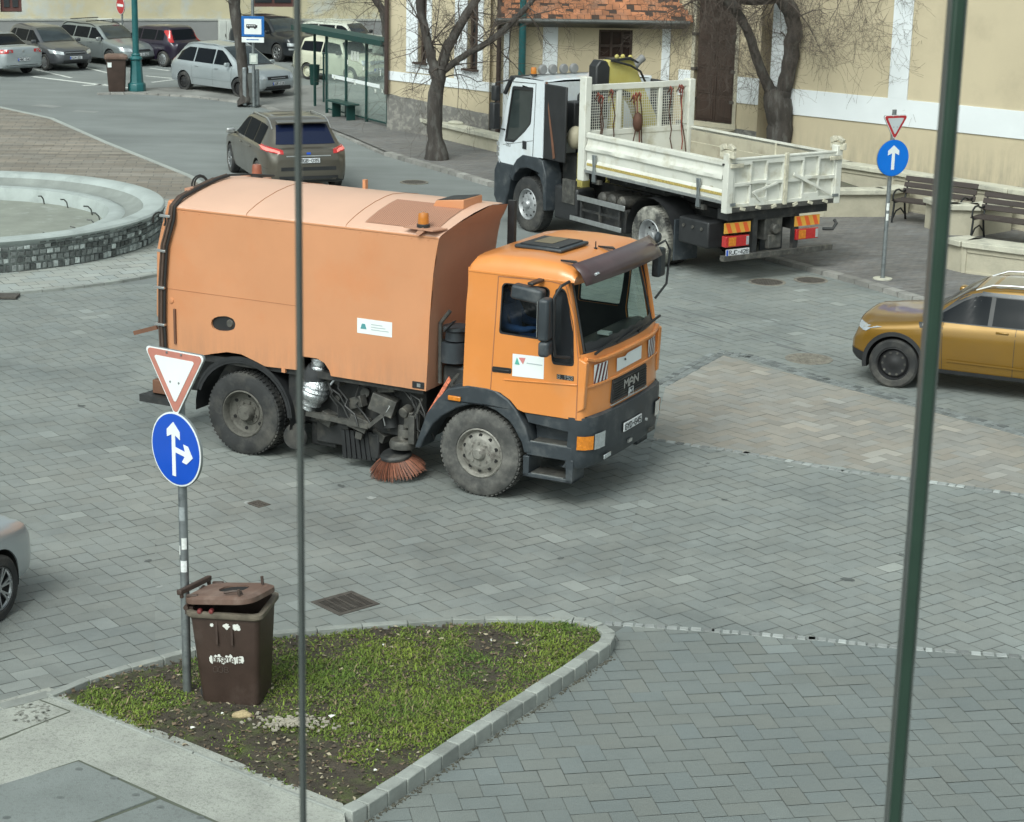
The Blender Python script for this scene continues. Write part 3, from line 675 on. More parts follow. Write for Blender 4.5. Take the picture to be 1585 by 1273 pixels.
# eave, gutter, roof
mb = MB(); prof = [(-.50, -.04), (-.02, -.06), (0, -.20), (-.06, -.24), (-.40, -.12), (-.5, -.10)]
mb.prism([(y, z) for y, z in prof], -.35, LA + .12, 'YZ').xf(wframe(PA, QA) @ Matrix.Translation((0, 0, zE + .08))).build('eave', M_zinc, church)
mb = MB(); MB().tube([(-.35, -.52, zE + .02), (LA + .14, -.52, zE + .02)], .065, 10).xf(wframe(PA, QA)).build('gutter', M_zinc, church)
vs = MB(); rnd = random.Random(3); rows = 16; tint = []
for r in range(rows):
    y = -.48 + r * .16; z = zE + .09 + r * .125; x = -.3 - .0 * r + (r % 2) * .09; xe = LA + .1 - r * .05
    xs_ = -.3 + r * .02
    while x < xe:
        if x >= xs_: vs.box((x + .088, y + .1, z + .03 + rnd.uniform(-.008, .008)), (.168, .26, .022), rx=rad(36) + rnd.uniform(-.03, .03), rz=rnd.uniform(-.02, .02))
        x += .18
vs.xf(wframe(PA, QA)); tinted('roof', vs, M_tile, 6, .11, 3, church, kind=None)
MB().add([(-.3, -.46, zE + .07), (LA + .1, -.46, zE + .07), (LA - .7, 2.1, zE + 2.05), (0, 2.1, zE + 2.05)], [(0, 1, 2, 3)]).xf(wframe(PA, QA)).build('roof_deck', M_timber, church)
# taller nave wall above and behind the annex
seg_wall((-0.40, 50.40), (-.2, 53.2)); seg_wall((-.2, 53.0), (4.4, 53.3), z1=HW + 1)
# door wall
L2 = flen(C2, D2); da = wallpt(1072, 187, C2, D2); db = wallpt(1134, 187, C2, D2); z_d0 = wallpt(1100, 189, C2, D2)[1]; z_d1 = wallpt(1105, 6, C2, D2)[1] + .25
seg_wall(C2, D2, [(da[0], z_d0, db[0], z_d1)])
seg_box(C2, D2, (wallpt(1022, 80, C2, D2)[0], .2), (wallpt(1036, 80, C2, D2)[0], HW), 'pilaster', M_lime)
zq0 = wallpt(1060, 148, C2, D2)[1]; zq1 = wallpt(1060, 108, C2, D2)[1]
seg_box(C2, D2, (0.0, zq0), (da[0] - .08, zq1), 'white_band', M_lime); seg_box(C2, D2, (db[0] + .1, bz), (L2, bzt), 'white_band', M_lime)
dr = thing('door'); dr.parent = church; mb = MB(); dw = db[0] - da[0]
mb.bb((da[0] - .10, -.04, z_d0 - .05), (da[0], .2, z_d1 + .1)).bb((db[0], -.04, z_d0 - .05), (db[0] + .10, .2, z_d1 + .1)).bb((da[0] - .10, -.04, z_d1), (db[0] + .10, .2, z_d1 + .1)).bb((da[0] - .12, -.06, z_d0 - .12), (db[0] + .12, .2, z_d0)).xf(wframe(C2, D2)).build('surround', M_lstone, dr)
for k in (0, 1):
    x0_ = da[0] + dw * k / 2 + .005; x1_ = da[0] + dw * (k + 1) / 2 - .005; mb = MB().bb((x0_, .10, z_d0), (x1_, .14, z_d1)); n = 5; hh = (z_d1 - z_d0) / n
    for j in range(n):
        z0_ = z_d0 + j * hh + .06; mb.bb((x0_ + .06, .082, z0_), (x1_ - .06, .10, z0_ + hh - .12)); mb.bb((x0_ + .12, .07, z0_ + .06), (x1_ - .12, .082, z0_ + hh - .18))
    lf = mb.xf(wframe(C2, D2)).build('leaf', M_timber, dr, bevel=.004)
for z in (z_d0 + .5, z_d0 + 1.25, z_d0 + 2.1):
    for x in (da[0] + .0, db[0] - .0): MB().bb((x - .09, -.06, z), (x + .03, .10, z + .07)).xf(wframe(C2, D2)).build('hinge', M_iron, dr)
plinth(C2, D2, wallpt(1060, 190, C2, D2)[1] + .05, wallpt(1180, 207, C2, D2)[1], x1=L2)
seg_box(C2, D2, (da[0] + .0, .1), (db[0] + .1, z_d0 - .13), 'doorstep', M_lstone, y0=-.35)
# return and nave wall on the right
seg_wall(A1, (6.75, 48.30)); L1 = flen(A1, B1)
zb = wallpt(1223, 177, A1, B1)[1]; zt = wallpt(1223, 137, A1, B1)[1]
seg_wall(A1, B1)
seg_box(A1, B1, (0, zb), (L1, zt), 'white_band', M_lime)
for pa, pb, yy in ((1189, 1217, 80), (1380, 1410, 80)):
    seg_box(A1, B1, (max(0.0, wallpt(pa, yy, A1, B1)[0]), zt), (wallpt(pb, yy, A1, B1)[0], HW), 'pilaster', M_lime)
xr = wallpt(1314, 258, A1, B1); xr2 = wallpt(1585, 312, A1, B1); k = (xr2[1] - xr[1]) / (xr2[0] - xr[0]); plinth(A1, B1, xr[1] - k * xr[0], xr[1] + k * (L1 - xr[0]))
church['label'] = 'cream church wall with white bands, tall brown door and low tiled annex'

# pale town building across the top left
T0 = V3((-30, 69.3, 0)); T1 = V3((-3.2, 77.0, 0)); LT = (T1 - T0).length
town = thing('town_building', (0, 0, 0), 0, 'weathered yellow building with a grey base behind the parked cars', 'building')
zpl = wallpt(300, 32, T0, T1)[1]
M_town = mat('weathered_plaster', (0.50, 0.45, 0.31), .9, var=.14, vscale=.5, bump=.2, bscale=20, col2=(.46, .47, .43), c2scale=.8, c2lo=.5, c2hi=.62)
M_base = mat('grey_base', (0.23, 0.235, 0.235), .9, var=.1, vscale=.8, bump=.2, bscale=20)
mb = holed(LT, 0, 9, [(wallpt(390, 11, T0, T1)[0], wallpt(390, 11, T0, T1)[1], wallpt(456, 11, T0, T1)[0], 4.2), (wallpt(1, 18, T0, T1)[0], wallpt(1, 19, T0, T1)[1], wallpt(34, 18, T0, T1)[0], 4.4)]).xf(wframe(T0, T1)); mb.build('wall', M_town, town, smooth=False, fix=False)
MB().bb((0, -.08, 0), (LT, 0 - .001, zpl)).xf(wframe(T0, T1)).build('base_course', M_base, town, bevel=.01)
MB().bb((0, -.11, zpl), (LT, -.001, zpl + .07)).xf(wframe(T0, T1)).build('ledge', mat('ledge_render', (.38, .39, .36), .9), town)
for pa, pb, py, top in ((390, 456, 11, 4.2), (1, 34, 18, 4.4)):
    x0_, z0_ = wallpt(pa, py, T0, T1); x1_, _ = wallpt(pb, py, T0, T1)
    w = MB().bb((x0_, .08, z0_), (x1_, .14, top)).xf(wframe(T0, T1)).build('window', mat('red_brown_board', (.10, .04, .035), .6, var=.2), town)
    mb = MB().bb((x0_ + .12, .05, z0_ + .15), ((x0_ + x1_) / 2 - .05, .08, top)).bb(((x0_ + x1_) / 2 + .05, .05, z0_ + .15), (x1_ - .12, .08, top)).xf(wframe(T0, T1)); mb.build('pane', M_glassd, w)
M_util = mat('utility_grey', (.50, .52, .49), .7, var=.08)
def pxbox(x0p, y0p, x1p, y1p, dist, depth, m, name, lab, cat, P=T0, Q=T1, parent=None):
    a = wallpt(x0p, y1p, P, Q); b = wallpt(x1p, y0p, P, Q)
    o = MB().bb((a[0], -dist - depth, max(0, a[1])), (b[0], -dist, b[1])).xf(wframe(P, Q)).build(name, m, parent, bevel=.01); 
    if lab: tag(o, lab, cat)
    return o
def cabinet(x0p, y0p, x1p, y1p, lab, m=M_util):
    a = wallpt(x0p, y1p, T0, T1); b = wallpt(x1p, y0p, T0, T1); c = wframe(T0, T1) @ V3(((a[0] + b[0]) / 2, -.3, 0)); t = thing('utility_cabinet', c, atan2(T1.y - T0.y, T1.x - T0.x), lab, 'utility cabinet'); w_ = b[0] - a[0]; z1 = b[1]
    MB().box((0, 0, z1 / 2), (w_, .3, z1)).build('housing', m, t, bevel=.012); MB().box((0, -.155, z1 / 2 + .03), (w_ * .86, .012, z1 * .84)).build('door', m, t, bevel=.004); MB().box((w_ * .34, -.166, z1 * .55), (.03, .014, .12)).build('handle', M_zinc, t)
cabinet(152, 28, 172, 84, 'white utility cabinet against the wall behind the estate car'); cabinet(172, 36, 190, 84, 'lower pale utility cabinet right of the white one behind the estate car')
cabinet(337, 30, 348, 84, 'narrow grey utility cabinet left of the bus stop tree'); cabinet(349, 30, 358, 84, 'narrow cream utility cabinet against the bus stop tree trunk')
# ============================================================ STREET THINGS
def pt(px, py, z=0.0):
    p = at(px, py, z); return V3((p.x, p.y, z))
# ---- fountain basin: battered mosaic wall, pale rim, sunken floor, bent spouts
fnt = thing('fountain', (FC.x, FC.y, .045), 0, 'round empty fountain basin with mosaic stone wall and pale rim', 'fountain')
M_rim = mat('pale_concrete', (0.37, 0.41, 0.40), .85, var=.12, vscale=1.6, bump=.3, bscale=30, col2=(.27, .30, .29), c2scale=1.4, c2lo=.5, c2hi=.68)
M_mos = mat('mosaic_stone', (0.18, 0.197, 0.194), .7, var=.3, vscale=14, bump=.4, bscale=60, attr='tint')
M_fl = mat('basin_floor', (0.245, 0.26, 0.225), .85, var=.15, vscale=2, bump=.3, bscale=30, col2=(.30, .32, .29), c2scale=3.5, c2lo=.56, c2hi=.66)
M_gut = mat('basin_gutter', (0.23, 0.25, 0.235), .85, var=.2, vscale=2, bump=.3, bscale=30)
MB().lathe([(3.985, .0), (3.985, .1), (4.01, .3), (4.05, .46), (4.07, .5)], n=96).build('wall_core', mat('mortar', (.33, .36, .35), .9, var=.15, vscale=5), fnt, fix=False)
rnd = random.Random(2); vs = []; fs = []; tc = []
for r, (z0, z1) in enumerate(((0.0, .14), (.14, .26), (.26, .37), (.37, .46), (.46, .52))):
    n = (230, 205, 190, 200, 150)[r]; off = rnd.random()
    for k in range(n):
        if r == 4 and rnd.random() < .45: continue
        t0 = 2 * pi * (k + off + rnd.uniform(.04, .2)) / n; t1 = 2 * pi * (k + 1 + off - rnd.uniform(.04, .2)) / n; R0 = 3.995 + .017 * r; R1 = R0 + .03; o = len(vs); j = rnd.uniform(0, .012); lo_, hi_ = rnd.uniform(.008, .022), rnd.uniform(.008, .022)
        for t, z, R in ((t0, z0 + lo_, R0), (t1, z0 + lo_, R0), (t1, z1 - hi_, R0 + .01), (t0, z1 - hi_, R0 + .01), (t0 + .002, z0 + lo_ + .008, R1 + j), (t1 - .002, z0 + lo_ + .008, R1 + j), (t1 - .002, z1 - hi_ - .008, R1 + j + .01), (t0 + .002, z1 - hi_ - .008, R1 + j + .01)):
            vs.append((R * cos(t), R * sin(t), z))
        fs += [(o + 4, o + 5, o + 6, o + 7), (o, o + 1, o + 5, o + 4), (o + 1, o + 2, o + 6, o + 5), (o + 2, o + 3, o + 7, o + 6), (o + 3, o, o + 4, o + 7)]
        c = rnd.choice((.45, .6, .8, 1.0, 1.3, 1.8, 2.2, 2.6) if r < 1 or rnd.random() < .5 else (.4, .55, .8, 1.1, 1.6)) * rnd.uniform(.85, 1.15); tc += [c] * 5
me = bpy.data.meshes.new('mosaic'); me.from_pydata(vs, [], fs); a_ = me.color_attributes.new('tint', 'FLOAT_COLOR', 'CORNER'); k = 0
for f, c in zip(me.polygons, tc):
    for _ in f.vertices: a_.data[k].color = (c, c, c, 1); k += 1
me.materials.append(M_mos); o = bpy.data.objects.new('mosaic_wall', me); COL.objects.link(o); o.parent = fnt
MB().lathe([(4.05, .48), (4.10, .51), (4.12, .55), (4.09, .585), (4.0, .60), (3.86, .595), (3.76, .57), (3.70, .50)], n=96).build('rim', M_rim, fnt)
MB().lathe([(3.705, .51), (3.60, .42), (3.42, .38), (3.36, .385)], n=96).build('gutter', M_gut, fnt)
MB().lathe([(3.38, .37), (3.30, .41), (3.18, .42), (3.06, .40), (3.02, .30), (2.98, .15)], n=96).build('inner_ring', M_rim, fnt)
MB().lathe([(3.0, .165), (0, .18)], n=64).build('floor', M_fl, fnt)
M_sp = mat('spout_metal', (.10, .105, .10), .5, .7, var=.2)
for k in range(22):
    t = 2 * pi * k / 22 + rnd.uniform(-.05, .05); R = 2.90; c, s = cos(t), sin(t)
    MB().tube([(R * c, R * s, .15), (R * c * .99, R * s * .99, .28), (R * c * .97, R * s * .97, .34), (R * c * .94, R * s * .94, .35)], .014, 6).build('spout', M_sp, fnt)
for (x, y) in ((-.5, -1.2), (1.0, -1.3), (-2.0, -.9), (.2, -2.3), (1.7, -1.7)): MB().lathe([(0, .188), (.13, .188), (.14, .17)], (x, y, 0), 'Z', 14).build('floor_drain', M_sp, fnt)
# ---- limestone planters
def wallrun(name, pts, h, th, label, cap=.10, panel=True, z0=0.03):
    c = pts[0]; t = thing(name, (c[0], c[1], z0), 0, label, 'planter wall'); mbw = MB(); mbc = MB(); mbp = MB()
    for a, b in zip(pts, pts[1:]):
        A = V3((a[0] - c[0], a[1] - c[1], 0)); B = V3((b[0] - c[0], b[1] - c[1], 0)); d = B - A; L = d.length; d.normalize(); n = V3((-d.y, d.x, 0)); rz = atan2(d.y, d.x); m = (A + B) / 2 + n * th / 2
        mbw.box((m.x, m.y, (h - cap) / 2), (L, th, h - cap), rz=rz); q = max(1, int(L / 1.1))
        for i in range(q):
            e = A + d * (L * (i + .5) / q) + n * (th / 2 - .02); mbc.box((e.x, e.y, h - cap / 2), (L / q - .012, th + .12, cap), rz=rz)
            if panel and L / q > .5:
                e = A + d * (L * (i + .5) / q) - n * .008
                for s in (-1, 1): f = e + d * (s * (L / q / 2 - .05)); mbp.box((f.x, f.y, (h - cap) / 2), (.08, .035, h - cap - .004), rz=rz)
                mbp.box((e.x, e.y, h - cap - .05), (L / q - .19, .03, .085), rz=rz); mbp.box((e.x, e.y, .05), (L / q - .19, .03, .085), rz=rz)
    mbw.build('wall', M_lstone, t, bevel=.01); mbc.build('cap', M_lcap, t, bevel=.012)
    if panel: mbp.build('panel_frame', M_lstone, t, bevel=.005)
    return t
wallrun('planter_wall', [(-3.45, 53.7), (-.53, 49.1), (2.4, 44.6), (4.3, 42.55)], .47, .3, 'low weathered limestone planter wall running from the bus shelter past the tree', panel=False)
wallrun('planter_wall', [(5.6, 45.6), (6.5, 44.2), (6.95, 42.9), (7.9, 41.9), (9.0, 40.6), (12.5, 37)], .86, .3, 'upper limestone planter wall below the church, behind the two benches')
wallrun('planter_wall', [(4.4, 42.4), (5.0, 40.9), (6.33, 40.55), (7.62, 40.75), (8.2, 41.3)], .62, .3, 'plain limestone planter wall left of the first bench', panel=False)
wallrun('planter_wall', [(8.2, 39.6), (8.45, 38.75), (9.1, 38.7), (9.9, 39.4)], .66, .3, 'short stepped limestone block between the two benches', panel=False)
wallrun('planter_wall', [(7.72, 35.3), (7.95, 34.95), (10.5, 33.2)], .62, .5, 'front limestone planter wall with sunken panels beside the mustard car')
# bed soil between walls and the church, rubble stones on the broken planter
M_bed = mat('bed_soil', (.12, .115, .09), .95, var=.3, vscale=4, bump=.7, bscale=20, col2=(.07, .085, .04), c2scale=2, c2lo=.5, c2hi=.65)
sheet('bed', [(-3.4, 53.9), (-.4, 49.3), (2.5, 44.8), (3.2, 46), (6.0, 45.2), (7.0, 47.5), (4, 50.5), (-.3, 50.2)], .38, M_bed)
sheet('bed', [(4.5, 42.5), (5.1, 41.1), (6.4, 40.8), (7.6, 41), (7.0, 42.8), (6.1, 45.0), (4.5, 45)], .5, M_bed)
sheet('bed', [(4.0, 50.5), (4.4, 45.2), (6.2, 45.2), (7, 43), (8, 42), (9, 40.8), (14, 36.5), (17, 39), (6, 47.6)], .36, M_bed)
rnd = random.Random(9)
for k, (x, y, s) in enumerate(((662, 177, .5), (690, 182, .42), (640, 172, .4), (706, 192, .3))):
    p = at(x, y, .5); mb = MB().sphere((0, 0, 0), s * .5, 10, .35); mb.v = [(a * (1 + .3 * noise.noise(V3((a * 5, b * 5, k)))) * 1.5, b * (1 + .3 * noise.noise(V3((b * 6, a * 4, k)))), c) for a, b, c in mb.v]
    o = mb.build('loose_stone', M_lcap, angle=25); o.location = (p.x, p.y, .5 + s * .1); o.rotation_euler = (0, 0, rnd.uniform(0, 3))
    tag(o, ['pale loose slab of stone on the broken planter left of the tree', 'flat loose stone on the planter just right of the tree', 'loose stone nearest the bus shelter on the planter wall', 'smallest loose stone on the planter cap right of the tree'][k], 'stone', 'loose stones on the planter')
# ---- benches: cast iron sides with hoop arms, slatted seat and back
M_cast = mat('bench_iron', (.03, .032, .034), .45, .5, var=.2)
M_slat = mat('bench_timber', (.048, .037, .033), .7, var=.25, vscale=3, stretch=(.5, 5, 5), bump=.2)
def bench(loc, rz, label, L=1.85):
    t = thing('park_bench', loc, rz, label, 'bench', 'park benches by the planters')   # local x along bench, front is -y
    for s in (-1, 1):
        x = s * (L / 2 - .06); mb = MB(); mb.tube([(x, -.24, .41), (x, -.27, .2), (x, -.30, 0)], .022, 8); mb.tube([(x, .20, .41), (x, .24, .2), (x, .30, 0)], .022, 8)
        mb.tube([(x, -.29, .06), (x, -.15, .22), (x, .05, .26), (x, .27, .1)], .016, 8); mb.tube([(x, -.25, .41), (x, .22, .41)], .022, 8); mb.build('leg_frame', M_cast, t)
        mb = MB().tube([(x, -.24, .40), (x, -.31, .5), (x, -.29, .60), (x, -.20, .655), (x, -.08, .66), (x, .03, .61), (x, .12, .60), (x, .25, .62)], .019, 8); mb.build('armrest', M_cast, t)
        MB().tube([(x, .20, .40), (x, .27, .62), (x, .35, .88)], .02, 8).build('back_support', M_cast, t)
    mb = MB()
    for k in range(4): mb.box((0, -.20 + k * .125, .445), (L, .115, .035))
    mb.build('seat', M_slat, t, bevel=.006)
    mb = MB()
    for k in range(3): mb.box((0, .235 + k * .045 - .01, .60 + k * .12), (L, .03, .105), rx=rad(-18))
    mb.build('backrest', M_slat, t, bevel=.006)
    return t
p = at(1376, 347, .085); bench((p.x + .85, p.y - .05, .085), rad(-38), 'wooden bench with iron hoop arms behind the one way sign', L=1.6)
p = at(1507, 373, .085); bench((p.x + .80, p.y - .30, .085), rad(-38), 'wooden bench with iron hoop arms above the mustard car')
# ---- teal lamp posts
M_teal = mat('teal_paint', (0.012, 0.105, 0.112), .45, var=.12, vscale=5, coat=.2)
def lamp_post(loc, label):
    t = thing('street_lamp', loc, rad(11), label, 'lamp post', 'teal cast iron lamp posts')
    MB().lathe([(0, 0), (.27, 0), (.27, .20), (.25, .235), (.215, .26)], n=8).build('foot', M_teal, t, bevel=.008, angle=30)
    MB().lathe([(.215, .26), (.20, .3), (.165, .92), (.16, .95)], n=8).build('pedestal', M_teal, t, angle=30)
    MB().lathe([(.15, .93), (.19, .95), (.2, .99), (.17, 1.03), (.13, 1.06), (.14, 1.1), (.11, 1.14)], n=20).build('collar', M_teal, t)
    MB().cyl((0, 0, 1.1), (0, 0, 6.6), .098, .07, 20).build('pole', M_teal, t)
    hd = MB().tube([(0, 0, 6.6), (0, 0, 6.9), (.3, 0, 7.15), (.7, 0, 7.1)], .03, 8).build('arm', M_teal, t)
    MB().lathe([(.02, 7.1), (.2, 7.05), (.3, 6.95), (.24, 6.93), (0, 6.9)], (.7, 0, 0), n=20).build('lantern', M_teal, t)
    return t
lamp_post(pt(212, 141, .05), 'teal cast iron lamp post beside the far brown bin')
lamp_post(pt(805, 232, .05), 'teal lamp post rising behind the white tipper cab')
# ---- sign posts
M_galv = mat('galvanised_steel', (.30, .325, .335), .45, .75, var=.2, vscale=6, col2=(.22, .24, .25), c2scale=9, c2lo=.5, c2hi=.65)
M_blue = mat('sign_blue', (0.005, 0.075, 0.50), .35, var=.05, coat=.2)
M_blue2 = mat('faded_sign_blue', (0.0, 0.16, 0.66), .4, var=.05)
M_sw = mat('sign_white', (.78, .82, .82), .4, var=.04)
M_sgrey = mat('sign_grey_white', (.50, .54, .56), .5, var=.04)
M_faded = mat('faded_red', (.50, .20, .155), .5, var=.12, vscale=5)
M_red = mat('sign_red', (.42, .03, .035), .4, var=.06)
M_back = mat('sign_back', (.3, .32, .33), .5, .6)
def rtri(r, rc=.03, n=6):
    """rounded triangle pointing down"""
    out = []; k = r - rc * 2
    for i in range(3):
        a = rad(-90 + 120 * i); cx_, cy_ = k * cos(a), k * sin(a)
        for j in range(n + 1): b = a + rad(-60 + 120 * j / n); out.append((cx_ + rc * cos(b), cy_ + rc * sin(b)))
    return out
def yield_sign(t, z, size, y, m_face, m_edge, yaw=0):
    R = Matrix.Rotation(yaw, 4, 'Z'); p = thing('give_way_sign'); p.parent = t; p.location = (0, 0, z); p.rotation_euler = (0, 0, yaw); r = size / sqrt(3)
    for bx, bz in ((-.2, .43), (.2, .43), (-.12, -.2), (.12, -.2)): MB().lathe([(0, y - .016), (.009, y - .015), (.011, y - .009)], (bx * r, 0, bz * r), 'Y', 8).build('bolt', M_galv, p)
    MB().prism(rtri(r), y, y + .02).build('plate', M_back, p); MB().prism(rtri(r * .985), y - .004, y - .0005).build('rim', M_sw, p)
    MB().prism(rtri(r * .93), y - .008, y - .0045).build('border', m_edge, p); MB().prism(rtri(r * .66, .015), y - .012, y - .0085).build('face', m_face, p)
    return p
def disc(t, z, r, y, yaw, m_face, m_rim, name='direction_sign'):
    p = thing(name); p.parent = t; p.location = (0, 0, z); p.rotation_euler = (0, 0, yaw); n = 48
    C = lambda q: [(q * cos(2 * pi * k / n), q * sin(2 * pi * k / n)) for k in range(n)]
    MB().prism(C(r), y, y + .02).build('plate', M_back, p); MB().prism(C(r * .99), y - .004, y - .0005).build('rim', m_rim, p); MB().prism(C(r * .945), y - .008, y - .0045).build('face', m_face, p)
    return p
def arrow(p, pts, y, m): return MB().prism(pts, y, y + .0035).build('arrow', m, p)
def post(t, h, r=.03): return MB().cyl((0, 0, 0), (0, 0, h), r, r, 16).build('post', M_galv, t)
# near post
L_ = pt(290, 1072, .075); tl = thing('sign_post', (L_.x, L_.y, .06), 0, 'give way triangle and blue arrow disc on a stickered post in the grass', 'road sign')
yaw = rad(-41); post(tl, 2.94, .038); MB().cyl((0, 0, 2.94), (0, 0, 2.952), .04, .04, 16).build('post_cap', M_galv, tl)
dz = 2.18; p = disc(tl, dz, .315, -.055, yaw, M_blue, M_sw)
def shaft_arrow(x0, z0, x1, z1, w, hw, hl):
    d = V3((x1 - x0, 0, z1 - z0)); L = d.length; d.normalize(); n = V3((-d.z, 0, d.x)); o = V3((x0, 0, z0)); P_ = lambda a, b: ((o + d * a + n * b).x, (o + d * a + n * b).z)
    # chevron shaped head like on Hungarian signs
    return [P_(0, -w), P_(L - hl * .9, -w), P_(L - hl * 1.15, -hw), P_(L - hl * .62, -hw), P_(L, 0), P_(L - hl * .62, hw), P_(L - hl * 1.15, hw), P_(L - hl * .9, w), P_(0, w)]
yf = -.055 - .0125
arrow(p, shaft_arrow(-.02, -.23, -.02, .23, .022, .082, .12), yf, M_sw)
arrow(p, shaft_arrow(.0, .0, .22, -.03, .022, .078, .11), yf - .0012, M_sw)
q = yield_sign(tl, dz + .645, .66, -.055, M_sw, M_faded, yaw + rad(9))
for z in (dz - .2, dz + .2, dz + .62, dz + .72): MB().box((0, -.0, z), (.11, .10, .03), rz=yaw).build('bracket', M_galv, tl)
for (z, w, h, col) in ((1.62, .05, .12, (.30, .33, .34)), (1.36, .045, .10, (.72, .74, .72)), (1.16, .055, .10, (.70, .72, .72)), (1.30, .03, .08, (.6, .62, .6))):
    mb = MB(); n = 6; a0 = rad(-90 + {1.62: -10, 1.36: 14, 1.16: 0, 1.30: -62}[z]); da_ = w / .038
    mb.grid([[(.0392 * cos(a0 + da_ * (i / n - .5)), .0392 * sin(a0 + da_ * (i / n - .5)), z + h * (j - .5)) for i in range(n + 1)] for j in (0, 1)]); mb.build('sticker', mat('sticker_%d' % int(z * 100), col, .5, var=.15, vscale=30), tl, fix=False)
# far post
F_ = pt(1366, 432, .085); tf = thing('sign_post', (F_.x, F_.y, .08), 0, 'give way triangle over pale blue ahead arrow disc, thin post by far kerb', 'road sign')
yaw = rad(90 - 66); yaw = rad(22); post(tf, 2.95, .038); MB().lathe([(.17, 0), (.17, .02), (.05, .03)], n=14).build('footing', M_lcap, tf)
p = disc(tf, 2.13, .315, -.055, yaw, M_blue2, M_blue2); arrow(p, shaft_arrow(0, -.2, 0, .22, .03, .11, .15), yf, M_sw)
yield_sign(tf, 2.72, .50, -.055, M_sgrey, M_red, yaw)
for (z, w, h) in ((1.28, .05, .13), (1.1, .045, .12)):
    mb = MB(); n = 6; mb.grid([[(.0392 * cos(rad(-90) + w / .038 * (i / n - .5)), .0392 * sin(rad(-90) + w / .038 * (i / n - .5)), z + h * (j - .5)) for i in range(n + 1)] for j in (0, 1)]); mb.build('sticker', MATS['sticker_136'], tf, fix=False)
# no entry sign
N_ = pt(191, 93, 0); tn_ = thing('no_entry_sign', (N_.x, N_.y, 0), 0, 'red no entry disc on a thin post between the parked cars', 'road sign'); post(tn_, 2.25, .035)
p = disc(tn_, 1.90, .31, -.05, rad(-52), M_red, M_sw, 'disc'); MB().prism([(-.22, -.045), (.22, -.045), (.22, .045), (-.22, .045)], -.062, -.0585).build('bar', M_sw, p)
# bare pole by the wall
B_ = pt(271, 82, 0); tb = thing('steel_pole', (B_.x, B_.y, 0), 0, 'plain grey steel pole rising by the wall behind the purple car', 'pole'); MB().cyl((0, 0, 0), (0, 0, 6), .09, .07, 16).build('shaft', M_galv, tb); MB().cyl((0, 0, 0), (0, 0, .06), .17, .17, 16).build('base_plate', M_galv, tb)
# bus stop
S_ = pt(393, 165, .05); tb = thing('bus_stop_sign', (S_.x, S_.y, .05), 0, 'blue square bus stop sign with bus pictogram on a grey post', 'bus stop sign')
sc = 1 / 52.4 / .97; h0 = 0
Z = lambda py: (165 - py) * sc * .94
post(tb, Z(-10), .045)
def plate(name, x0, y0, x1, y1, y, m, par=tb, th=.012):
    return MB().bb(((x0 - 393) * sc, y, Z(y1)), ((x1 - 393) * sc, y + th, Z(y0))).build(name, m, par, bevel=.004)
M_bblue = mat('bus_blue', (.01, .13, .42), .4, var=.05)
plate('panel', 377, 26, 410, 57, -.08, M_bblue); plate('white_field', 381, 30, 406, 53.5, -.086, M_sw, th=.005); plate('name_plate', 377, 58, 409.5, 66, -.08, M_sw)
mb = MB(); k = sc; cx0 = 0
mb.bb(((384 - 393) * k, -.0905, Z(43.4)), ((400 - 393) * k, -.0865, Z(39.4))); mb.bb(((384 - 393) * k, -.0905, Z(39.5)), ((398 - 393) * k, -.0865, Z(38.4)))
o = mb.build('bus_pictogram', mat('pictogram_black', (.02, .02, .022), .5), tb)
mb = MB()
for x in (387.5, 396.5): mb.lathe([(0, 0), (.032, 0), (.032, .004)], ((x - 393) * k, -.095, Z(43.4)), 'Y', 12)
mb.build('pictogram_wheel', MATS['pictogram_black'], tb); mb = MB()
for i in range(5): mb.bb(((385.2 + i * 2.5 - 393) * k, -.0925, Z(41)), ((387 + i * 2.5 - 393) * k, -.0908, Z(39.8)))
mb.build('pictogram_window', M_sw, tb)
plate('text_line', 384, 61, 402, 62.2, -.0845, M_bblue, th=.004)
plate('timetable', 388, 83, 400, 99, -.09, mat('timetable', (.42, .47, .44), .4, var=.15, vscale=20)); plate('timetable_sheet', 390, 85.5, 398, 96, -.097, mat('paper', (.62, .65, .6), .7, var=.1, vscale=30), th=.006)
# pale metal bin pair behind the stop post
t = thing('metal_bollard_box', (S_.x - .14, S_.y + .25, .05), 0, 'grey galvanised box of two uprights behind the bus stop post', 'steel box')
MB().box((-.14, 0, .55), (.12, .3, 1.1)).build('upright', M_galv, t, bevel=.03); MB().box((.19, 0, .52), (.14, .3, 1.04)).build('upright', M_galv, t, bevel=.03); MB().box((.02, .02, .5), (.22, .2, .85)).build('infill', M_zinc, t)
# ---- green litter bin and its post
L2_ = pt(487, 158, .05); t = thing('litter_bin', (L2_.x, L2_.y, .0), 0, 'small green litter bin hung on a short post left of the shelter', 'litter bin')
M_green = mat('dark_green_paint', (.008, .050, .042), .5, var=.15)
M_gr2 = mat('shelter_green', (.009, .045, .040), .45, var=.12)
MB().lathe([(0, .55), (.12, .55), (.13, .6), (.155, 1.12), (.165, 1.14), (.14, 1.14), (.12, .7)], n=20).build('basket', M_green, t); MB().cyl((.27, 0, 0), (.27, 0, 1.45), .03, .03, 10).build('post', M_gr2, t); MB().sphere((.27, 0, 1.47), .045, 8).build('post_knob', M_gr2, t); MB().box((.2, 0, 1.0), (.14, .03, .04)).build('bracket', M_gr2, t)
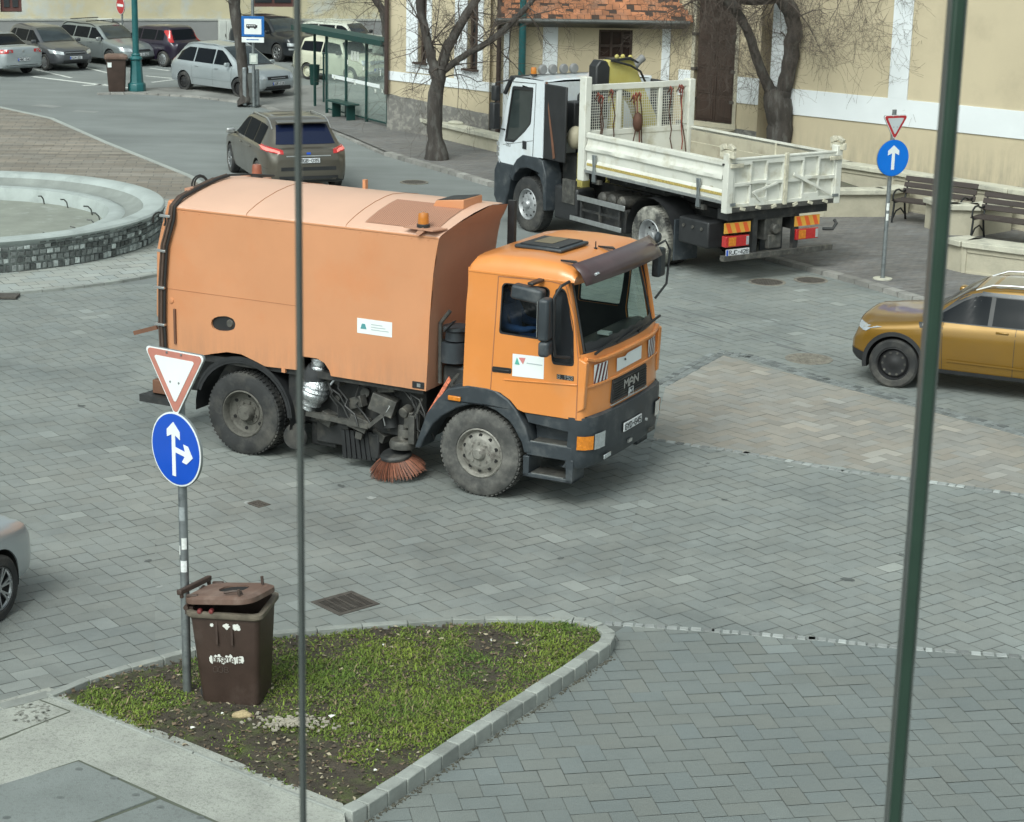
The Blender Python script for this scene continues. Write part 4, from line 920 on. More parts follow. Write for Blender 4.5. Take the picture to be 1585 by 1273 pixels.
# ---- bus shelter
a = pt(506, 175, .05); b = pt(600, 199, .05); d = (b - a); LS = d.length; sh = thing('bus_shelter', (a.x, a.y, .05), atan2(d.y, d.x), 'green steel bus shelter with glass back wall and a small seat', 'bus shelter')
HS = 2.20
for k in range(4):
    MB().box((LS * k / 3, 0, HS / 2), (.075, .07, HS)).build('post', M_gr2, sh, bevel=.006)
G_sh = glassmat('shelter_glass', (.90, .95, .93), .80, .15); G_sh.node_tree.nodes['Principled BSDF'].inputs['Base Color'].default_value = (.42, .47, .45, 1)  # pale base colour paints a whitish reflection into the panes
for k in range(3):
    pn = MB().box((LS * (k + .5) / 3, 0, 1.15), (LS / 3 - .11, .010, 2.02)).build('glass_panel', G_sh, sh)
    mb = MB().box((LS * (k + .5) / 3, 0, .13), (LS / 3 - .09, .04, .04)).box((LS * (k + .5) / 3, 0, 2.17), (LS / 3 - .09, .04, .04)); mb.build('panel_rail', M_gr2, sh)
MB().bb((.35, -.012, 1.02), (LS - .45, -.008, 1.12)).build('white_strip', M_sw, sh)
rnd = random.Random(12)
for k in range(11):
    x = rnd.uniform(.3, LS - .15); z = rnd.uniform(.8, 1.9) if k > 2 else 1.62; w_, h_ = rnd.uniform(.04, .1), rnd.uniform(.07, .16)
    if k < 3: x = LS * .42 + k * .17; w_, h_ = .13, .26
    MB().bb((x, -.014, z), (x + w_, -.009, z + h_)).build('poster_scrap', MATS['paper'], sh)
MB().add([(-1.7, -.28, HS + .0), (LS + .22, -.28, HS + .0), (LS + .22, -.28, HS + .13), (-1.7, -.28, HS + .13)], [(0, 1, 2, 3)]).bb((-1.7, -.30, HS), (LS + .2, -.27, HS + .14)).bb((-1.7, .44, HS + .0), (LS + .2, .47, HS + .10)).build('fascia', M_gr2, sh)
MB().prism([(-.29, HS + .10), (-.29, HS + .13), (.10, HS + .16), (.47, HS + .12), (.47, HS + .09)], -1.72, LS + .22, 'YZ').build('roof', M_green, sh)
for x in (-1.6,): MB().box((x, .4, HS / 2), (.06, .06, HS)).build('post', M_gr2, sh)
MB().box((LS, .4, HS / 2), (.06, .06, HS)).build('post', M_gr2, sh); MB().bar((-1.6, 0, HS - .03), (LS, 0, HS - .03), .06, .06).build('beam', M_gr2, sh)
st_ = thing('seat'); st_.parent = sh; st_.location = (LS * .42, -.28, 0)
MB().box((0, 0, .47), (1.35, .36, .045)).build('seat_board', M_gr2, st_, bevel=.006)
for x in (-.38, .5): MB().box((x, 0, .225), (.05, .25, .45)).build('leg', M_gr2, st_)
# ---- brown wheelie bins
M_bin = mat('brown_plastic', (.055, .034, .027), .55, var=.2, vscale=4, bump=.12, bscale=40, col2=(.085, .06, .05), c2scale=3, c2lo=.55, c2hi=.75)
M_lid = mat('faded_brown_plastic', (.14, .085, .065), .55, var=.2, vscale=6, col2=(.20, .14, .115), c2scale=5, c2lo=.5, c2hi=.7)
M_tyre = mat('rubber', (.03, .031, .032), .8, var=.3, vscale=6, bump=.3, bscale=50)
M_paperw = mat('torn_paper', (.72, .72, .68), .8, var=.15, vscale=30)
def bin_body(t, W0, D0, W1, D1, H):
    """x = long side towards the handle; lofted tapered tub with rim"""
    def ring(w, d, z, r=.05, n=4):
        out = []
        for sx, sy, a0 in ((1, 1, 0), (-1, 1, 90), (-1, -1, 180), (1, -1, 270)):
            for k in range(n + 1): a = rad(a0 + 90 * k / n); out.append((sx * (w / 2 - r) + r * cos(a), sy * (d / 2 - r) + r * sin(a), z))
        return out
    rows = [ring(W0 * .96, D0 * .96, 0), ring(W0, D0, .03), ring(W0 + (W1 - W0) * .9, D0 + (D1 - D0) * .9, H * .88), ring(W1, D1, H * .93), ring(W1, D1, H)]
    mb = MB().grid(rows, True); mb.f.append(tuple(range(20))[::-1]); inner = [ring(W1 - .05, D1 - .05, H, .04), ring(W0, D0, H * .5, .04)]
    mb.grid([rows[-1], inner[0], inner[1]], True)
    return mb.build('tub', M_bin, t), ring
near = thing('wheelie_bin', (0, 0, 0), 0, 'battered brown wheelie bin with torn paper and a warped open lid on the grass', 'rubbish bin')
tb_, ring = bin_body(near, .50, .40, .60, .50, .84)
MB().grid([ring(.64, .54, .80, .06), ring(.66, .56, .815, .06), ring(.66, .56, .85, .06), ring(.62, .52, .855, .05), ring(.57, .47, .85, .05)], True).build('rim', mat('worn_rim', (.16, .135, .105), .7, var=.35, vscale=8), near)
lid = thing('lid'); lid.parent = near; lid.location = (-.31, 0, .925); lid.rotation_euler = (rad(-6), rad(-6.5), rad(-10)); lid.scale = (1.05, 1.05, 1.0)
rows = [[(x, y, z) for x, y, z in [(a[0] * 1 + .30, a[1], a[2]) for a in ring(w, d, z_, r_)]] for w, d, z_, r_ in ((.60, .50, -.045, .12), (.615, .515, -.04, .12), (.615, .515, 0.0, .12), (.54, .44, .022, .10))]
hole = [(.34 + .12 * cos(2 * pi * k / 20), .12 * sin(2 * pi * k / 20), .03) for k in range(20)]
hr = [(.34 + .11 * cos(2 * pi * k / 20 + .9), .11 * sin(2 * pi * k / 20 + .9), .034) for k in range(20)]
mb = MB().grid(rows, True); inn = [(a[0] + .30, a[1], .024) for a in ring(.46, .40, 0, .12)]; outr = rows[-1]
mb.grid([outr, inn], True)
# bridge to the round opening
ang = lambda p: atan2(p[1], p[0] - .34)
h2 = []
for p_ in inn: a = ang(p_); h2.append((.34 + .135 * cos(a), .135 * sin(a), .032))
h3 = [(.34 + .12 * cos(ang(p_)), .12 * sin(ang(p_)), .030) for p_ in inn]; h4 = [(.34 + .12 * cos(ang(p_)), .12 * sin(ang(p_)), -.03) for p_ in inn]
mb.grid([inn, h2, h3, h4], True); mb.build('lid_shell', M_lid, lid)
MB().lathe([(0, .016), (.125, .016), (.125, .01)], (.34, 0, 0), 'Z', 20).build('lid_hole_shade', M_dark, lid)  # black disc paints the shade seen through the lid opening
MB().bar((-.015, -.25, .055), (-.015, .25, .055), .045, .045).bar((-.01, -.22, .0), (-.01, -.22, .05), .03, .03).bar((-.01, .22, .0), (-.01, .22, .05), .03, .03).bar((.03, -.21, .02), (.13, -.21, .02), .03, .03).bar((.03, .21, .02), (.13, .21, .02), .03, .03).build('handle', M_bin, lid, bevel=.01)
MB().tube([(.50, -.18, .03), (.50, -.18, .055), (.44, -.2, .06), (.36, -.2, .045)], .011, 6).tube([(.52, .14, .03), (.52, .14, .10)], .012, 6).tube([(.50, -.22, .03), (.50, -.22, .08)], .012, 6).build('lid_lever', M_bin, lid)
mb = MB().cyl((-.33, -.24, .87), (-.33, .24, .87), .022, .022, 10); mb.box((-.31, -.2, .84), (.07, .03, .07)).box((-.31, .2, .84), (.07, .03, .07)); mb.build('hinge', M_bin, near)
for x, z in ((-.20, .862), (-.10, .868)): MB().lathe([(0, -.03), (.018, -.025), (.022, 0), (.018, .02)], (x, -.262, z), 'Y', 12).build('red_plug', mat('red_plug', (.20, .04, .04), .5), near)
for s in (-1, 1): MB().lathe([(0, -.025), (.09, -.025), (.10, -.01), (.10, .01), (.09, .025), (0, .025)], (-.17, s * .15, .10), 'Y', 20).build('wheel', M_tyre, near)
def blob(cx_, cz, w, h, seed, y, name='torn_label', m=M_paperw, par=near, tilt=.115):
    rnd = random.Random(seed); n = 16; P_ = [(cx_ + w / 2 * cos(2 * pi * k / n) * rnd.uniform(.65, 1.15), cz + h / 2 * sin(2 * pi * k / n) * rnd.uniform(.65, 1.15)) for k in range(n)]
    mb = MB(); mb.add([(p_[0], -(.20 + (p_[1] / .84 / .9) * .045) - .0035, p_[1]) for p_ in P_], [tuple(range(n))]); return mb.build(name, m, par, fix=False)
blob(-.11, .735, .035, .04, 1, 0); blob(.015, .73, .06, .06, 2, 0); blob(.10, .725, .08, .07, 3, 0)
for i in range(9): blob(-.13 + i * .032, .42 + (i % 3) * .008, .05, .075, 10 + i, 0)
tx = text_mb('DESRTAVE', .05, .25, .007); tx.v = [(x + .0, -(.20 + ((z + .42) / .84 / .9) * .045) - .006 + y * .3, z + .42) for x, y, z in tx.v]; tx.build('label_lettering', mat('faded_print', (.10, .075, .06), .7), near, fix=False)
tx = text_mb('008', .05, .14, .004); tx.v = [(x - .06, -(.20 + ((z + .33) / .84 / .9) * .045) - .004 + y * .3, z + .33) for x, y, z in tx.v]; tx.build('stamped_number', mat('scratched_plastic', (.10, .075, .062), .7), near, fix=False)
for x in (-.07, .06): MB().box((x, -.247, .68), (.018, .014, .22), rx=rad(-3.4)).build('rib', M_bin, near)
c = (at(318, 1086, .08) + at(400, 1096, .08)) / 2; near.location = (c.x + .02, c.y + .2, .075); near.rotation_euler = (rad(1), rad(-1.5), atan2(at(400, 1096).y - at(318, 1086).y, at(400, 1096).x - at(318, 1086).x) + rad(4))
# far bin, lid shut
far = thing('wheelie_bin', pt(181, 141, .05), rad(12), 'brown wheelie bin with white sticker standing by the teal lamp post', 'rubbish bin')
o_, ring = bin_body(far, .50, .52, .60, .62, 1.0)
MB().grid([ring(.68, .70, .98, .06), ring(.70, .72, 1.0, .06), ring(.69, .71, 1.06, .06), ring(.5, .5, 1.11, .1)], True).build('lid', M_lid, far)
lm = MB().grid([ring(.5, .5, 1.11, .1), ring(.02, .02, 1.12, .005)], True).build('lid_top', M_lid, far)
MB().bar((-.25, .36, 1.03), (.25, .36, 1.03), .05, .05).build('handle', M_bin, far)
for s in (-1, 1): MB().lathe([(0, -.025), (.1, -.025), (.1, .025), (0, .025)], (s * .22, .22, .1), 'X', 16).build('wheel', M_tyre, far)
MB().bb((-.26, -.305, .74), (-.14, -.29, .93)).build('sticker', M_sw, far)
# rock and scraps on the island
p = at(375, 1107, .1); mb = MB().sphere((0, 0, 0), .075, 12, .5); mb.v = [(a * (1.15 + .35 * noise.noise(V3((a * 14, b * 14, 1)))), b * (.62 + .3 * noise.noise(V3((b * 16, a * 14, 2)))), c_ * (1 + .4 * noise.noise(V3((a * 18, c_ * 18, 3))))) for a, b, c_ in mb.v]
o = mb.build('rock', mat('ochre_rock', (.42, .33, .19), .9, var=.25, vscale=12, bump=.5), angle=20); o.location = (p.x, p.y, .10); tag(o, 'small ochre rock lying in front of the brown bin', 'rock')
p = at(450, 1120, .09); mb = MB(); rnd = random.Random(6)
for i in range(260):
    a = rnd.uniform(0, 6.3); r = abs(rnd.gauss(0, .5)); s = rnd.uniform(.006, .022); mb.box((p.x + r * cos(a) * .38, p.y + r * sin(a) * .17, .095 + rnd.uniform(0, .012)), (s * 2, s, s * .7), rz=rnd.uniform(0, 3))
o = mb.build('mortar_crumbs', mat('mortar_crumb', (.36, .33, .27), .95, var=.3, vscale=20), fix=False); o['kind'] = 'stuff'
rnd = random.Random(7); names = {}
for k, (x, y, w, lab) in enumerate(((513, 1110, .03, 'white scrap of paper at the bar side of the crumbled mortar'), (298, 1128, .02, 'crumpled white scrap below the rock on bare soil'), (584, 1163, .015, 'white bit of paper low in the middle of the grass'), (581, 1194, .015, 'white bit of paper near the pointed kerb end of the grass'), (760, 993, .014, 'white bit of paper in the upper right grass'), (800, 997, .014, 'white speck of paper furthest right in the grass'), (344, 1106, .012, 'tiny white scrap beside the rock'), (593, 1000, .014, 'white bit of paper at the upper edge of the grass'))):
    p = at(x, y, .11); mb = MB().add([(-w, -w * .6, 0), (w, -w * .7, .006), (w * .8, w * .7, .0), (-w * .7, w * .6, .008), (0, 0, .014)], [(0, 1, 4), (1, 2, 4), (2, 3, 4), (3, 0, 4)])
    o = mb.build('paper_scrap', M_paperw, fix=False); o.location = (p.x, p.y, .118); o.rotation_euler = (0, 0, rnd.uniform(0, 3)); tag(o, lab, 'litter', 'paper scraps in the grass')
# ---- window mullions of the building the photograph is taken from
M_mul = mat('green_frame_paint', (.018, .042, .028), .35, var=.1, vscale=8, coat=.3)
M_gas = mat('grey_gasket', (.075, .085, .080), .4, var=.15, vscale=8)
def ray_at(px, py, dist):
    d = fw + cr * ((px - CX) / F_PX) - cu * ((py - CY) / F_PX); return CAM + d * dist
a = ray_at(1432, 636, 3.2); t = thing('window_mullion', (a.x, a.y, a.z - 1.2), 0, 'thick dark green window bar at the right, nearest the viewer', 'window bar')
MB().box((0, 0, 1.2), (.0205, .04, 3.0)).build('bar', M_mul, t, bevel=.006); MB().box((-.0108, 0, 1.2), (.003, .03, 3.0)).box((.0112, 0, 1.2), (.003, .03, 3.0)).build('gasket', M_gas, t)
a = ray_at(465, 636, 3.0); t = thing('window_mullion', (a.x, a.y, a.z - 1.2), 0, 'thin grey green window bar at the left, nearest the viewer', 'window bar')
MB().box((0, 0, 1.2), (.0065, .03, 3.0)).build('bar', M_gas, t, bevel=.002); MB().box((0, -.003, 1.2), (.0095, .012, 3.0)).build('gasket', M_gas, t)

# ---- bare trees
M_bark = mat('bark', (.060, .052, .047), .95, var=.35, vscale=5, bump=1.0, bscale=26, stretch=(1, 1, .3), col2=(.105, .10, .092), c2scale=7, c2lo=.5, c2hi=.62)
M_twig = mat('twig', (.085, .068, .058), .95, var=.2)
def wobble(pts, amt, rnd, sub=3):
    out = []
    for a, b in zip(pts, pts[1:]):
        for k in range(sub):
            t = k / sub; p = a[0].lerp(b[0], t); r = a[1] + (b[1] - a[1]) * t; out.append((p + V3([rnd.gauss(0, amt * r) for _ in range(3)]), r * rnd.uniform(.94, 1.08)))
    out.append(pts[-1]); return out
def twig(mb, p, d, L, r, rnd, depth, droop=.0, n=5):
    pts = [p]; rs = [r]; q = p.copy(); dd = d.normalized(); kids = []
    for k in range(n):
        dd = (dd + V3([rnd.gauss(0, .17) for _ in range(3)]) + V3((0, 0, -droop))).normalized(); q = q + dd * (L / n); pts.append(q.copy()); rs.append(max(.0022, r * (1 - .75 * (k + 1) / n)))
        if depth > 0 and k >= 1 and rnd.random() < .85: kids.append((q.copy(), dd.copy(), rs[-1]))
    mb.tube(pts, rs, 4 if depth < 2 else 6, cap=False)
    for a, b, rr in kids:
        s = (b + V3([rnd.gauss(0, .75) for _ in range(3)]) + V3((0, 0, .05 - droop))).normalized(); twig(mb, a, s, L * rnd.uniform(.4, .75), rr * .65, rnd, depth - 1, droop)
def tree(name, base, limbs, label, seed, twigs, ydepth=0.0, z0=.05):
    """limbs: lists of (px, py, radius in px) in the upright plane through the base"""
    rnd = random.Random(seed); t = thing(name, (base.x, base.y, z0), 0, label, 'tree'); Y = base.y; O = V3((base.x, base.y, z0)); tm = MB(); cmb = MB(); ends = []
    for li, limb in enumerate(limbs):
        pts = []; slope = 0 if li == 0 else rnd.uniform(-.35, .35)
        for k, (px, py, r) in enumerate(limb):
            yy = Y + slope * k * .5; p = atY(px, py, yy); pts.append((V3((p.x, p.y, p.z)) - O, r / (F_PX / (yy * 1.03))))
        if li == 0: pts[0] = (V3((pts[0][0].x, 0, 0)), pts[0][1] * 1.35)
        w = wobble(pts, .09, rnd); tm.tube([a for a, _ in w], [b for _, b in w], 12, cap=True)
        for k in range(2, len(w)):
            if li > 0 or k > len(w) * .7: ends.append((w[k][0], (w[k][0] - w[k - 1][0]).normalized(), w[k][1]))
        ends.append((w[-1][0], (w[-1][0] - w[-2][0]).normalized(), w[-1][1])) if li > 0 else None
    tm.build('trunk', M_bark, t, fix=False)
    n, L, r, depth, droop = twigs
    for k in range(n):
        p, d, rr = rnd.choice(ends); s = (d * .3 + V3([rnd.gauss(0, .8) for _ in range(3)])).normalized(); twig(cmb, p, s, L * rnd.uniform(.6, 1.3), min(r, rr * .5), rnd, depth, droop)
    cmb.build('branches', M_twig, t, fix=False)
    return t, cmb
tree('bare_tree', pt(675, 247, .085), [[(675, 247, 14), (674, 215, 11.5), (673, 170, 11), (677, 130, 10.5), (680, 108, 11)],
    [(675, 118, 9), (668, 92, 7.5), (661, 60, 6.5), (652, 25, 6), (648, -15, 5.5), (640, -60, 4)], [(683, 110, 8), (690, 80, 8), (705, 52, 7), (722, 22, 6.5), (745, -12, 5.5), (765, -60, 4)],
    [(683, 112, 6), (702, 98, 5), (725, 82, 4.8), (752, 68, 4.8), (775, 52, 5), (795, 33, 4.5), (818, 8, 4), (850, -30, 3.5)]], 'bare forked tree on the sidewalk between the shelter and the tipper cab', 3, (58, 1.3, .02, 3, .02))
tree('bare_tree', V3((6.27, 47.2, .35)), [[(1203, 262, 19), (1204, 225, 19), (1206, 190, 19), (1203, 160, 20), (1206, 138, 19)],
    [(1196, 148, 9), (1184, 122, 8), (1172, 95, 7), (1163, 62, 7), (1152, 38, 6.5), (1138, 14, 8), (1118, -10, 9), (1090, -35, 8)], [(1212, 145, 12), (1220, 112, 11.5), (1226, 75, 11.5), (1230, 42, 11), (1224, 12, 12), (1205, -8, 11), (1180, -30, 9)],
    [(1226, 62, 7), (1236, 38, 7), (1240, 8, 8), (1262, -22, 7), (1300, -45, 5), (1360, -60, 4)], [(1206, -5, 8), (1165, 2, 7), (1110, -5, 8), (1070, -25, 6)]], 'thick old bare tree with drooping twigs in front of the church wall', 8, (20, 1.7, .02, 3, .05))
tree('bare_tree', pt(380, 163, .05), [[(380, 163, 8), (379, 148, 8.6), (377, 120, 8), (374, 90, 8), (370, 60, 8), (365, 25, 8.2), (361, -15, 9.5), (362, -50, 9)], [(364, -10, 6), (352, -30, 5), (335, -60, 4)]], 'tree trunk with grey bark standing beside the bus stop sign', 5, (10, 1.2, .015, 3, .0))
tree('bare_tree', pt(601, 118, 0), [[(601, 122, 6.5), (600, 95, 6), (598, 60, 6), (596, 32, 6.5), (595, 20, 6.5)], [(595, 22, 5.5), (585, 5, 5.5), (570, -15, 5), (560, -50, 4)], [(596, 22, 5.5), (603, 2, 5), (612, -20, 4.5), (620, -60, 4)]], 'slim bare tree behind the bus shelter at the church corner', 6, (34, 1.6, .015, 3, .02))
# extra hanging twigs of the old tree
rnd = random.Random(31); cmb = MB(); O = V3((6.27, 47.2, .05)); tt = [o for o in SC.objects if o.get('label', '').startswith('thick old')][0]
for k in range(115):
    px = rnd.choice((rnd.uniform(1060, 1180), rnd.uniform(1240, 1470), rnd.uniform(1240, 1470), rnd.uniform(1270, 1480), rnd.uniform(1050, 1500))); py = rnd.uniform(-70, 0); yy = 46.6 + rnd.uniform(-1.2, 1.0); p = atY(px, py, yy) - O
    twig(cmb, V3(p), V3((rnd.gauss(0, .5), rnd.gauss(0, .3), -.9)), rnd.uniform(.7, 1.9), .009, rnd, 3, .03, 6)
for k in range(26):
    px = rnd.uniform(1066, 1150); yy = 46.8 + rnd.uniform(-.6, .6); p = atY(px, rnd.uniform(-40, 5), yy) - O; twig(cmb, V3(p), V3((rnd.gauss(0, .8), rnd.gauss(0, .3), -.3)), rnd.uniform(.5, 1.1), .016, rnd, 3, .02, 5)
# carrying boughs above the frame
for a, b in (((1118, -10), (1060, -60)), ((1262, -22), (1480, -70)), ((1300, -45), (1420, -20)), ((1240, -20), (1380, -35))):
    p = atY(*a, 47.1) - O; q = atY(*b, 46.7) - O; cmb.tube([p, (V3(p) + V3(q)) / 2 + V3((0, 0, .1)), q], [.05, .035, .02], 6)
br = cmb.build('branches', M_twig, tt, fix=False); br.location = (0, 0, .0)
# ============================================================ SHARED VEHICLE PIECES
from mathutils.geometry import tessellate_polygon
M_rub = mat('tyre_black', (.028, .029, .03), .8, var=.35, vscale=5, bump=.2, bscale=40, col2=(.085, .08, .072), c2scale=3, c2lo=.45, c2hi=.7)
M_rubd = mat('dusty_tyre', (.06, .06, .058), .85, var=.3, vscale=5, bump=.25, bscale=40, col2=(.14, .135, .125), c2scale=4, c2lo=.42, c2hi=.65)
M_chs = mat('chassis_black', (.025, .026, .027), .6, var=.4, vscale=5, col2=(.075, .07, .062), c2scale=4, c2lo=.5, c2hi=.72)
M_grime = mat('grimy_metal', (.09, .088, .082), .65, .4, var=.4, vscale=8, col2=(.16, .15, .13), c2scale=7, c2lo=.5, c2hi=.68)
M_plastic = mat('black_plastic', (.022, .023, .025), .45, var=.2, vscale=6)
M_gplast = mat('grey_plastic', (.034, .042, .050), .5, var=.22, vscale=4, col2=(.07, .075, .078), c2scale=4, c2lo=.52, c2hi=.7)
M_glassc = mat('tinted_glass', (.012, .015, .018), .04, var=0, spec=.8)
M_clear = glassmat('cab_glass', (.74, .82, .79), .86, .02, .7)
M_dclear = glassmat('dark_cab_glass', (.50, .56, .56), .84, .02, .6)
M_hl = mat('headlamp', (.55, .58, .60), .12, .5, var=.15, vscale=30, coat=1)
M_amber = mat('amber_lens', (.62, .20, .015), .25, var=.2, vscale=25, coat=.6)
M_redl = mat('red_lens', (.45, .02, .02), .2, var=.15, vscale=25, coat=.8)
M_plate = mat('plate_white', (.66, .68, .70), .4, var=.03)
M_ink = mat('plate_ink', (.03, .03, .035), .5, var=0)
M_alu = mat('aluminium', (.55, .56, .56), .35, .85, var=.12, vscale=10)
M_steelw = mat('wheel_steel', (.27, .26, .235), .6, .35, var=.3, vscale=9, col2=(.11, .10, .09), c2scale=8, c2lo=.5, c2hi=.65)
M_beacon = mat('beacon_amber', (.70, .24, .03), .2, var=.1, coat=1, trans=.25)
def panel(mb, outer, holes=(), a=0.0, b=.04, plane='XZ'):
    """flat plate with holes, from third-axis a to b; reveals included"""
    loops = [list(outer)] + [list(h) for h in holes]
    tri = tessellate_polygon([[V3((p[0], p[1], 0)) for p in l] for l in loops]); flat = [p for l in loops for p in l]
    def P(p, t): return (p[0], t, p[1]) if plane == 'XZ' else ((p[0], p[1], t) if plane == 'XY' else (t, p[0], p[1]))
    n = len(flat); vs = [P(p, a) for p in flat] + [P(p, b) for p in flat]; fs = [tuple(t) for t in tri] + [tuple(i + n for i in t[::-1]) for t in tri]; o = 0
    for l in loops:
        m = len(l); fs += [(o + i, o + (i + 1) % m, o + (i + 1) % m + n, o + i + n) for i in range(m)]; o += m
    return mb.add(vs, fs)
def rpoly(pts, r=.04, n=4):
    """round the corners of a polygon"""
    out = []; m = len(pts)
    for i in range(m):
        p = V3((*pts[i], 0)); a = V3((*pts[i - 1], 0)); c = V3((*pts[(i + 1) % m], 0)); u = (a - p); v = (c - p); rr = min(r, u.length * .45, v.length * .45); s = p + u.normalized() * rr; e = p + v.normalized() * rr
        for k in range(n + 1):
            t = k / n; q = s * (1 - t) ** 2 + p * 2 * t * (1 - t) + e * t * t; out.append((q.x, q.y))
    return out
def truck_wheel(parent, x, y, r, w, out, kind='front', tread=True, mt=None, mr=None, nstud=8, nhole=10):
    """out = +1/-1 : which y side faces outwards"""
    t = thing('wheel'); t.parent = parent; t.location = (x, y, r); t.rotation_euler = (0, random.uniform(0, 1), 0); s = out; h = w / 2; ri = r * .565
    prof = [(ri, s * h * .8), (ri * 1.05, s * h * .95), (r * .75, s * h * 1.02), (r * .90, s * h * .98), (r * .965, s * h * .86), (r * .99, s * h * .7), (r * .992, 0), (r * .99, -s * h * .7), (r * .965, -s * h * .86), (r * .88, -s * h), (ri, -s * h * .85)]
    mb = MB().lathe(prof, axis='Y', n=48)
    for k in range(56):
        a = 2 * pi * k / 56
        for q in (-1, 1):
            c = V3((r * .985 * cos(a + q * .02), q * h * .52, r * .985 * sin(a + q * .02))); mb.box(c, (r * .05, h * .5, .03), ry=-a, )
    mb.build('tyre', mt or M_rub, t, angle=30)
    if kind == 'front': rp = [(ri * 1.02, s * h * .9), (ri * .97, s * h * .98), (ri * .93, s * h * .85), (ri * .86, s * h * .55), (ri * .80, s * h * .62), (ri * .62, s * h * .86), (ri * .56, s * h * .90), (ri * .30, s * h * .90), (ri * .28, s * h * 1.05), (ri * .20, s * h * 1.25), (ri * .18, s * h * 1.28), (0, s * h * 1.28)]
    else: rp = [(ri * 1.02, s * h * .9), (ri * .97, s * h * .98), (ri * .92, s * h * .8), (ri * .88, s * h * .2), (ri * .80, s * h * .0), (ri * .56, -s * h * .1), (ri * .54, s * h * .0), (ri * .36, s * h * .0), (ri * .34, s * h * .55), (ri * .28, s * h * .75), (0, s * h * .78)]
    wm = MB().lathe(rp, axis='Y', n=40)
    mb = wm; n0 = len(mb.f); ph = .55 if kind == 'front' else .42; yy = (.72 if kind == 'front' else -.02)
    for k in range(nhole):
        a = 2 * pi * k / nhole; q = ri * .72; mb.lathe([(0, s * h * (yy + .05)), (ri * .075, s * h * (yy + .05)), (ri * .08, s * h * (yy - .08))], (q * cos(a), 0, q * sin(a)), 'Y', 10)
    n1 = len(mb.f); ys = .92 if kind == 'front' else .05
    for k in range(nstud): a = 2 * pi * (k + .5) / nstud; q = ri * .43; mb.cyl((q * cos(a), s * h * (ys - .1), q * sin(a)), (q * cos(a), s * h * (ys + .12), q * sin(a)), ri * .045, n=6)
    o = mb.build('rim', [mr or M_steelw, M_dark], t, angle=30)
    for i in range(n0, n1): o.data.polygons[i].material_index = 1
    return t
def number_plate(parent, c, rz, txt, w=.52, h=.11, rx=0.0, eu=True, name='number_plate'):
    t = thing(name); t.parent = parent; t.location = c; t.rotation_euler = (rx, 0, rz)
    MB().box((0, 0, 0), (w, .012, h)).build('plate', M_plate, t, bevel=.003)
    if eu: MB().box((-w / 2 + .024, -.0075, 0), (.042, .003, h - .01)).build('euro_band', M_blue, t)
    tx = text_mb(txt, h * .62, w * (.84 if eu else .92), h * .10); tx.v = [(a + (.02 if eu else 0), b - .009, c_) for a, b, c_ in tx.v]; tx.build('characters', M_ink, t, fix=False)
    MB().prism([(-w / 2 - .008, -h / 2 - .008), (w / 2 + .008, -h / 2 - .008), (w / 2 + .008, h / 2 + .008), (-w / 2 - .008, h / 2 + .008)], .004, .010).build('holder', M_plastic, t)
    return t
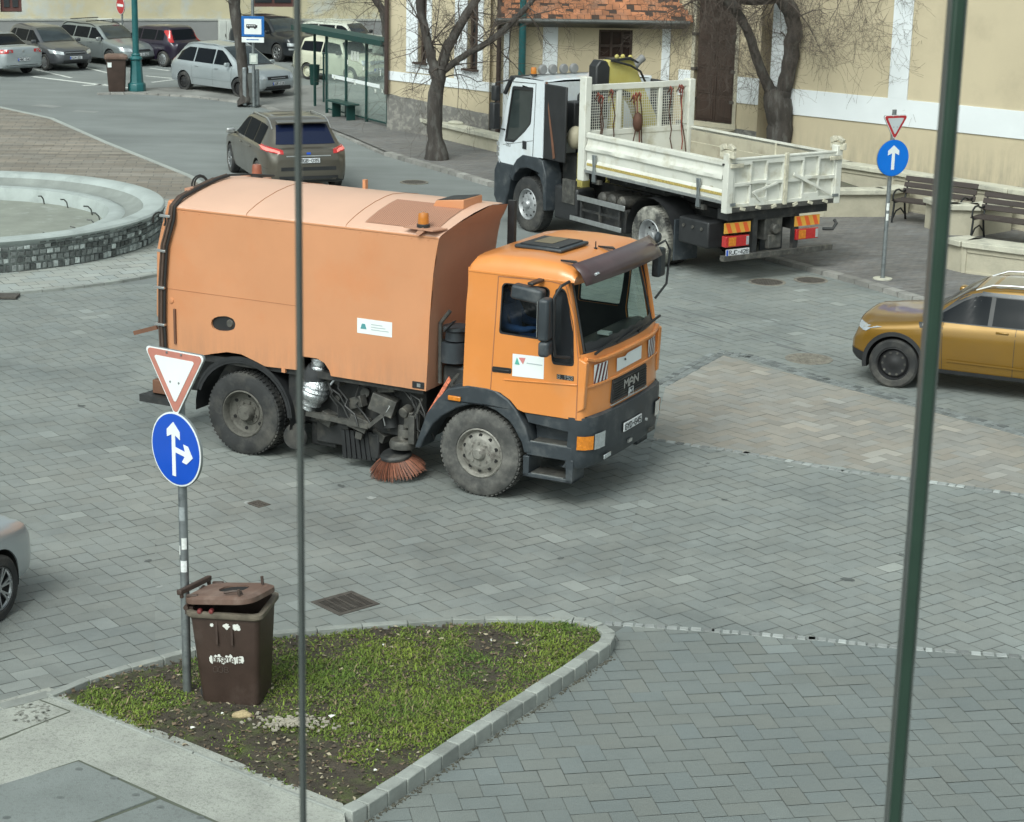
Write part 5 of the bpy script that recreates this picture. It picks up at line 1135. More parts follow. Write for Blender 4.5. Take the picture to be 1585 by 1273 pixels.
def driver(loc, rz, label, jacket, scale=1.0, parent=None):
    """seated person; origin on the seat, faces local +x"""
    t = thing('person', loc, rz, label, 'person', scale=scale); J = {}
    vs = [(0, 0, .08), (-.02, 0, .25), (-.04, 0, .42), (-.03, 0, .54), (.0, 0, .62), (.02, 0, .72), (.02, 0, .82),
          (-.02, .17, .50), (.06, .24, .30), (.30, .20, .28), (.38, .18, .31), (-.02, -.17, .50), (.06, -.24, .30), (.30, -.20, .28), (.38, -.18, .31),
          (.10, .10, .09), (.45, .13, .12), (.52, .13, -.28), (.64, .13, -.33), (.10, -.10, .09), (.45, -.13, .12), (.52, -.13, -.28), (.64, -.13, -.33)]
    rs = [.15, .155, .17, .10, .058, .092, .085, .075, .055, .042, .038, .075, .055, .042, .038, .095, .075, .052, .04, .095, .075, .052, .04]
    es = [(0, 1), (1, 2), (2, 3), (3, 4), (4, 5), (5, 6), (2, 7), (7, 8), (8, 9), (9, 10), (2, 11), (11, 12), (12, 13), (13, 14), (0, 15), (15, 16), (16, 17), (17, 18), (0, 19), (19, 20), (20, 21), (21, 22)]
    for s, hnd in ((1, 10), (-1, 14)):
        hx, hy, hz = vs[hnd]
        for k, (dy, ln) in enumerate(((-.030, .075), (-.010, .085), (.010, .08), (.030, .065))):
            o = len(vs); vs += [(hx + .04, hy + dy * .8, hz + .01), (hx + .04 + ln * .5, hy + dy, hz + .0), (hx + .04 + ln * .55, hy + dy, hz - .03), (hx + .02 + ln * .4, hy + dy, hz - .05)]; rs += [.012, .0095, .009, .008]; es += [(hnd, o), (o, o + 1), (o + 1, o + 2), (o + 2, o + 3)]
        o = len(vs); vs += [(hx + .02, hy - s * .04, hz + .01), (hx + .05, hy - s * .06, hz - .01)]; rs += [.012, .010]; es += [(hnd, o), (o, o + 1)]
    me = bpy.data.meshes.new('body'); me.from_pydata(vs, es, []); o = bpy.data.objects.new('body', me); COL.objects.link(o); o.parent = t
    md = o.modifiers.new('skin', 'SKIN'); sk = me.skin_vertices[0].data
    for i, r in enumerate(rs): sk[i].radius = (r, r)
    sk[0].use_root = True; md.use_smooth_shade = True; sb = o.modifiers.new('sub', 'SUBSURF'); sb.levels = 1; sb.render_levels = 1
    me.materials.append(jacket)
    skin = mat('skin', (.45, .26, .19), .6, var=.08); hair = mat('dark_hair', (.03, .022, .018), .8, var=.2)
    hd = MB().sphere((.03, 0, .76), .098, 16, 1.22, 1.05, .88); hd.sphere((.128, 0, .75), .02, 8, 1.3); hd.sphere((.03, .088, .75), .022, 8, 1.3, .6, .5).sphere((.03, -.088, .75), .022, 8, 1.3, .6, .5); hd.box((.122, 0, .70), (.012, .04, .008)); hd.build('head', skin, t)
    MB().sphere((.005, 0, .79), .108, 16, 1.08, 1.02, .92).build('hair', hair, t); mb = MB()
    for s in (-1, 1): mb.sphere((.122, s * .032, .772), .011, 8)
    mb.build('eyes', M_dark, t)
    return t

# ============================================================ THE ORANGE STREET SWEEPER
SW_ = thing('street_sweeper', (0, 0, 0), 0, 'orange street sweeper truck with faded tank body, black bumper and a round brush', 'street sweeper')
_az = rad(116.5); _f = V3((sin(_az), cos(_az), 0)); _l = V3((-_f.y, _f.x, 0)); _o = at(740, 770)
SW_.location = _o + _l * 1.05; SW_.location.z = .012; SW_.rotation_euler = (0, 0, atan2(_f.y, _f.x))
M_or1 = mat('faded_orange_paint', (.595, .270, .135), .45, var=.06, vscale=.9, coat=.15, bump=.02, bscale=3, col2=(.60, .24, .105), c2scale=1.1, c2lo=.5, c2hi=.75, grime=(1.0, 1.6, (.40, .205, .12)))
M_or1b = mat('dusty_orange_paint', (.50, .26, .17), .6, var=.09, vscale=1.4, bump=.05, bscale=90)
M_or2 = mat('orange_paint', (.70, .255, .065), .33, var=.05, vscale=1.4, coat=.35, col2=(.68, .28, .10), c2scale=1.5, c2lo=.5, c2hi=.75)
N, F_ = -1.05, 1.05
def xf_(z):
    T = [(1.13, -.69), (1.53, -.67), (2.0, -.65), (2.47, -.615), (2.75, -.575), (2.9, -.543), (3.0, -.49), (3.2, -.41)]
    for (a, xa), (b, xb) in zip(T, T[1:]):
        if z <= b: return xa + (xb - xa) * max(0, (z - a) / (b - a))
    return T[-1][1]
def xr_(z): return -4.29 + max(0, z - 1.9) * .13 + (max(0, z - 2.9) * .25)
arch = [(-4.29, 1.10), (-3.80, 1.145), (-3.62, 1.195), (-3.40, 1.245), (-3.2, 1.245), (-3.0, 1.185), (-2.86, 1.14), (-2.42, 1.155), (-2.40, 1.33), (-2.14, 1.33), (-2.04, 1.29), (-1.975, 1.21), (-1.95, 1.145), (-.69, 1.135)]
outer = arch + [(xf_(z), z) for z in (1.5, 2.0, 2.3, 2.5, 2.7, 2.8, 2.9)] + [(xr_(z), z) for z in (2.9, 2.5, 1.95)]
roofp = [(N, 2.9), (N + .012, 2.93), (N + .06, 2.955), (N + .2, 3.005), (N + .4, 3.06), (N + .65, 3.11), (N + .9, 3.14), (.0, 3.147), (.3, 3.12), (.6, 3.07), (.9, 2.99), (1.02, 2.94), (F_, 2.88)]
def chf(y, x): return x - max(0, y - .45) * 1.15
rec = [(-3.62, 1.52), (-3.53, 1.485), (-3.38, 1.50), (-3.29, 1.54), (-3.27, 1.60), (-3.30, 1.66), (-3.40, 1.685), (-3.54, 1.66), (-3.62, 1.61)]
mb = MB(); panel(mb, outer, [rpoly(rec, .05)], N, N + .035)
mb.build('side_panel', M_or1, SW_, fix=True, angle=25)
MB().prism([(x, z) for x, z in [(-3.66, 1.45), (-3.24, 1.45), (-3.24, 1.72), (-3.66, 1.72)]], N + .03, N + .06).build('recess_plate', M_plastic, SW_); MB().lathe([(0, N + .02), (.04, N + .015), (.05, N + .03)], (-3.37, 0, 1.59), 'Y', 14).build('filler_cap', M_grime, SW_)
mb = MB(); fo = [(chf(1.05, x) if x > -1.5 else x, z) for x, z in ([(-4.29, 1.10), (-2.4, 1.13), (-.69, 1.135)] + [(xf_(z), z) for z in (1.5, 2.0, 2.5, 2.88)] + [(xr_(2.88), 2.88), (xr_(1.95), 1.95)])]
panel(mb, fo, (), F_ - .035, F_); mb.build('side_panel', M_or1, SW_)
rows = []
for y, z in roofp:
    a, b = xr_(min(z, 3.0)), chf(y, xf_(z)); rows.append([(a + (b - a) * k / 14, y, z) for k in range(15)])
MB().grid(rows).build('roof', mat('sky_lit_orange_roof', (.66, .41, .30), .5, var=.06, vscale=1.0, coat=.1), SW_, angle=20)  # paler than the side panels: sky reflection put into the roof colour
rows = []
for i in range(12):
    z = 1.135 + (2.9 - 1.135) * i / 11; rows.append([(xf_(z) - .012 * 0, N + .001, z), (xf_(z), N + .03, z), (xf_(z), .0, z), (xf_(z), .45, z), (chf(1.049, xf_(z)), 1.049, z)])
for t in (.33, .66, 1.0):
    rows.append([(chf(y, xf_(z_)), y, z_) for y, z_ in ((N + .001 + .05 * t, 2.9 + .05 * t), (N + .03 + .22 * t, 2.9 + .12 * t), (0, 2.9 + .245 * t), (.45, 2.9 + .19 * t), (1.049 - .03 * t, 2.9 + .0 * t))])
MB().grid(rows).build('front_wall', M_or1b, SW_, angle=25)
mb = MB().bb((-4.29, N + .04, 1.10), (-4.25, F_ - .04, 2.6)).bb((-4.18, N + .3, 2.5), (-4.1, F_ - .3, 3.1)); mb.build('rear_wall', M_or1b, SW_)
MB().prism([(-4.44, 1.45), (-4.30, 1.38), (-4.25, 2.6), (-4.17, 2.93), (-4.28, 2.98), (-4.40, 2.62), (-4.47, 2.35), (-4.50, 1.55)], N + .10, F_ - .10).build('tailgate', M_or1, SW_, bevel=.02)
MB().bb((-4.30, N + .05, 1.08), (-.75, F_ - .05, 1.16)).build('tank_floor', M_chs, SW_)
MB().bb((-2.42, N + .02, 1.15), (-2.405, N + .025, 2.9)).build('seam_strip', M_or1, SW_)
mb = MB().bb((-4.27, N - .0025, 1.918), (-2.42, N + .002, 1.924)); mb.build('seam', mat('orange_shadow_gap', (.36, .15, .07), .7), SW_)
for x in (-3.1, -1.75):
    MB().tube([V3((x, y, z + .002)) for y, z in roofp], .004, 5).build('roof_seam', MATS['orange_shadow_gap'], SW_)
mb = MB()
for x in [(-4.2 + .22 * k) for k in range(17)]: mb.lathe([(0, N - .004), (.008, N - .004), (.010, N)], (x, 0, 2.87), 'Y', 6)
mb.build('rivet_row', M_or1, SW_)
MB().bb((-4.16, N - .008, 2.895), (-.55, N - .001, 2.915)).build('fold_strip', M_or1, SW_, bevel=.003)
MB().lathe([(0, N - .015), (.03, N - .012), (.035, N)], (-4.19, 0, 1.78), 'Y', 14).build('bolt_cap', M_or1, SW_)
MB().box((-4.14, N - .012, 1.47), (.028, .025, .43)).build('latch_rod', mat('rusty_brown', (.16, .075, .045), .7, var=.3), SW_); MB().bar((-4.45, N + .05, 1.41), (-4.76, N + .0, 1.31), .035, .05).build('tail_handle', MATS['rusty_brown'], SW_)
stk = thing('side_sticker'); stk.parent = SW_
MB().bb((-1.595, N - .003, 1.705), (-1.135, N - .0005, 1.88)).build('sheet', M_sw, stk); M_teal2 = mat('print_teal', (.08, .30, .32), .6); M_pr = mat('print_grey', (.42, .48, .50), .6); M_prr = mat('print_red', (.55, .12, .12), .6)
MB().prism([(-1.55, 1.76), (-1.47, 1.76), (-1.49, 1.82), (-1.53, 1.82)], N - .006, N - .0035).build('print_mark', M_teal2, stk); mb = MB()
for k in range(3): mb.bb((-1.41, N - .006, 1.76 + k * .03), (-1.18 - k * .04, N - .0035, 1.768 + k * .03))
mb.build('print_lines', M_pr, stk)
MB().bb((-.865, N - .01, 1.155), (-.71, N - .001, 1.235)).build('side_latch', M_plastic, SW_, bevel=.006); MB().bb((-.80, N - .014, 1.175), (-.755, N - .009, 1.215)).build('latch_key', M_alu, SW_)
MB().bb((-2.63, N - .005, 1.10), (-2.58, N + .03, 1.155)).build('hinge_lug', M_or1, SW_)
# roof fittings
def roofz(y):
    for (a, za), (b, zb_) in zip(roofp, roofp[1:]):
        if a <= y <= b: return za + (zb_ - za) * (y - a) / (b - a)
    return 2.9
rows = []
for k in range(13):
    y = N + .10 + (.72) * k / 12; rows.append([(x, y, roofz(y) + .008) for x in (-1.55, -1.1, -.62)])
M_mesh = mat('orange_mesh', (.45, .22, .135), .7, var=.0)
_nt = M_mesh.node_tree; _b = _nt.nodes['Principled BSDF']; tc = _nt.nodes.new('ShaderNodeTexCoord'); mp_ = _nt.nodes.new('ShaderNodeMapping'); mp_.inputs['Scale'].default_value = (42, 42, 1); vo = _nt.nodes.new('ShaderNodeTexVoronoi'); vo.inputs['Randomness'].default_value = 0; vo.inputs['Scale'].default_value = 1
cr_ = _nt.nodes.new('ShaderNodeValToRGB'); cr_.color_ramp.elements[0].position = .28; cr_.color_ramp.elements[0].color = (.06, .035, .03, 1); cr_.color_ramp.elements[1].position = .34; cr_.color_ramp.elements[1].color = (.50, .25, .16, 1)
_nt.links.new(tc.outputs['Object'], mp_.inputs[0]); _nt.links.new(mp_.outputs[0], vo.inputs['Vector']); _nt.links.new(vo.outputs['Distance'], cr_.inputs[0]); _nt.links.new(cr_.outputs[0], _b.inputs['Base Color'])
MB().grid(rows).build('roof_mesh', M_mesh, SW_); 
MB().prism([(-1.02, 3.12), (-.62, 3.12), (-.62, 3.23), (-.98, 3.19)], -.34, .12).build('air_vent', M_or1, SW_, bevel=.01); MB().add([(-.98, -.32, 3.193), (-.63, -.32, 3.233), (-.63, .10, 3.233), (-.98, .10, 3.193)], [(0, 1, 2, 3)]).build('vent_grille', M_chs, SW_)
def beacon(x, y, z, r=.062, h=.15, name='beacon', m=M_beacon, par=SW_):
    t = thing(name); t.parent = par; t.location = (x, y, z); MB().lathe([(0, 0), (r * 1.15, 0), (r * 1.15, .03), (r * .9, .045)], n=18).build('base', M_plastic, t)
    MB().lathe([(r * .98, .04), (r, .06), (r * .93, h * .9), (r * .8, h + .015), (0, h + .025)], n=20).build('lens', m, t); return t
MB().prism([(-.98, N - .03), (-.58, N - .08), (-.50, N + .12), (-.9, N + .2)], 2.985, 3.0, 'XY').bar((-.8, N - .0, 2.93), (-.72, N - .0, 2.99), .1, .05).build('beacon_bracket', M_or1b, SW_)
beacon(-.77, N + .05, 3.0, .065, .15); b2_ = beacon(-4.02, .55, 3.075, .065, .15, m=mat('old_beacon', (.30, .10, .06), .35, var=.25, coat=.3)); MB().box((-4.02, .55, 3.07), (.3, .2, .012)).build('beacon_plate', M_or1b, SW_)
MB().box((-2.45, .55, 3.13), (.04, .06, .12)).build('lifting_lug', M_or1, SW_)
mb = MB().bar((-.42, .50, 2.2), (-.42, .50, 3.13), .09, .06); mb.build('black_upright', M_plastic, SW_)
# hoses round the rear edge
M_hose = mat('brown_hose', (.085, .055, .042), .6, var=.3, vscale=10); M_hoseb = mat('black_hose', (.02, .02, .02), .5, var=.2)
for k, (dx, r, m) in enumerate(((0, .019, M_hose), (.045, .018, M_hoseb), (-.038, .013, M_hose))):
    pts = [(-4.31 + dx, N - .03, 1.1), (-4.32 + dx, N - .035, 1.5), (-4.30 + dx, N - .035, 2.0), (-4.25 + dx, N - .04, 2.45), (-4.14 + dx, N - .04, 2.78), (-4.13 + dx * .8, N - .02, 2.93), (-4.12 + dx, N + .12, 3.02), (-4.10 + dx, N + .45, 3.10), (-4.08 + dx, N + .8, 3.16)]
    if k < 2: pts += [(-4.06 + dx, -.05, 3.18)]
    MB().tube([V3(p) for p in pts], r, 8).build('hose', m, SW_)
for x, z in ((-4.22, 2.81), (-4.30, 2.385), (-4.33, 1.935), (-4.34, 1.48)): MB().box((x + .01, N - .05, z), (.15, .05, .028)).build('hose_clamp', M_alu, SW_, bevel=.004)
for (x, z0_, r_, yy) in ((-4.34, 2.78, .10, N + .02), (-4.22, 3.12, .13, -.35), (-4.26, 3.12, .10, -.28)):
    MB().tube([V3((x + r_ * .6 * cos(a) - .02, yy + r_ * .5 * cos(a), z0_ - .05 + r_ * sin(a))) for a in [rad(-40 + 26 * k) for k in range(10)]], .011, 6).build('hose_loop', M_hoseb, SW_)
MB().tube([V3((-4.05, -.05, 3.18)), V3((-3.9, .2, 3.17)), V3((-3.7, .45, 3.14)), V3((-4.0, .55, 3.09))], .012, 6).build('cable', M_hoseb, SW_)
# chassis
mb = MB()
for y in (-.38, .38): mb.bb((-4.5, y - .035, .68), (1.15, y + .035, .90))
for x in (-4.3, -3.2, -2.2, -1.2, -.3, .8): mb.bb((x - .04, -.34, .72), (x + .04, .34, .86))
mb.build('chassis_frame', M_chs, SW_)
MB().cyl((0, -.85, .5), (0, .85, .5), .06).build('front_axle', M_chs, SW_); MB().cyl((-3.2, -.75, .5), (-3.2, .75, .5), .09).sphere((-3.2, 0, .5), .22, 12).build('rear_axle', M_chs, SW_)
truck_wheel(SW_, 0, N + .13, .505, .27, -1, 'front', mt=M_rubd); truck_wheel(SW_, 0, F_ - .13, .505, .27, 1, 'front', mt=M_rubd)
for yy, s in ((N + .13, -1), (F_ - .13, 1)):
    truck_wheel(SW_, -3.2, yy, .505, .25, s, 'rear', mt=M_rub, mr=mat('grimy_wheel', (.13, .125, .11), .75, .2, var=.3, vscale=8, col2=(.06, .056, .05), c2scale=8, c2lo=.48, c2hi=.62), nhole=6); truck_wheel(SW_, -3.2, yy - s * .29, .505, .25, s, 'rear', mt=M_rub)
# rear mudguards and box
for s in (-1, 1):
    rows = []
    for k in range(19):
        a = rad(-12 + 198 * k / 18); R = .64; rows.append([(-3.2 + R * cos(a) * 1.06, s * 1.04, .53 + R * sin(a) * .98), (-3.2 + R * cos(a) * 1.06, s * .62, .53 + R * sin(a) * .98)])
    MB().grid(rows).build('rear_mudguard', M_plastic, SW_, fix=False)
    rows = []
    for k in range(17):
        a = rad(2 + 160 * k / 16); rows.append([(-3.2 + .60 * cos(a) * 1.06, s * 1.035, .53 + .60 * sin(a)), (-3.2 + .66 * cos(a) * 1.06, s * 1.035, .53 + .68 * sin(a))])
    MB().grid(rows).build('mudguard_lip', M_plastic, SW_, fix=False)
MB().bb((-2.62, N + .12, .48), (-2.42, N + .6, 1.1)).build('side_box', M_chs, SW_, bevel=.02)
MB().bb((-4.55, N + .15, .80), (-4.4, N + .32, .95)).bb((-4.6, N + .12, .55), (-4.35, N + .3, .72)).build('tail_lamp_box', MATS['rusty_brown'], SW_, bevel=.01)
MB().bb((-4.72, -.95, .42), (-4.6, .95, .54)).bb((-4.6, -.35, .48), (-4.3, -.28, .8)).bb((-4.6, .28, .48), (-4.3, .35, .8)).build('rear_bumper', M_chs, SW_, bevel=.01)
MB().bb((-4.75, N + .05, .44), (-4.3, N + .14, .53)).build('bumper_end', M_chs, SW_)
# machinery between the axles
mb = MB(); rnd = random.Random(14)
for k in range(46):
    x = rnd.uniform(-2.35, -.85); z = rnd.uniform(.42, 1.1); y = N + rnd.uniform(.16, .55); s = rnd.uniform(.05, .17)
    if rnd.random() < .6: mb.box((x, y, z), (s * rnd.uniform(.8, 1.8), s, s * rnd.uniform(.5, 1.3)), ry=rnd.uniform(-.4, .4), rz=rnd.uniform(-.3, .3))
    else: mb.cyl((x, y - s * .5, z), (x + rnd.uniform(-.05, .05), y + s * .5, z + rnd.uniform(-.05, .05)), s * rnd.uniform(.3, .7), n=12)
mb.build('pump_unit', M_grime, SW_, bevel=.008)
for k in range(9):
    x = rnd.uniform(-2.2, -.9); pts = [V3((x, N + .14, rnd.uniform(.95, 1.12)))]
    for j in range(5): pts.append(pts[-1] + V3((rnd.uniform(-.05, .16), rnd.uniform(-.03, .02), -rnd.uniform(.04, .14))))
    MB().tube(pts, .012, 6).build('hydraulic_hose', M_hoseb, SW_)
MB().tube([V3((-1.32, N + .12, .93)), V3((-1.22, N + .10, .86)), V3((-1.30, N + .09, .72)), V3((-1.28, N + .10, .62))], .008, 6).build('white_hose', M_alu, SW_)
MB().bar((-2.35, N + .1, .62), (-1.5, N + .1, .58), .05, .06).bar((-1.5, N + .1, .58), (-1.3, N + .1, .75), .05, .05).build('brush_frame', M_grime, SW_)
mb = MB().bb((-2.5, -.75, .45), (-.85, .8, 1.12)).bb((-2.45, -.7, .16), (-2.1, .7, .5)).bb((-1.75, N + .25, .14), (-1.45, .6, .45)).bb((-2.35, N + .3, .22), (-1.9, N + .6, .5)); mb.build('suction_unit', M_chs, SW_, bevel=.02)
MB().lathe([(0, -.05), (.14, -.05), (.16, 0), (.14, .05), (0, .05)], (-2.52, N + .12, .30), 'Y', 20).build('guide_wheel', M_rub, SW_)
for k in range(8): MB().prism([(-1.9 + k * .06, .12), (-1.85 + k * .06, .12), (-1.88 + k * .055, .46), (-1.93 + k * .055, .46)], N + .18 + k * .012, N + .20 + k * .012).build('rubber_skirt', M_plastic, SW_)
# foil wrapped exhaust bend
mb = MB(); pts = []; rs = []
for k in range(26):
    t = k / 25; pts.append(V3((-2.20 - .18 * t + .04 * sin(t * 3), N + .16, 1.30 - .62 * t))); rs.append((.10 + .045 * (t > .42) * (t < .9) + .035 * (t > .5) * (t < .8)) * (1 + .07 * sin(k * 2.6) + rnd.uniform(-.04, .04)))
mb.tube(pts, rs, 18); mb.build('foil_exhaust', mat('foil_wrap', (.62, .64, .66), .28, .9, var=.25, vscale=9, bump=.9, bscale=22), SW_, angle=60)
mb = MB().tube([V3((-2.22, N + .155, 1.17)), V3((-2.25, N + .155, 1.10)), V3((-2.28, N + .155, 1.0)), V3((-2.30, N + .155, .95))], [.125, .14, .135, .12], 18); mb.build('exhaust_lagging', mat('dark_lagging', (.04, .042, .045), .8, var=.3, bump=.6, bscale=25), SW_)
MB().bar((-2.0, N + .08, 1.02), (-1.93, N + .07, 1.1), .03, .02).build('foil_flap', MATS['foil_wrap'], SW_)
# suction tube and brush arm
MB().tube([V3((-1.38, N + .35, 1.13)), V3((-1.37, N + .33, .9)), V3((-1.30, N + .28, .55))], .10, 16).build('suction_tube', M_chs, SW_)
MB().lathe([(.0, .38), (.14, .38), (.16, .34), (.15, .28), (0, .28)], (-1.1, N + .20, .08), n=24).cyl((-1.1, N + .2, .4), (-1.12, N + .24, .62), .06).box((-.93, N + .12, .62), (.08, .06, .34)).bar((-.9, N + .12, .75), (-.82, N + .15, 1.0), .03).build('brush_motor', M_grime, SW_, bevel=.006)
# round gutter brush
br_ = thing('gutter_brush'); br_.parent = SW_; br_.scale = (.86,) * 3; br_.location = (-1.17, N + .17, .25); br_.rotation_euler = (rad(9), rad(-4), 0)
MB().lathe([(0, .06), (.19, .06), (.215, .03), (.215, 0), (0, 0)], n=28).build('disc', M_chs, br_)
rnd = random.Random(5); mb = MB(); mb2_ = MB()
for k in range(900):
    a = rnd.uniform(0, 2 * pi); a = round(a / (2 * pi / 46)) * (2 * pi / 46) + rnd.gauss(0, .028); r0 = rnd.uniform(.12, .17); L = rnd.uniform(.26, .33); r1 = r0 + L * rnd.uniform(.62, .78); z1 = -L * rnd.uniform(.52, .68)
    p = [V3((r0 * cos(a), r0 * sin(a), .02)), V3(((r0 + (r1 - r0) * .55) * cos(a + .04), (r0 + (r1 - r0) * .55) * sin(a + .04), z1 * .42)), V3((r1 * cos(a + .10), r1 * sin(a + .10), max(-.285, z1)))]
    (mb if k % 3 else mb2_).tube(p, [.0045, .004, .003], 3, cap=False)
mb.build('bristles', mat('orange_bristle', (.26, .10, .06), .7, var=.3, vscale=20), br_, fix=False); mb2_.build('dusty_bristles', mat('dusty_bristle', (.10, .06, .05), .8, var=.3, vscale=20), br_, fix=False)
# engine air unit and the red white stick behind the cab
mb = MB().cyl((-.50, N + .32, 1.45), (-.50, N + .32, 1.68), .17, n=24).cyl((-.48, N + .32, 1.70), (-.48, N + .32, 1.84), .13, .125, 20).lathe([(0, 1.87), (.15, 1.86), (.155, 1.82), (.13, 1.8)], (-.48, N + .32, 0), n=24); mb.build('air_filter', M_gplast, SW_)
MB().tube([V3((-.62, N + .2, 1.2)), V3((-.62, N + .2, 1.9)), V3((-.5, N + .2, 2.05))], .025, 8).tube([V3((-.35, N + .3, 1.4)), V3((-.5, N + .25, 1.2)), V3((-.3, N + .3, 1.0))], .035, 8).build('pipes', M_grime, SW_)
mb = MB().bb((-.62, N + .25, .95), (-.3, 1.0, 1.4)); mb.build('engine_block', M_chs, SW_, bevel=.03)
MB().bar((-.52, N + .12, 1.83), (-.40, N + .12, 1.96), .08, .01).build('small_mirror', M_plastic, SW_)
MB().prism([(-.68, .87), (-.635, .87), (-.375, 1.30), (-.40, 1.345)], N + .0, N + .02).build('marker_stick', mat('red_white_tape', (.62, .18, .10), .5, var=.5, vscale=30), SW_)
# ---------------- cab
cab = thing('cab'); cab.parent = SW_
cab_out = [(-.22, 1.26), (.133, 1.262), (.25, 1.25), (.38, 1.18), (.47, 1.09), (.55, 1.065), (1.205, 1.065), (1.20, 1.45), (1.215, 1.70), (1.13, 2.20), (1.06, 2.52), (1.0, 2.60), (-.155, 2.60), (-.19, 2.2)]
w_main = rpoly([(.225, 1.92), (.765, 1.913), (.80, 2.12), (.835, 2.47), (.79, 2.505), (.28, 2.495), (.25, 2.46)], .035); w_vent = rpoly([(.885, 1.655), (1.145, 1.665), (1.125, 2.12), (1.03, 2.47), (.99, 2.515), (.90, 2.50), (.865, 2.1), (.845, 1.9)], .04)
for yy, s in ((N, 1), (F_, -1)):
    mb = MB(); panel(mb, cab_out, [w_main, w_vent], yy, yy + s * .05); o = mb.build('side_wall', M_or2, cab, angle=25, bevel=.006)
    y0 = yy - s * .003
    if s == 1:
        for nm, pts_ in (('door_gap', ((.205, 2.56), (.133, 1.265))), ('door_gap', ((.205, 2.56), (.83, 2.575))), ('door_gap', ((.83, 2.575), (1.02, 2.55))), ('door_gap', ((1.02, 2.55), (1.13, 2.24))), ('door_gap', ((1.13, 2.24), (1.197, 1.73))), ('door_gap', ((1.197, 1.73), (1.19, 1.075)))):
            (a, za), (b, zb_) = pts_; MB().bar((a, y0 + .001, za), (b, y0 + .001, zb_), .004, .010, up=(0, 0, 1) if abs(a - b) > abs(za - zb_) else (1, 0, 0)).build(nm, MATS['orange_shadow_gap'], cab)
        MB().prism([(.30, 1.40), (1.19, 1.455), (1.19, 1.47), (.30, 1.415)], yy - .012, yy).build('door_crease', M_or2, cab, bevel=.004)
        mb = MB(); panel(mb, rpoly([(.15, 1.475), (.39, 1.485), (.39, 1.545), (.15, 1.54)], .02), (), yy - .006, yy - .001); mb.build('handle_recess', M_plastic, cab); MB().bb((.17, yy - .02, 1.50), (.37, yy - .008, 1.52)).build('door_handle', M_plastic, cab, bevel=.004)
        d = thing('door_sticker'); d.parent = cab; MB().add([(.40, yy - .003, 1.46), (.785, yy - .003, 1.475), (.785, yy - .003, 1.725), (.40, yy - .003, 1.715)], [(0, 1, 2, 3)]).build('sheet', M_sw, d, fix=False)
        MB().prism([(.43, 1.60), (.49, 1.60), (.455, 1.68)], yy - .007, yy - .004).build('print_mark', mat('print_green', (.10, .42, .34), .6), d); MB().prism([(.475, 1.68), (.56, 1.685), (.53, 1.61)], yy - .007, yy - .004).build('print_mark', mat('print_pink', (.62, .22, .22), .6), d)
        tx = text_mb('KOZSZOLG', .022, .17, .003); tx.v = [(a + .66, yy - .005 + b * .2, c_ + 1.63) for a, b, c_ in tx.v]
        MB().bb((.575, yy - .006, 1.625), (.765, yy - .004, 1.635)).build('print_line', M_pr, d)
        badge = text_mb('8.153', .042, .19, .008); badge.v = [(a + 1.045, yy - .006 + b * .5, c_ + 1.53) for a, b, c_ in badge.v]; MB().bb((.945, yy - .004, 1.503), (1.148, yy - .0005, 1.555)).build('badge_plate', M_plastic, cab); badge.build('badge_number', M_alu, cab, fix=False)
    if s == -1:
        mb = MB(); panel(mb, [(x + (.02 if x < 0 else -.02), z) for x, z in cab_out], [w_main, w_vent], yy + s * .052, yy + s * .060); mb.build('inner_lining', mat('cab_lining', (.05, .052, .055), .9, var=.2), cab)
    # seals and glass
    for w_, g_ in ((w_main, M_dclear), (w_vent, mat('vent_glass', (.02, .022, .025), .06, var=0, spec=.7))):
        cx_ = sum(p[0] for p in w_) / len(w_); cz_ = sum(p[1] for p in w_) / len(w_); inn = [(cx_ + (p[0] - cx_) * .955, cz_ + (p[1] - cz_) * .955) for p in w_]
        mb = MB(); panel(mb, w_, [inn], yy - s * .002, yy + s * .02); mb.build('window_seal', M_plastic, cab)
        mb = MB(); mb.add([(p[0], yy + s * .018, p[1]) for p in w_], [tuple(range(len(w_)))]); mb.build('side_window', g_ if s == 1 else M_clear, cab, fix=False)
# roof: lofted with rounded edges
rows = []
for x, zt, ins in ((-.16, 2.60, 0), (-.155, 2.68, .02), (-.11, 2.74, .05), (.1, 2.775, .06), (.5, 2.785, .06), (.9, 2.765, .06), (1.08, 2.72, .06), (1.12, 2.66, .05), (1.10, 2.58, .04)):
    prof = []
    for k in range(6): a = rad(90 * k / 5); prof.append((N + .10 * (1 - sin(a)) * 1.0 + 0, 2.60 + (zt - 2.60) * (1 - cos(a)) if False else 2.60 + (zt - 2.60) * sin(a)))
    left = [(x, N + (1 - cos(rad(90 * k / 5))) * .14 + ins * (k / 5) * .3, 2.585 + (zt - 2.585) * sin(rad(90 * k / 5))) for k in range(6)]
    right = [(p[0], -p[1], p[2]) for p in left[::-1]]; mid = [(x, N + .3 + k * (1.5 / 5), zt + .012) for k in range(6)]
    rows.append(left + mid + right)
MB().grid(rows).build('cab_roof', M_or2, cab, angle=50)
MB().bb((-.16, N - .006, 2.575), (1.05, N + .02, 2.60)).bb((-.16, F_ - .02, 2.575), (1.05, F_ + .006, 2.60)).build('roof_gutter', M_or2, cab, bevel=.004)
mb = MB(); panel(mb, [(N + .02, 1.26), (F_ - .02, 1.26), (F_ - .02, 2.62), (N + .02, 2.62)], [], -.18, -.14, 'YZ'); mb.build('back_wall', M_or2, cab)
MB().bb((-.137, -1.0, 1.33), (-.130, 1.0, 1.98)).bb((-.137, -1.0, 1.98), (-.130, 1.0, 2.60)).bb((-.13, -1.0, 2.60), (1.0, 1.0, 2.605)).build('cab_lining', mat('cab_lining', (.05, .052, .055), .9, var=.2), cab)
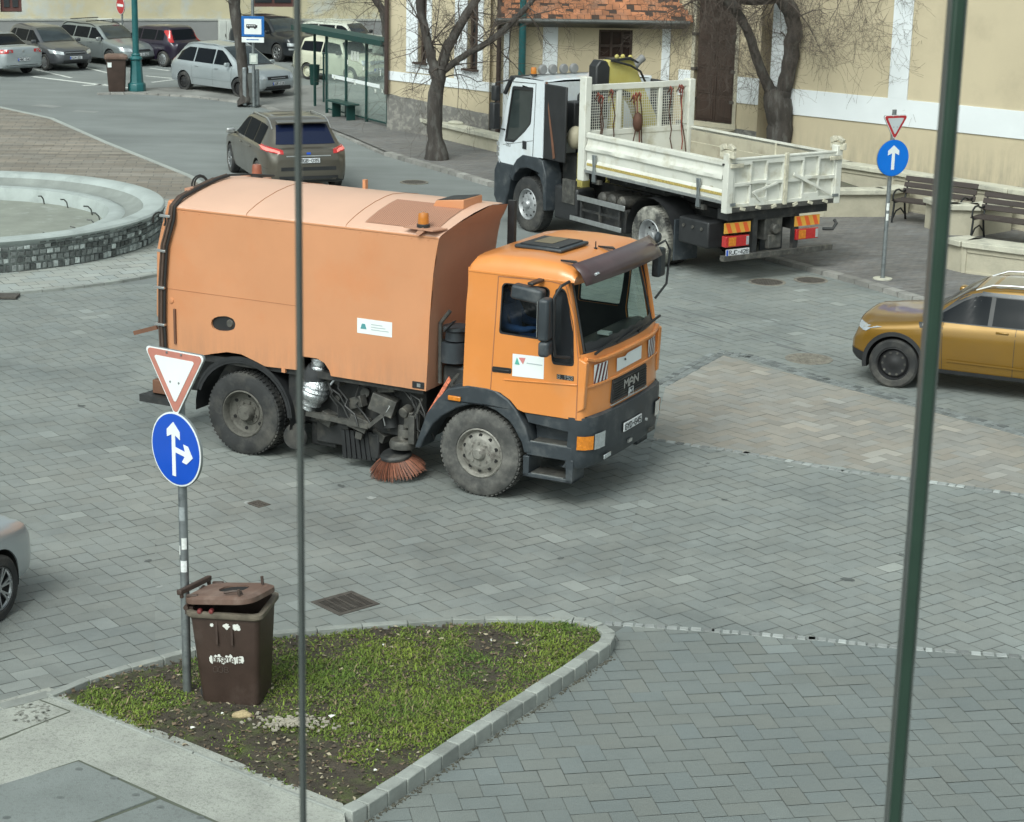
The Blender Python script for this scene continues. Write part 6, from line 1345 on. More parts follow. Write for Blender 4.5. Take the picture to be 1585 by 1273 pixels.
ht = thing('roof_hatch'); ht.parent = cab; ht.location = (.45, -.23, 2.80); ht.rotation_euler = (0, 0, rad(-3))
MB().box((0, 0, .012), (.60, .66, .04)).build('hatch_frame', M_gplast, ht, bevel=.015); MB().box((0, 0, .038), (.50, .56, .02)).build('hatch_lid', M_plastic, ht, bevel=.008); MB().box((-.03, .05, .0495), (.24, .40, .004)).build('hatch_glass', M_glassc, ht)
for y in (-.90, .08): MB().prism([(.88, y), (1.05, y + .03), (1.12, y - .06)], 2.775, 2.795, 'XY').build('visor_arm', M_plastic, cab)
MB().cyl((.9, -.03, 2.78), (.9, -.03, 2.86), .007, n=6).cyl((.9, -.03, 2.77), (.9, -.03, 2.79), .02, n=10).build('antenna', M_plastic, cab)
# sun visor over the windscreen: smoked curved plate
rows = []
for t in range(13):
    y = N + .0 + 2.1 * t / 12; c = 1 - (2 * t / 12 - 1) ** 2; rows.append([(1.09 + .10 * c, y, 2.79 + .03 * c), (1.20 + .10 * c, y, 2.70 + .03 * c), (1.27 + .09 * c, y, 2.57 + .02 * c)])
o = MB().grid(rows).build('sun_visor', mat('smoked_visor', (.085, .052, .055), .35, var=.3, vscale=3, coat=.3), cab); sd = o.modifiers.new('solid', 'SOLIDIFY'); sd.thickness = .012
MB().box((1.27, -.80, 2.66), (.03, .08, .035), ry=rad(50)).build('visor_lamp', M_hl, cab, bevel=.006)
# front face: corners, lower panel
def fxc(y): return 1.335 - .10 * (abs(y) / 1.05) ** 3      # front of panel in plan
rows = []
for z, dx in ((1.065, .02), (1.12, .02), (1.45, .015), (1.74, -.005), (1.80, -.02)):
    r = []
    for k in range(17):
        y = -1.0 + 2.0 * k / 16; r.append((fxc(y) + dx, y, z - (.0 if z < 1.7 else .012 * (1 - abs(y)))))
    rows.append([(1.19, -1.05, z), (1.21 + dx, -1.045, z)] + r + [(1.21 + dx, 1.045, z), (1.19, 1.05, z)])
MB().grid(rows).build('front_panel', M_or2, cab, angle=50)
MB().bb((1.15, -1.0, 1.0), (1.28, 1.0, 1.10)).build('front_sill', M_chs, cab)
# ledge mouldings
for z, th, pr in ((1.70, .035, .03), (1.43, .03, .025)):
    mb = MB(); 
    for k in range(16):
        y0_, y1_ = -1.0 + 2.0 * k / 16, -1.0 + 2.0 * (k + 1) / 16
        zz0 = z + (.05 * (abs(y0_) - .82) / .18 if abs(y0_) > .82 and z > 1.6 else 0); zz1 = z + (.05 * (abs(y1_) - .82) / .18 if abs(y1_) > .82 and z > 1.6 else 0)
        mb.bar((fxc(y0_) + pr * .4, y0_, zz0), (fxc(y1_) + pr * .4, y1_, zz1), pr * 1.6, th)
    mb.build('front_moulding', M_or2, cab, bevel=.006)
for s in (-1, 1): MB().prism([(fxc(1) - .05, 1.15), (fxc(1) + .03, 1.20), (fxc(1) + .05, 1.72), (fxc(1) - .05, 1.76)], s * .985, s * 1.06).build('corner_flap', M_or2, cab, bevel=.012)
# windscreen, pillars, header
def wsx(y, t): return (1.30 - .12 * (abs(y) / 1.0) ** 3) + (-.20) * t
rows = [];
for i in range(7):
    t = i / 6; rows.append([(wsx(y, t) , y, 1.80 + .74 * t) for y in [(-.93 + 1.86 * k / 16) * (1 - .05 * t) for k in range(17)]])
MB().grid(rows).build('windscreen', M_clear, cab, fix=False)
for s in (-1, 1):
    mb = MB(); r_ = []
    for i in range(7):
        t = i / 6; y1 = s * .935 * (1 - .05 * t); r_.append([(wsx(y1, t) + .006, y1 * .985, 1.78 + .80 * t), (wsx(s * 1.0, t) + .012, s * 1.0, 1.78 + .8 * t), (1.215 - .165 * t ** 1.1, s * 1.05, 1.78 + .8 * t), (1.13 - .165 * t, s * 1.02, 1.78 + .8 * t)])
    mb.grid(r_).build('windscreen_pillar', M_or2, cab, angle=60)
    MB().tube([V3((wsx(s * .93 * (1 - .05 * i / 6), i / 6) + .008, s * .935 * (1 - .05 * i / 6), 1.80 + .74 * i / 6)) for i in range(7)], .014, 6).build('screen_seal', M_plastic, cab)
MB().tube([V3((wsx(-.93 + 1.86 * k / 16, 0) + .010, -.93 + 1.86 * k / 16, 1.795)) for k in range(17)], .018, 6).build('screen_seal', M_plastic, cab)
mb = MB(); mb.grid([[(wsx(y, 1) + .01, y, 2.52), (wsx(y, 1) - .0, y, 2.62), (1.08, y, 2.68)] for y in [-1 + 2 * k / 12 for k in range(13)]]); mb.build('header', M_or2, cab)
MB().grid([[(wsx(y, .13) + .008, y, 1.90 + .012 * sin(k * 1.9)), (wsx(y, 0) + .012, y, 1.79)] for k, y in enumerate([-.9 + 1.8 * k / 24 for k in range(25)])]).build('screen_shade_band', M_plastic, cab)
for (y0_, y1_, zz) in ((-.88, -.28, 1.79), (-.30, .38, 1.80), (.30, .90, 1.81)):
    MB().bar((1.335 - .02, y0_, zz), (1.33, y1_, zz + .075), .02, .025).build('wiper', M_plastic, cab)
# interior
MB().prism([(.86, 1.3), (1.18, 1.3), (1.22, 1.79), (1.05, 1.84), (.88, 1.80)], -.97, .97).build('dashboard', M_plastic, cab, bevel=.02); MB().bb((-.12, -.98, 1.26), (1.1, .98, 1.32)).build('cab_floor', M_chs, cab)
for y in (-.55, .50): MB().box((.12, y, 1.56), (.5, .5, .16)).box((-.08, y, 1.92), (.13, .48, .70), ry=rad(-8)).box((-.1, y, 2.33), (.1, .26, .16)).build('seat', mat('seat_fabric', (.05, .052, .06), .9, var=.2), cab, bevel=.04)
mb = MB(); ct = V3((.78, -.52, 1.90)); R_ = Matrix.Rotation(rad(35), 3, 'Y')
mb.tube([ct + R_ @ V3((.21 * cos(a), .21 * sin(a), 0)) for a in [2 * pi * k / 24 for k in range(25)]], .014, 8, cap=False); mb.tube([ct + R_ @ V3((0, -.2, 0)), ct + R_ @ V3((0, .2, 0))], .014, 6).cyl(ct, ct + V3((.2, 0, -.25)), .03); mb.build('steering_wheel', mat('worn_yellow_rim', (.30, .24, .09), .5, var=.3), cab)
MB().box((1.1, -.15, 1.86), (.14, .1, .03)).build('papers', M_sw, cab)
# grille, front writing, stickers, stripes
gr = thing('grille'); gr.parent = cab
mb = MB(); panel(mb, rpoly([(-.50, 1.15), (.50, 1.15), (.47, 1.41), (-.46, 1.41)], .02), (), 1.345, 1.362, 'YZ'); mb.build('grille_panel', M_plastic, gr); mb = MB()
for k in range(8): mb.bb((1.36, -.46, 1.175 + k * .028), (1.374, .46, 1.187 + k * .028))
mb.build('slats', M_chs, gr)
MB().bb((1.35, -.50, 1.125), (1.372, .50, 1.140)).build('chrome_strip', M_alu, gr)
def facing_front(mb, x, y, z): # text made in XZ facing -Y -> face +X
    mb.v = [(x - b, y + a, z + c_) for a, b, c_ in mb.v]; return mb
# brand lettering as in the photograph
lt = text_mb('MAN', .085, .42, .022); facing_front(lt, 1.384, .0, 1.31).build('front_lettering', M_alu, gr, fix=False)
mb = MB().tube([V3((1.384, -.075, 1.15)), V3((1.384, .055, 1.15)), V3((1.384, .055, 1.235)), V3((1.384, -.06, 1.235)), V3((1.384, -.075, 1.15))], .007, 4).tube([V3((1.384, -.05, 1.17)), V3((1.384, -.02, 1.215)), V3((1.384, .0, 1.18)), V3((1.384, .04, 1.21))], .008, 4); mb.build('emblem', M_alu, gr)
MB().add([(fxc(y) + .019 + .003, y, z) for y, z in ((-.36, 1.485), (.33, 1.495), (.33, 1.65), (-.08, 1.645), (-.14, 1.62), (-.36, 1.64))], [(0, 1, 2, 3, 4, 5)]).build('front_sticker', M_sw, cab, fix=False)
MB().add([(fxc(y) + .025, y, z) for y, z in ((-.17, 1.60), (-.13, 1.60), (-.11, 1.57), (-.16, 1.575))], [(0, 1, 2, 3)]).build('sticker_mark', M_ink, cab, fix=False)
for s, yc in ((-1, -.72), (1, .70)):
    st = thing('hazard_stripes'); st.parent = cab; x = fxc(yc) + .022
    def q_(y, z): return (fxc(y) + .0215, y, z)
    MB().grid([[q_(yc - .14 + .28 * k / 4, 1.45), q_(yc - .14 + .28 * k / 4, 1.66)] for k in range(5)]).build('base_stripe', M_sw, st)
    for k in range(4):
        y0_ = yc - .15 + .075 * k; MB().grid([[(fxc(y0_ + d_) + .0245, max(yc - .14, min(yc + .14, y0_ + d_)), 1.452), (fxc(y0_ + d_ + .07) + .0245, max(yc - .14, min(yc + .14, y0_ + d_ + .07)), 1.658)] for d_ in (0, .02, .038)]).build('stripe', mat('stripe_maroon', (.12, .025, .03), .5), st)
# bumper
bp_ = thing('bumper'); bp_.parent = SW_
plan = [(1.10, N - .0), (1.17, N - .005), (1.27, N + .03), (1.345, N + .12), (1.375, N + .25), (1.40, -.4), (1.41, 0), (1.40, .4), (1.375, F_ - .25), (1.345, F_ - .12), (1.27, F_ - .03), (1.17, F_ + .005), (1.10, F_)]
rows = [[(x - .06, y * .98, 1.10) for x, y in plan], [(x - .005, y, 1.085) for x, y in plan], [(x, y, 1.02) for x, y in plan], [(x, y, .93) for x, y in plan], [(x - .015, y, .70) for x, y in plan], [(x - .03, y * .995, .56) for x, y in plan], [(x - .07, y * .98, .50) for x, y in plan], [(x - .16, y * .9, .50) for x, y in plan]]
MB().grid(rows).build('bumper_shell', M_gplast, bp_, angle=40)
for s in (-1, 1):
    y = lambda v: s * (1.05 - v) ; 
    a = V3((1.225, y(.008), 0)); b = V3((1.352, y(.125), 0)); n_ = V3((.012, -0.012 * -s * -1, 0))
    MB().grid([[(p.x + .008, p.y + s * .008, .73), (p.x + .012, p.y + s * .008, .885)] for p in (V3((1.20, y(.0), 0)), V3((1.28, y(.028), 0)), V3((1.352, y(.115), 0)))]).build('indicator', M_amber, bp_, angle=60)
    MB().grid([[(p.x + .006, p.y, .72), (p.x + .010, p.y, .90)] for p in (V3((1.356, y(.13), 0)), V3((1.378, y(.22), 0)), V3((1.388, y(.34), 0)))]).build('headlight', M_hl, bp_)
    MB().bb((1.385, y(.42) - .09, .565), (1.40, y(.42) + .09, .615)).build('fog_recess', M_hl if s < 0 else M_chs, bp_, bevel=.006)
number_plate(bp_, (1.418, .0, .82), rad(90), 'GYD-645', .50, .10, eu=False)
MB().bb((1.395, -.08, .60), (1.412, .02, .64)).build('tow_cover', M_alu, bp_); MB().lathe([(0, 1.42), (.02, 1.42), (.02, 1.40)], (0, .42, .76), 'X', 10).build('round_reflector', M_hl, bp_)
# front mudguards
out_c = [(-.83, .45), (-.675, .885), (-.53, 1.08), (-.404, 1.21), (-.163, 1.275), (.10, 1.275), (.231, 1.255), (.35, 1.19), (.45, 1.09), (.573, .905), (.64, .72), (.665, .60)]
in_c = [(.565, .60), (.53, .72), (.44, .86), (.36, .95), (.22, 1.03), (.05, 1.075), (-.12, 1.06), (-.30, .99), (-.47, .88), (-.60, .75), (-.69, .60), (-.755, .45)]
for s in (-1, 1):
    mb = MB(); panel(mb, out_c + in_c, (), s * 1.06, s * .72); mb.build('front_mudguard', M_gplast, SW_, bevel=.02, seg=3)
    MB().box((-.31, s * 1.072, 1.11), (.16, .03, .055)).build('side_marker', M_amber, SW_, bevel=.01)
    # step box
    st = thing('step_box'); st.parent = SW_
    MB().prism([(.60, .95), (1.17, .90), (1.17, 1.06), (.55, 1.06)], s * 1.035, s * .7).prism([(.64, .62), (1.12, .62), (1.12, .98), (.60, .98)], s * .86, s * .7).build('housing', M_gplast, st, bevel=.01)
    MB().bb((.60, s * .78, .585), (1.15, s * 1.055, .62)).bb((.60, s * 1.03, .60), (1.15, s * 1.055, .745)).build('upper_step', M_gplast, st, bevel=.01); MB().bb((.66, s * .80, .746), (1.10, s * 1.03, .752)).build('upper_tread', M_grime, st); MB().bb((.64, s * 1.03, .745), (1.12, s * 1.05, .752)).build('step_edge', M_alu, st)
    MB().bb((.555, s * .74, .33), (.63, s * 1.055, .57)).bb((1.08, s * .74, .33), (1.17, s * 1.055, .60)).bb((.555, s * .74, .33), (1.17, s * 1.055, .375)).build('lower_step', M_gplast, st, bevel=.01); MB().bb((.64, s * .76, .376), (1.07, s * 1.02, .381)).build('lower_tread', M_grime, st); MB().bb((.66, s * 1.03, .376), (1.05, s * 1.05, .384)).build('step_edge', M_alu, st)
# mirrors on the near door
mr = thing('mirrors'); mr.parent = cab
def mbox(c, d, rz=0, ry=0, nm='mirror_shell', par=mr): return MB().box(c, d, rz=rz, ry=ry).build(nm, M_gplast, par, bevel=.035, seg=4)
mbox((.925, N - .29, 2.22), (.12, .20, .46), rz=.15); mbox((.93, N - .28, 1.90), (.12, .20, .17), rz=.15)
MB().tube([V3((1.07, N - .02, 2.60)), V3((1.04, N - .16, 2.57)), V3((.99, N - .22, 2.45)), V3((.98, N - .20, 2.0)), V3((1.0, N - .18, 1.8)), V3((1.1, N - .02, 1.76))], .017, 8).build('mirror_arm', M_plastic, mr)
MB().bb((.86, N - .37, 2.03), (.866, N - .21, 2.42)).build('mirror_glass', M_alu, mr)
o = mbox((.70, N - .26, 2.47), (.36, .16, .16), rz=.05, ry=.12, nm='kerb_mirror'); MB().box((.73, N - .13, 2.58), (.07, .30, .03), ry=.1).build('kerb_mirror_arm', M_plastic, mr, bevel=.008)
mr2 = thing('far_mirrors'); mr2.parent = cab; MB().box((1.16, F_ + .16, 2.45), (.11, .19, .34)).build('mirror_shell', M_gplast, mr2, bevel=.03, seg=3); MB().tube([V3((1.1, F_, 2.62)), V3((1.25, F_ + .12, 2.72)), V3((1.28, F_ + .2, 2.6)), V3((1.26, F_ + .18, 2.2)), V3((1.2, F_, 2.05))], .015, 8).build('mirror_arm', M_plastic, mr2)
MB().lathe([(0, -.03), (.05, -.02), (.07, 0), (.05, .03), (0, .04)], (1.22, F_ - .05, 2.78), 'X', 12).build('round_mirror', M_gplast, mr2)
# the driver
p = SW_.location + V3((_f.x, _f.y, 0)) * .10 + _l * (N + .50); driver((p.x, p.y, 1.655), SW_.rotation_euler.z, 'driver in a blue work jacket seated in the orange sweeper cab', mat('blue_jacket', (.035, .10, .28), .85, var=.25, vscale=9, bump=.4, bscale=14), .98)
# ============================================================ WHITE TIPPER TRUCK WITH CRANE
TP = thing('tipper_truck', (0, 0, 0), 0, 'white tipper truck with dented drop sides, folded yellow crane and roof lamps', 'tipper truck')
_az = rad(-34); _f = V3((sin(_az), cos(_az), 0)); _l = V3((-_f.y, _f.x, 0)); _o = at(1003, 412)
TP.location = _o - _l * 1.275; TP.rotation_euler = (0, 0, atan2(_f.y, _f.x))
M_wh = mat('dirty_white_paint', (.66, .66, .60), .5, var=.06, vscale=2, col2=(.46, .43, .33), c2scale=2.6, c2lo=.53, c2hi=.74, coat=.1)
M_whc = mat('white_cab_paint', (.68, .73, .77), .3, var=.03, coat=.5, col2=(.60, .63, .64), c2scale=2, c2lo=.52, c2hi=.7)
M_ycr = mat('yellow_crane_paint', (.48, .41, .12), .5, var=.15, vscale=3, col2=(.40, .37, .14), c2scale=3, c2lo=.5, c2hi=.7)
M_rustr = mat('rusty_red', (.20, .045, .03), .7, var=.3, vscale=8); M_chain = mat('rusty_chain', (.10, .05, .035), .7, .4, var=.3)
NY, FY = 1.275, -1.30
for x, kind in ((3.93, 'front'), (.03, 'rear')):
    for y, s in ((NY - .16, 1), (FY + .16, -1)):
        truck_wheel(TP, x, y, .535, .31, s, kind, mt=M_rub if kind == 'front' else mat('pale_dusty_tyre', (.045, .045, .043), .85, var=.3, vscale=5, bump=.25, bscale=40, col2=(.36, .35, .31), c2scale=1.5, c2lo=.40, c2hi=.55), mr=mat('silver_wheel', (.38, .39, .40), .45, .55, var=.2, vscale=8))
        if kind == 'rear': truck_wheel(TP, x, y - s * .34, .535, .31, s, kind)
mb = MB()
for y in (-.42, .42): mb.bb((-1.9, y - .04, .85), (4.7, y + .04, 1.1))
for x in (-1.6, -.6, .8, 1.8, 2.8, 3.6): mb.bb((x - .05, -.38, .88), (x + .05, .38, 1.06))
mb.build('chassis_frame', M_chs, TP); MB().cyl((3.93, -.95, .53), (3.93, .95, .53), .06).cyl((.03, -.9, .53), (.03, .9, .53), .1).sphere((.03, 0, .53), .26, 12).build('axles', M_chs, TP)
# cab
cb = thing('cab'); cb.parent = TP
side = [(3.43, 1.50), (3.55, 1.50), (3.72, 1.47), (4.10, 1.47), (4.32, 1.36), (4.42, 1.24), (4.86, 1.24), (4.99, 1.33), (4.98, 1.66), (4.88, 1.95), (4.66, 2.55), (4.52, 2.86), (4.40, 2.95), (3.43, 2.97)]
win = rpoly([(4.50, 2.76), (3.80, 2.80), (3.86, 2.12), (4.05, 1.95), (4.42, 1.70), (4.74, 1.68)], .04)
for s, yy in ((1, NY), (-1, FY)):
    mb = MB(); panel(mb, side, [win], yy, yy - s * .06); mb.build('side_wall', M_whc, cb, bevel=.02, seg=3)
    mb = MB(); cx_ = sum(p[0] for p in win) / len(win); cz_ = sum(p[1] for p in win) / len(win); panel(mb, [(cx_ + (p[0] - cx_) * 1.03, cz_ + (p[1] - cz_) * 1.03) for p in win], [[(cx_ + (p[0] - cx_) * .93, cz_ + (p[1] - cz_) * .93) for p in win]], yy + s * .004, yy - s * .02); mb.build('window_seal', M_plastic, cb)
    mb = MB(); mb.add([(p[0], yy - s * .015, p[1]) for p in win], [tuple(range(len(win)))]); mb.build('side_window', mat('truck_window', (.035, .045, .045), .06, var=.2, vscale=2, spec=.7), cb, fix=False)
    MB().bb((3.98, yy - .012, 1.60), (4.12, yy + .012, 1.76)).build('door_handle', M_plastic, cb, bevel=.01)
    MB().bar((3.76, yy + s * .002, 1.5), (3.70, yy + s * .002, 2.9), .006, .012, up=(1, 0, 0)).bar((3.70, yy + s * .002, 2.9), (4.5, yy + s * .002, 2.86), .006, .012).bar((3.76, yy + s * .002, 1.80), (4.80, yy + s * .002, 1.60), .004, .008).build('door_gap', M_chs, cb)
tx = text_mb('330', .06, .17, .01); tx.v = [(-a + 4.62, NY + .004 - b, c_ + 1.62) for a, b, c_ in tx.v]; tx.build('door_number', mat('badge_grey', (.25, .27, .28), .5), cb, fix=False)
rows = [[(x, y, z + (.03 if abs(y) < 1.1 else 0)) for y in (NY, NY - .06, .8, 0, -.8, FY + .06, FY)] for x, z in ((3.43, 2.95), (3.45, 2.98), (4.0, 2.99), (4.35, 2.96), (4.47, 2.88))]
MB().grid(rows).build('cab_roof', M_whc, cb, angle=50)
rows = [[(x - .10 * (abs(y) / 1.3) ** 3, y, z) for y in [NY + (FY - NY) * k / 10 for k in range(11)]] for x, z in ((4.56, 2.88), (4.68, 2.6), (4.90, 2.0), (5.02, 1.70))]
MB().grid(rows).build('windscreen', MATS['truck_window'], cb)
rows = [[(x - .10 * (abs(y) / 1.3) ** 3, y, z) for y in [NY + (FY - NY) * k / 10 for k in range(11)]] for x, z in ((5.03, 1.70), (5.07, 1.6), (5.07, 1.28), (5.0, 1.2))]
MB().grid(rows).build('front_panel', M_whc, cb); MB().bb((3.41, FY + .04, 1.5), (3.45, NY - .04, 2.94)).build('back_wall', M_whc, cb)
MB().bb((4.45, FY + .05, 2.86), (4.62, NY - .0, 2.97)).bar((4.58, NY - .04, 2.95), (4.75, NY + .02, 2.6), .08, .07).build('sun_visor', M_plastic, cb, bevel=.02)
for k in range(3): MB().bb((4.93, NY - .02, 1.36 + k * .10), (5.02, NY + .015, 1.44 + k * .10)).build('corner_vent', M_hl if k == 2 else M_alu, cb, bevel=.006)
# bumper and front guard
MB().prism([(4.42, 1.24), (5.02, 1.24), (5.12, 1.06), (5.12, .55), (5.0, .38), (4.72, .40), (4.60, .72), (4.53, 1.0)], FY, NY).build('bumper', M_gplast, TP, bevel=.03)
for s, yy in ((1, NY), (-1, FY)):
    mb = MB(); panel(mb, [(4.54, 1.02), (4.42, 1.25), (4.30, 1.38), (4.10, 1.49), (3.62, 1.50), (3.43, 1.46), (3.30, 1.20), (3.26, .50), (3.36, .50), (3.40, .95), (3.50, 1.12), (3.66, 1.22), (3.93, 1.25), (4.20, 1.20), (4.36, 1.08), (4.44, .92)], (), yy + s * .01, yy - s * .38); mb.build('front_mudguard', M_gplast, TP, bevel=.02)
    MB().bb((2.70, yy, 1.5), (3.42, yy - s * .05, 2.93)).build('air_deflector', M_plastic, cb, bevel=.02)
    m = thing('mirrors'); m.parent = cb
    MB().box((4.78, yy + s * .22, 2.62), (.16, .12, .30)).box((4.80, yy + s * .22, 2.18), (.16, .16, .52)).build('mirror_shell', M_plastic, m, bevel=.03); MB().tube([V3((4.55, yy, 2.9)), V3((4.8, yy + s * .2, 2.82)), V3((4.8, yy + s * .2, 1.95)), V3((4.75, yy, 1.90))], .018, 8).build('mirror_arm', M_plastic, m)
MB().bar((3.40, NY - .03, 2.96), (3.02, NY + .02, 1.55), .03, .04).build('brace_bar', MATS['rusty_brown'], TP)
# roof lamps
rl = thing('roof_lamps'); rl.parent = TP; MB().cyl((3.95, 1.25, 3.02), (3.95, -.1, 3.02), .02).bb((3.93, 1.2, 2.95), (3.97, 1.23, 3.03)).bb((3.93, -.05, 2.95), (3.97, 0, 3.03)).build('lamp_bar', M_alu, rl)
M_lc = mat('lamp_cover', (.20, .20, .20), .55, var=.1)
for y in (.96, .72, .46, .22): MB().lathe([(0, -.05), (.08, -.045), (.10, -.01), (.095, .03), (.06, .055), (0, .065)], (3.95, y, 3.13), 'X', 18).build('round_lamp', M_lc, rl)
beacon(3.95, 1.17, 3.02, .06, .15, par=rl)
# load bed
M_inn = mat('scuffed_inner', (.40, .37, .29), .75, var=.12, vscale=2, col2=(.28, .25, .19), c2scale=2.5, c2lo=.5, c2hi=.7, bump=.2); mat('rusty_white', (.52, .49, .39), .7, var=.3, vscale=10)
bed = thing('tipping_bed'); bed.parent = TP
MB().bb((-2.0, FY + .03, 1.42), (2.2, NY - .03, 1.50)).build('floor', mat('scratched_floor', (.30, .28, .22), .7, .2, var=.3, vscale=3), bed)
mb = MB()
for y in (-.5, .5): mb.bb((-1.9, y - .06, 1.15), (2.2, y + .06, 1.42))
for k in range(8): mb.bb((-1.85 + k * .55, FY + .15, 1.34), (-1.77 + k * .55, NY - .15, 1.42))
mb.build('subframe', M_chs, bed)
for s, yy in ((1, NY), (-1, FY)):
    sd = thing('drop_side'); sd.parent = bed; P_ = lambda dz, z: (yy - s * (.03 - dz), z); rnd = random.Random(2)
    prof = [(0.0, 1.47), (.012, 1.50), (.012, 1.60), (.0, 1.63), (-.025, 1.66), (-.025, 1.80), (.022, 1.84), (.028, 1.90), (.005, 1.94), (-.012, 1.97), (-.012, 2.04), (.02, 2.08), (.02, 2.15), (-.05, 2.155)]
    rows = []
    for k in range(61):
        x = 2.03 - 3.98 * k / 60; rows.append([(x, yy + s * (d - .03) + s * .03 * noise.noise(V3((x * 2.2, z * 3, 5))) * (1 if 1.6 < z < 1.9 else .25), z) for d, z in prof])
    MB().grid(rows).build('side_board', M_wh, sd, fix=False, angle=30); MB().bb((-1.95, yy - s * .075, 1.50), (2.03, yy - s * .07, 2.15 if s > 0 else 2.09)).build('inner_skin', M_inn, sd); MB().bb((-1.95, yy - s * .078, 1.86), (2.03, yy - s * .074, 1.875)).bb((-.46, yy - s * .082, 1.5), (-.42, yy - s * .074, 2.15)).build('inner_rib', MATS['rusty_white'], sd); MB().bb((-1.95, yy - s * .085, 2.13), (2.03, yy - s * .03, 2.165)).build('top_edge', M_wh, sd)
    MB().bb((-1.97, yy - s * .03, 1.425), (2.03, yy + s * .012, 1.475)).build('bottom_rail', M_alu, sd); MB().bb((-1.95, yy - s * .016, 1.555), (2.0, yy - s * .0125, 1.605)).build('reflective_tape', mat('yellow_tape', (.42, .32, .10), .5, var=.5, vscale=30), sd)
    for x in (1.72, -1.35):
        MB().prism([(x - .06, 1.28), (x + .05, 1.28), (x + .03, 1.55), (x + .06, 1.78), (x - .04, 1.78), (x - .02, 1.55)], yy - s * .01, yy + s * .035).build('hinge_latch', M_galv, sd, bevel=.008); MB().bb((x - .12, yy - s * .1, 1.24), (x + .1, yy - s * .02, 1.32)).build('latch_foot', M_grime, sd)
    MB().bb((2.06, yy - s * .13, 1.25), (2.26, yy + s * .01, 3.18 if s > 0 else 3.05)).build('front_post', M_wh, bed, bevel=.012)
    MB().bb((-2.12, yy - s * .12, 1.27), (-1.97, yy + s * .012, 2.30)).build('rear_post', M_wh, bed, bevel=.012)
    MB().bb((-2.16, yy - s * .02, 2.05), (-2.13, yy - s * .30, 2.12)).bb((-2.22, yy - s * .06, 2.22), (-1.86, yy + s * .0, 2.34)).box((-1.92, yy - s * .03, 2.38), (.10, .09, .10), ry=.5).box((-2.12, yy - s * .05, 2.40), (.16, .07, .06), ry=-.4).build('post_hook', mat('rusty_white', (.52, .49, .39), .7, var=.3, vscale=10), bed, bevel=.006)
    MB().lathe([(0, -.02), (.02, -.02), (.02, .02), (0, .02)], (-2.0, yy + s * .02, 2.1), 'Y', 8).build('latch_pin', M_chs, bed)
# tailgate in two leaves, each with a recessed 3 x 2 grid and bent braces
def leaf(y0_, y1_, seed):
    lf = thing('tailgate_leaf'); lf.parent = bed; rnd = random.Random(seed); X = -2.06; w = y1_ - y0_; z0, z1 = 1.36, 2.17; holes = []; cols = 3
    ys = [y0_ + w * t for t in (.04, .33, .36, .64, .67, .96)]
    for c in range(3):
        for (a, b) in ((1.42, 1.72), (1.78, 2.08)):
            if c == 1: a, b = (1.50, 1.74) if a < 1.5 else (1.80, 2.13)
            holes.append([(ys[2 * c], a), (ys[2 * c + 1], a), (ys[2 * c + 1], b), (ys[2 * c], b)])
    mb = MB(); panel(mb, [(y0_, z0), (y1_, z0), (y1_, z1), (y0_, z1)], holes, X - .04, X + .02, 'YZ'); mb.build('frame', M_wh, lf, bevel=.006)
    rows = [[(X + .015 + .018 * noise.noise(V3((y * 4, z * 4, seed))), y, z) for y in [y0_ + w * k / 14 for k in range(15)]] for z in [z0 + (z1 - z0) * k / 10 for k in range(11)]]
    MB().grid(rows).build('dented_skin', M_wh, lf, fix=False)
    MB().bb((X - .05, y0_, z1 - .0), (X + .04, y1_, z1 + .035)).build('top_rail', M_wh, lf, bevel=.008)
    mb = MB().bar((X - .05, y0_ + w * .15, 1.75 - .02), (X - .06, y0_ + w * .62, 1.60), .03, .035).bar((X - .06, y0_ + w * .62, 1.60), (X - .05, y0_ + w * .48, 1.45), .03, .03)
    if seed == 2: mb = MB().bar((X - .05, y0_ + w * .85, 1.86), (X - .06, y0_ + w * .42, 1.62), .03, .05).bar((X - .06, y0_ + w * .42, 1.62), (X - .05, y0_ + w * .1, 1.45), .03, .04)
    mb.build('bent_brace', M_wh, lf)
    for z in (1.42, 2.10): MB().bb((X - .07, (y0_ if seed == 2 else y1_) - .06, z - .025), (X - .03, (y0_ if seed == 2 else y1_) + .06, z + .025)).build('hinge', M_galv, lf)
    mb = MB(); 
    for q in range(3): mb.box((X - .05, y0_ + w * (.2 + .3 * q), 1.33), (.04, .10, .05), rx=rnd.uniform(-.4, .4))
    mb.build('bottom_latch', MATS['rusty_white'], lf)
mid = -.02
leaf(mid + .012, NY - .12, 1); leaf(FY + .10, mid - .012, 2)
MB().bb((-2.14, mid - .035, 1.34), (-2.09, mid + .035, 2.24)).build('centre_lock', MATS['rusty_white'], bed, bevel=.006)
MB().bb((-2.10, FY, 1.28), (-2.0, NY - .1, 1.36)).build('rear_sill', M_grime, bed)
# bulkhead with mesh
bh = thing('bulkhead'); bh.parent = bed
MB().bb((2.10, FY + .1, 1.5), (2.16, NY - .1, 2.08)).build('lower_plate', M_wh, bh)
mb = MB().bb((2.09, FY + .1, 2.92), (2.17, NY - .1, 3.03)).bb((2.09, FY + .1, 2.08), (2.17, NY - .1, 2.18)).bb((2.1, .42, 2.18), (2.16, .52, 2.92)).bb((2.1, -.55, 2.18), (2.16, -.47, 2.92)).bb((2.1, FY + .1, 2.2), (2.16, FY + .2, 3.0)); mb.build('frame', M_wh, bh, bevel=.006)
mb = MB()
for k in range(50): y = FY + .15 + k * (2.4 / 50); mb.bb((2.128, y - .004, 2.18), (2.134, y + .004, 2.92))
for k in range(15): z = 2.2 + k * .05; mb.bb((2.125, FY + .12, z - .004), (2.131, NY - .12, z + .004))
mb.build('wire_mesh', M_wh, bh)
rnd = random.Random(4)
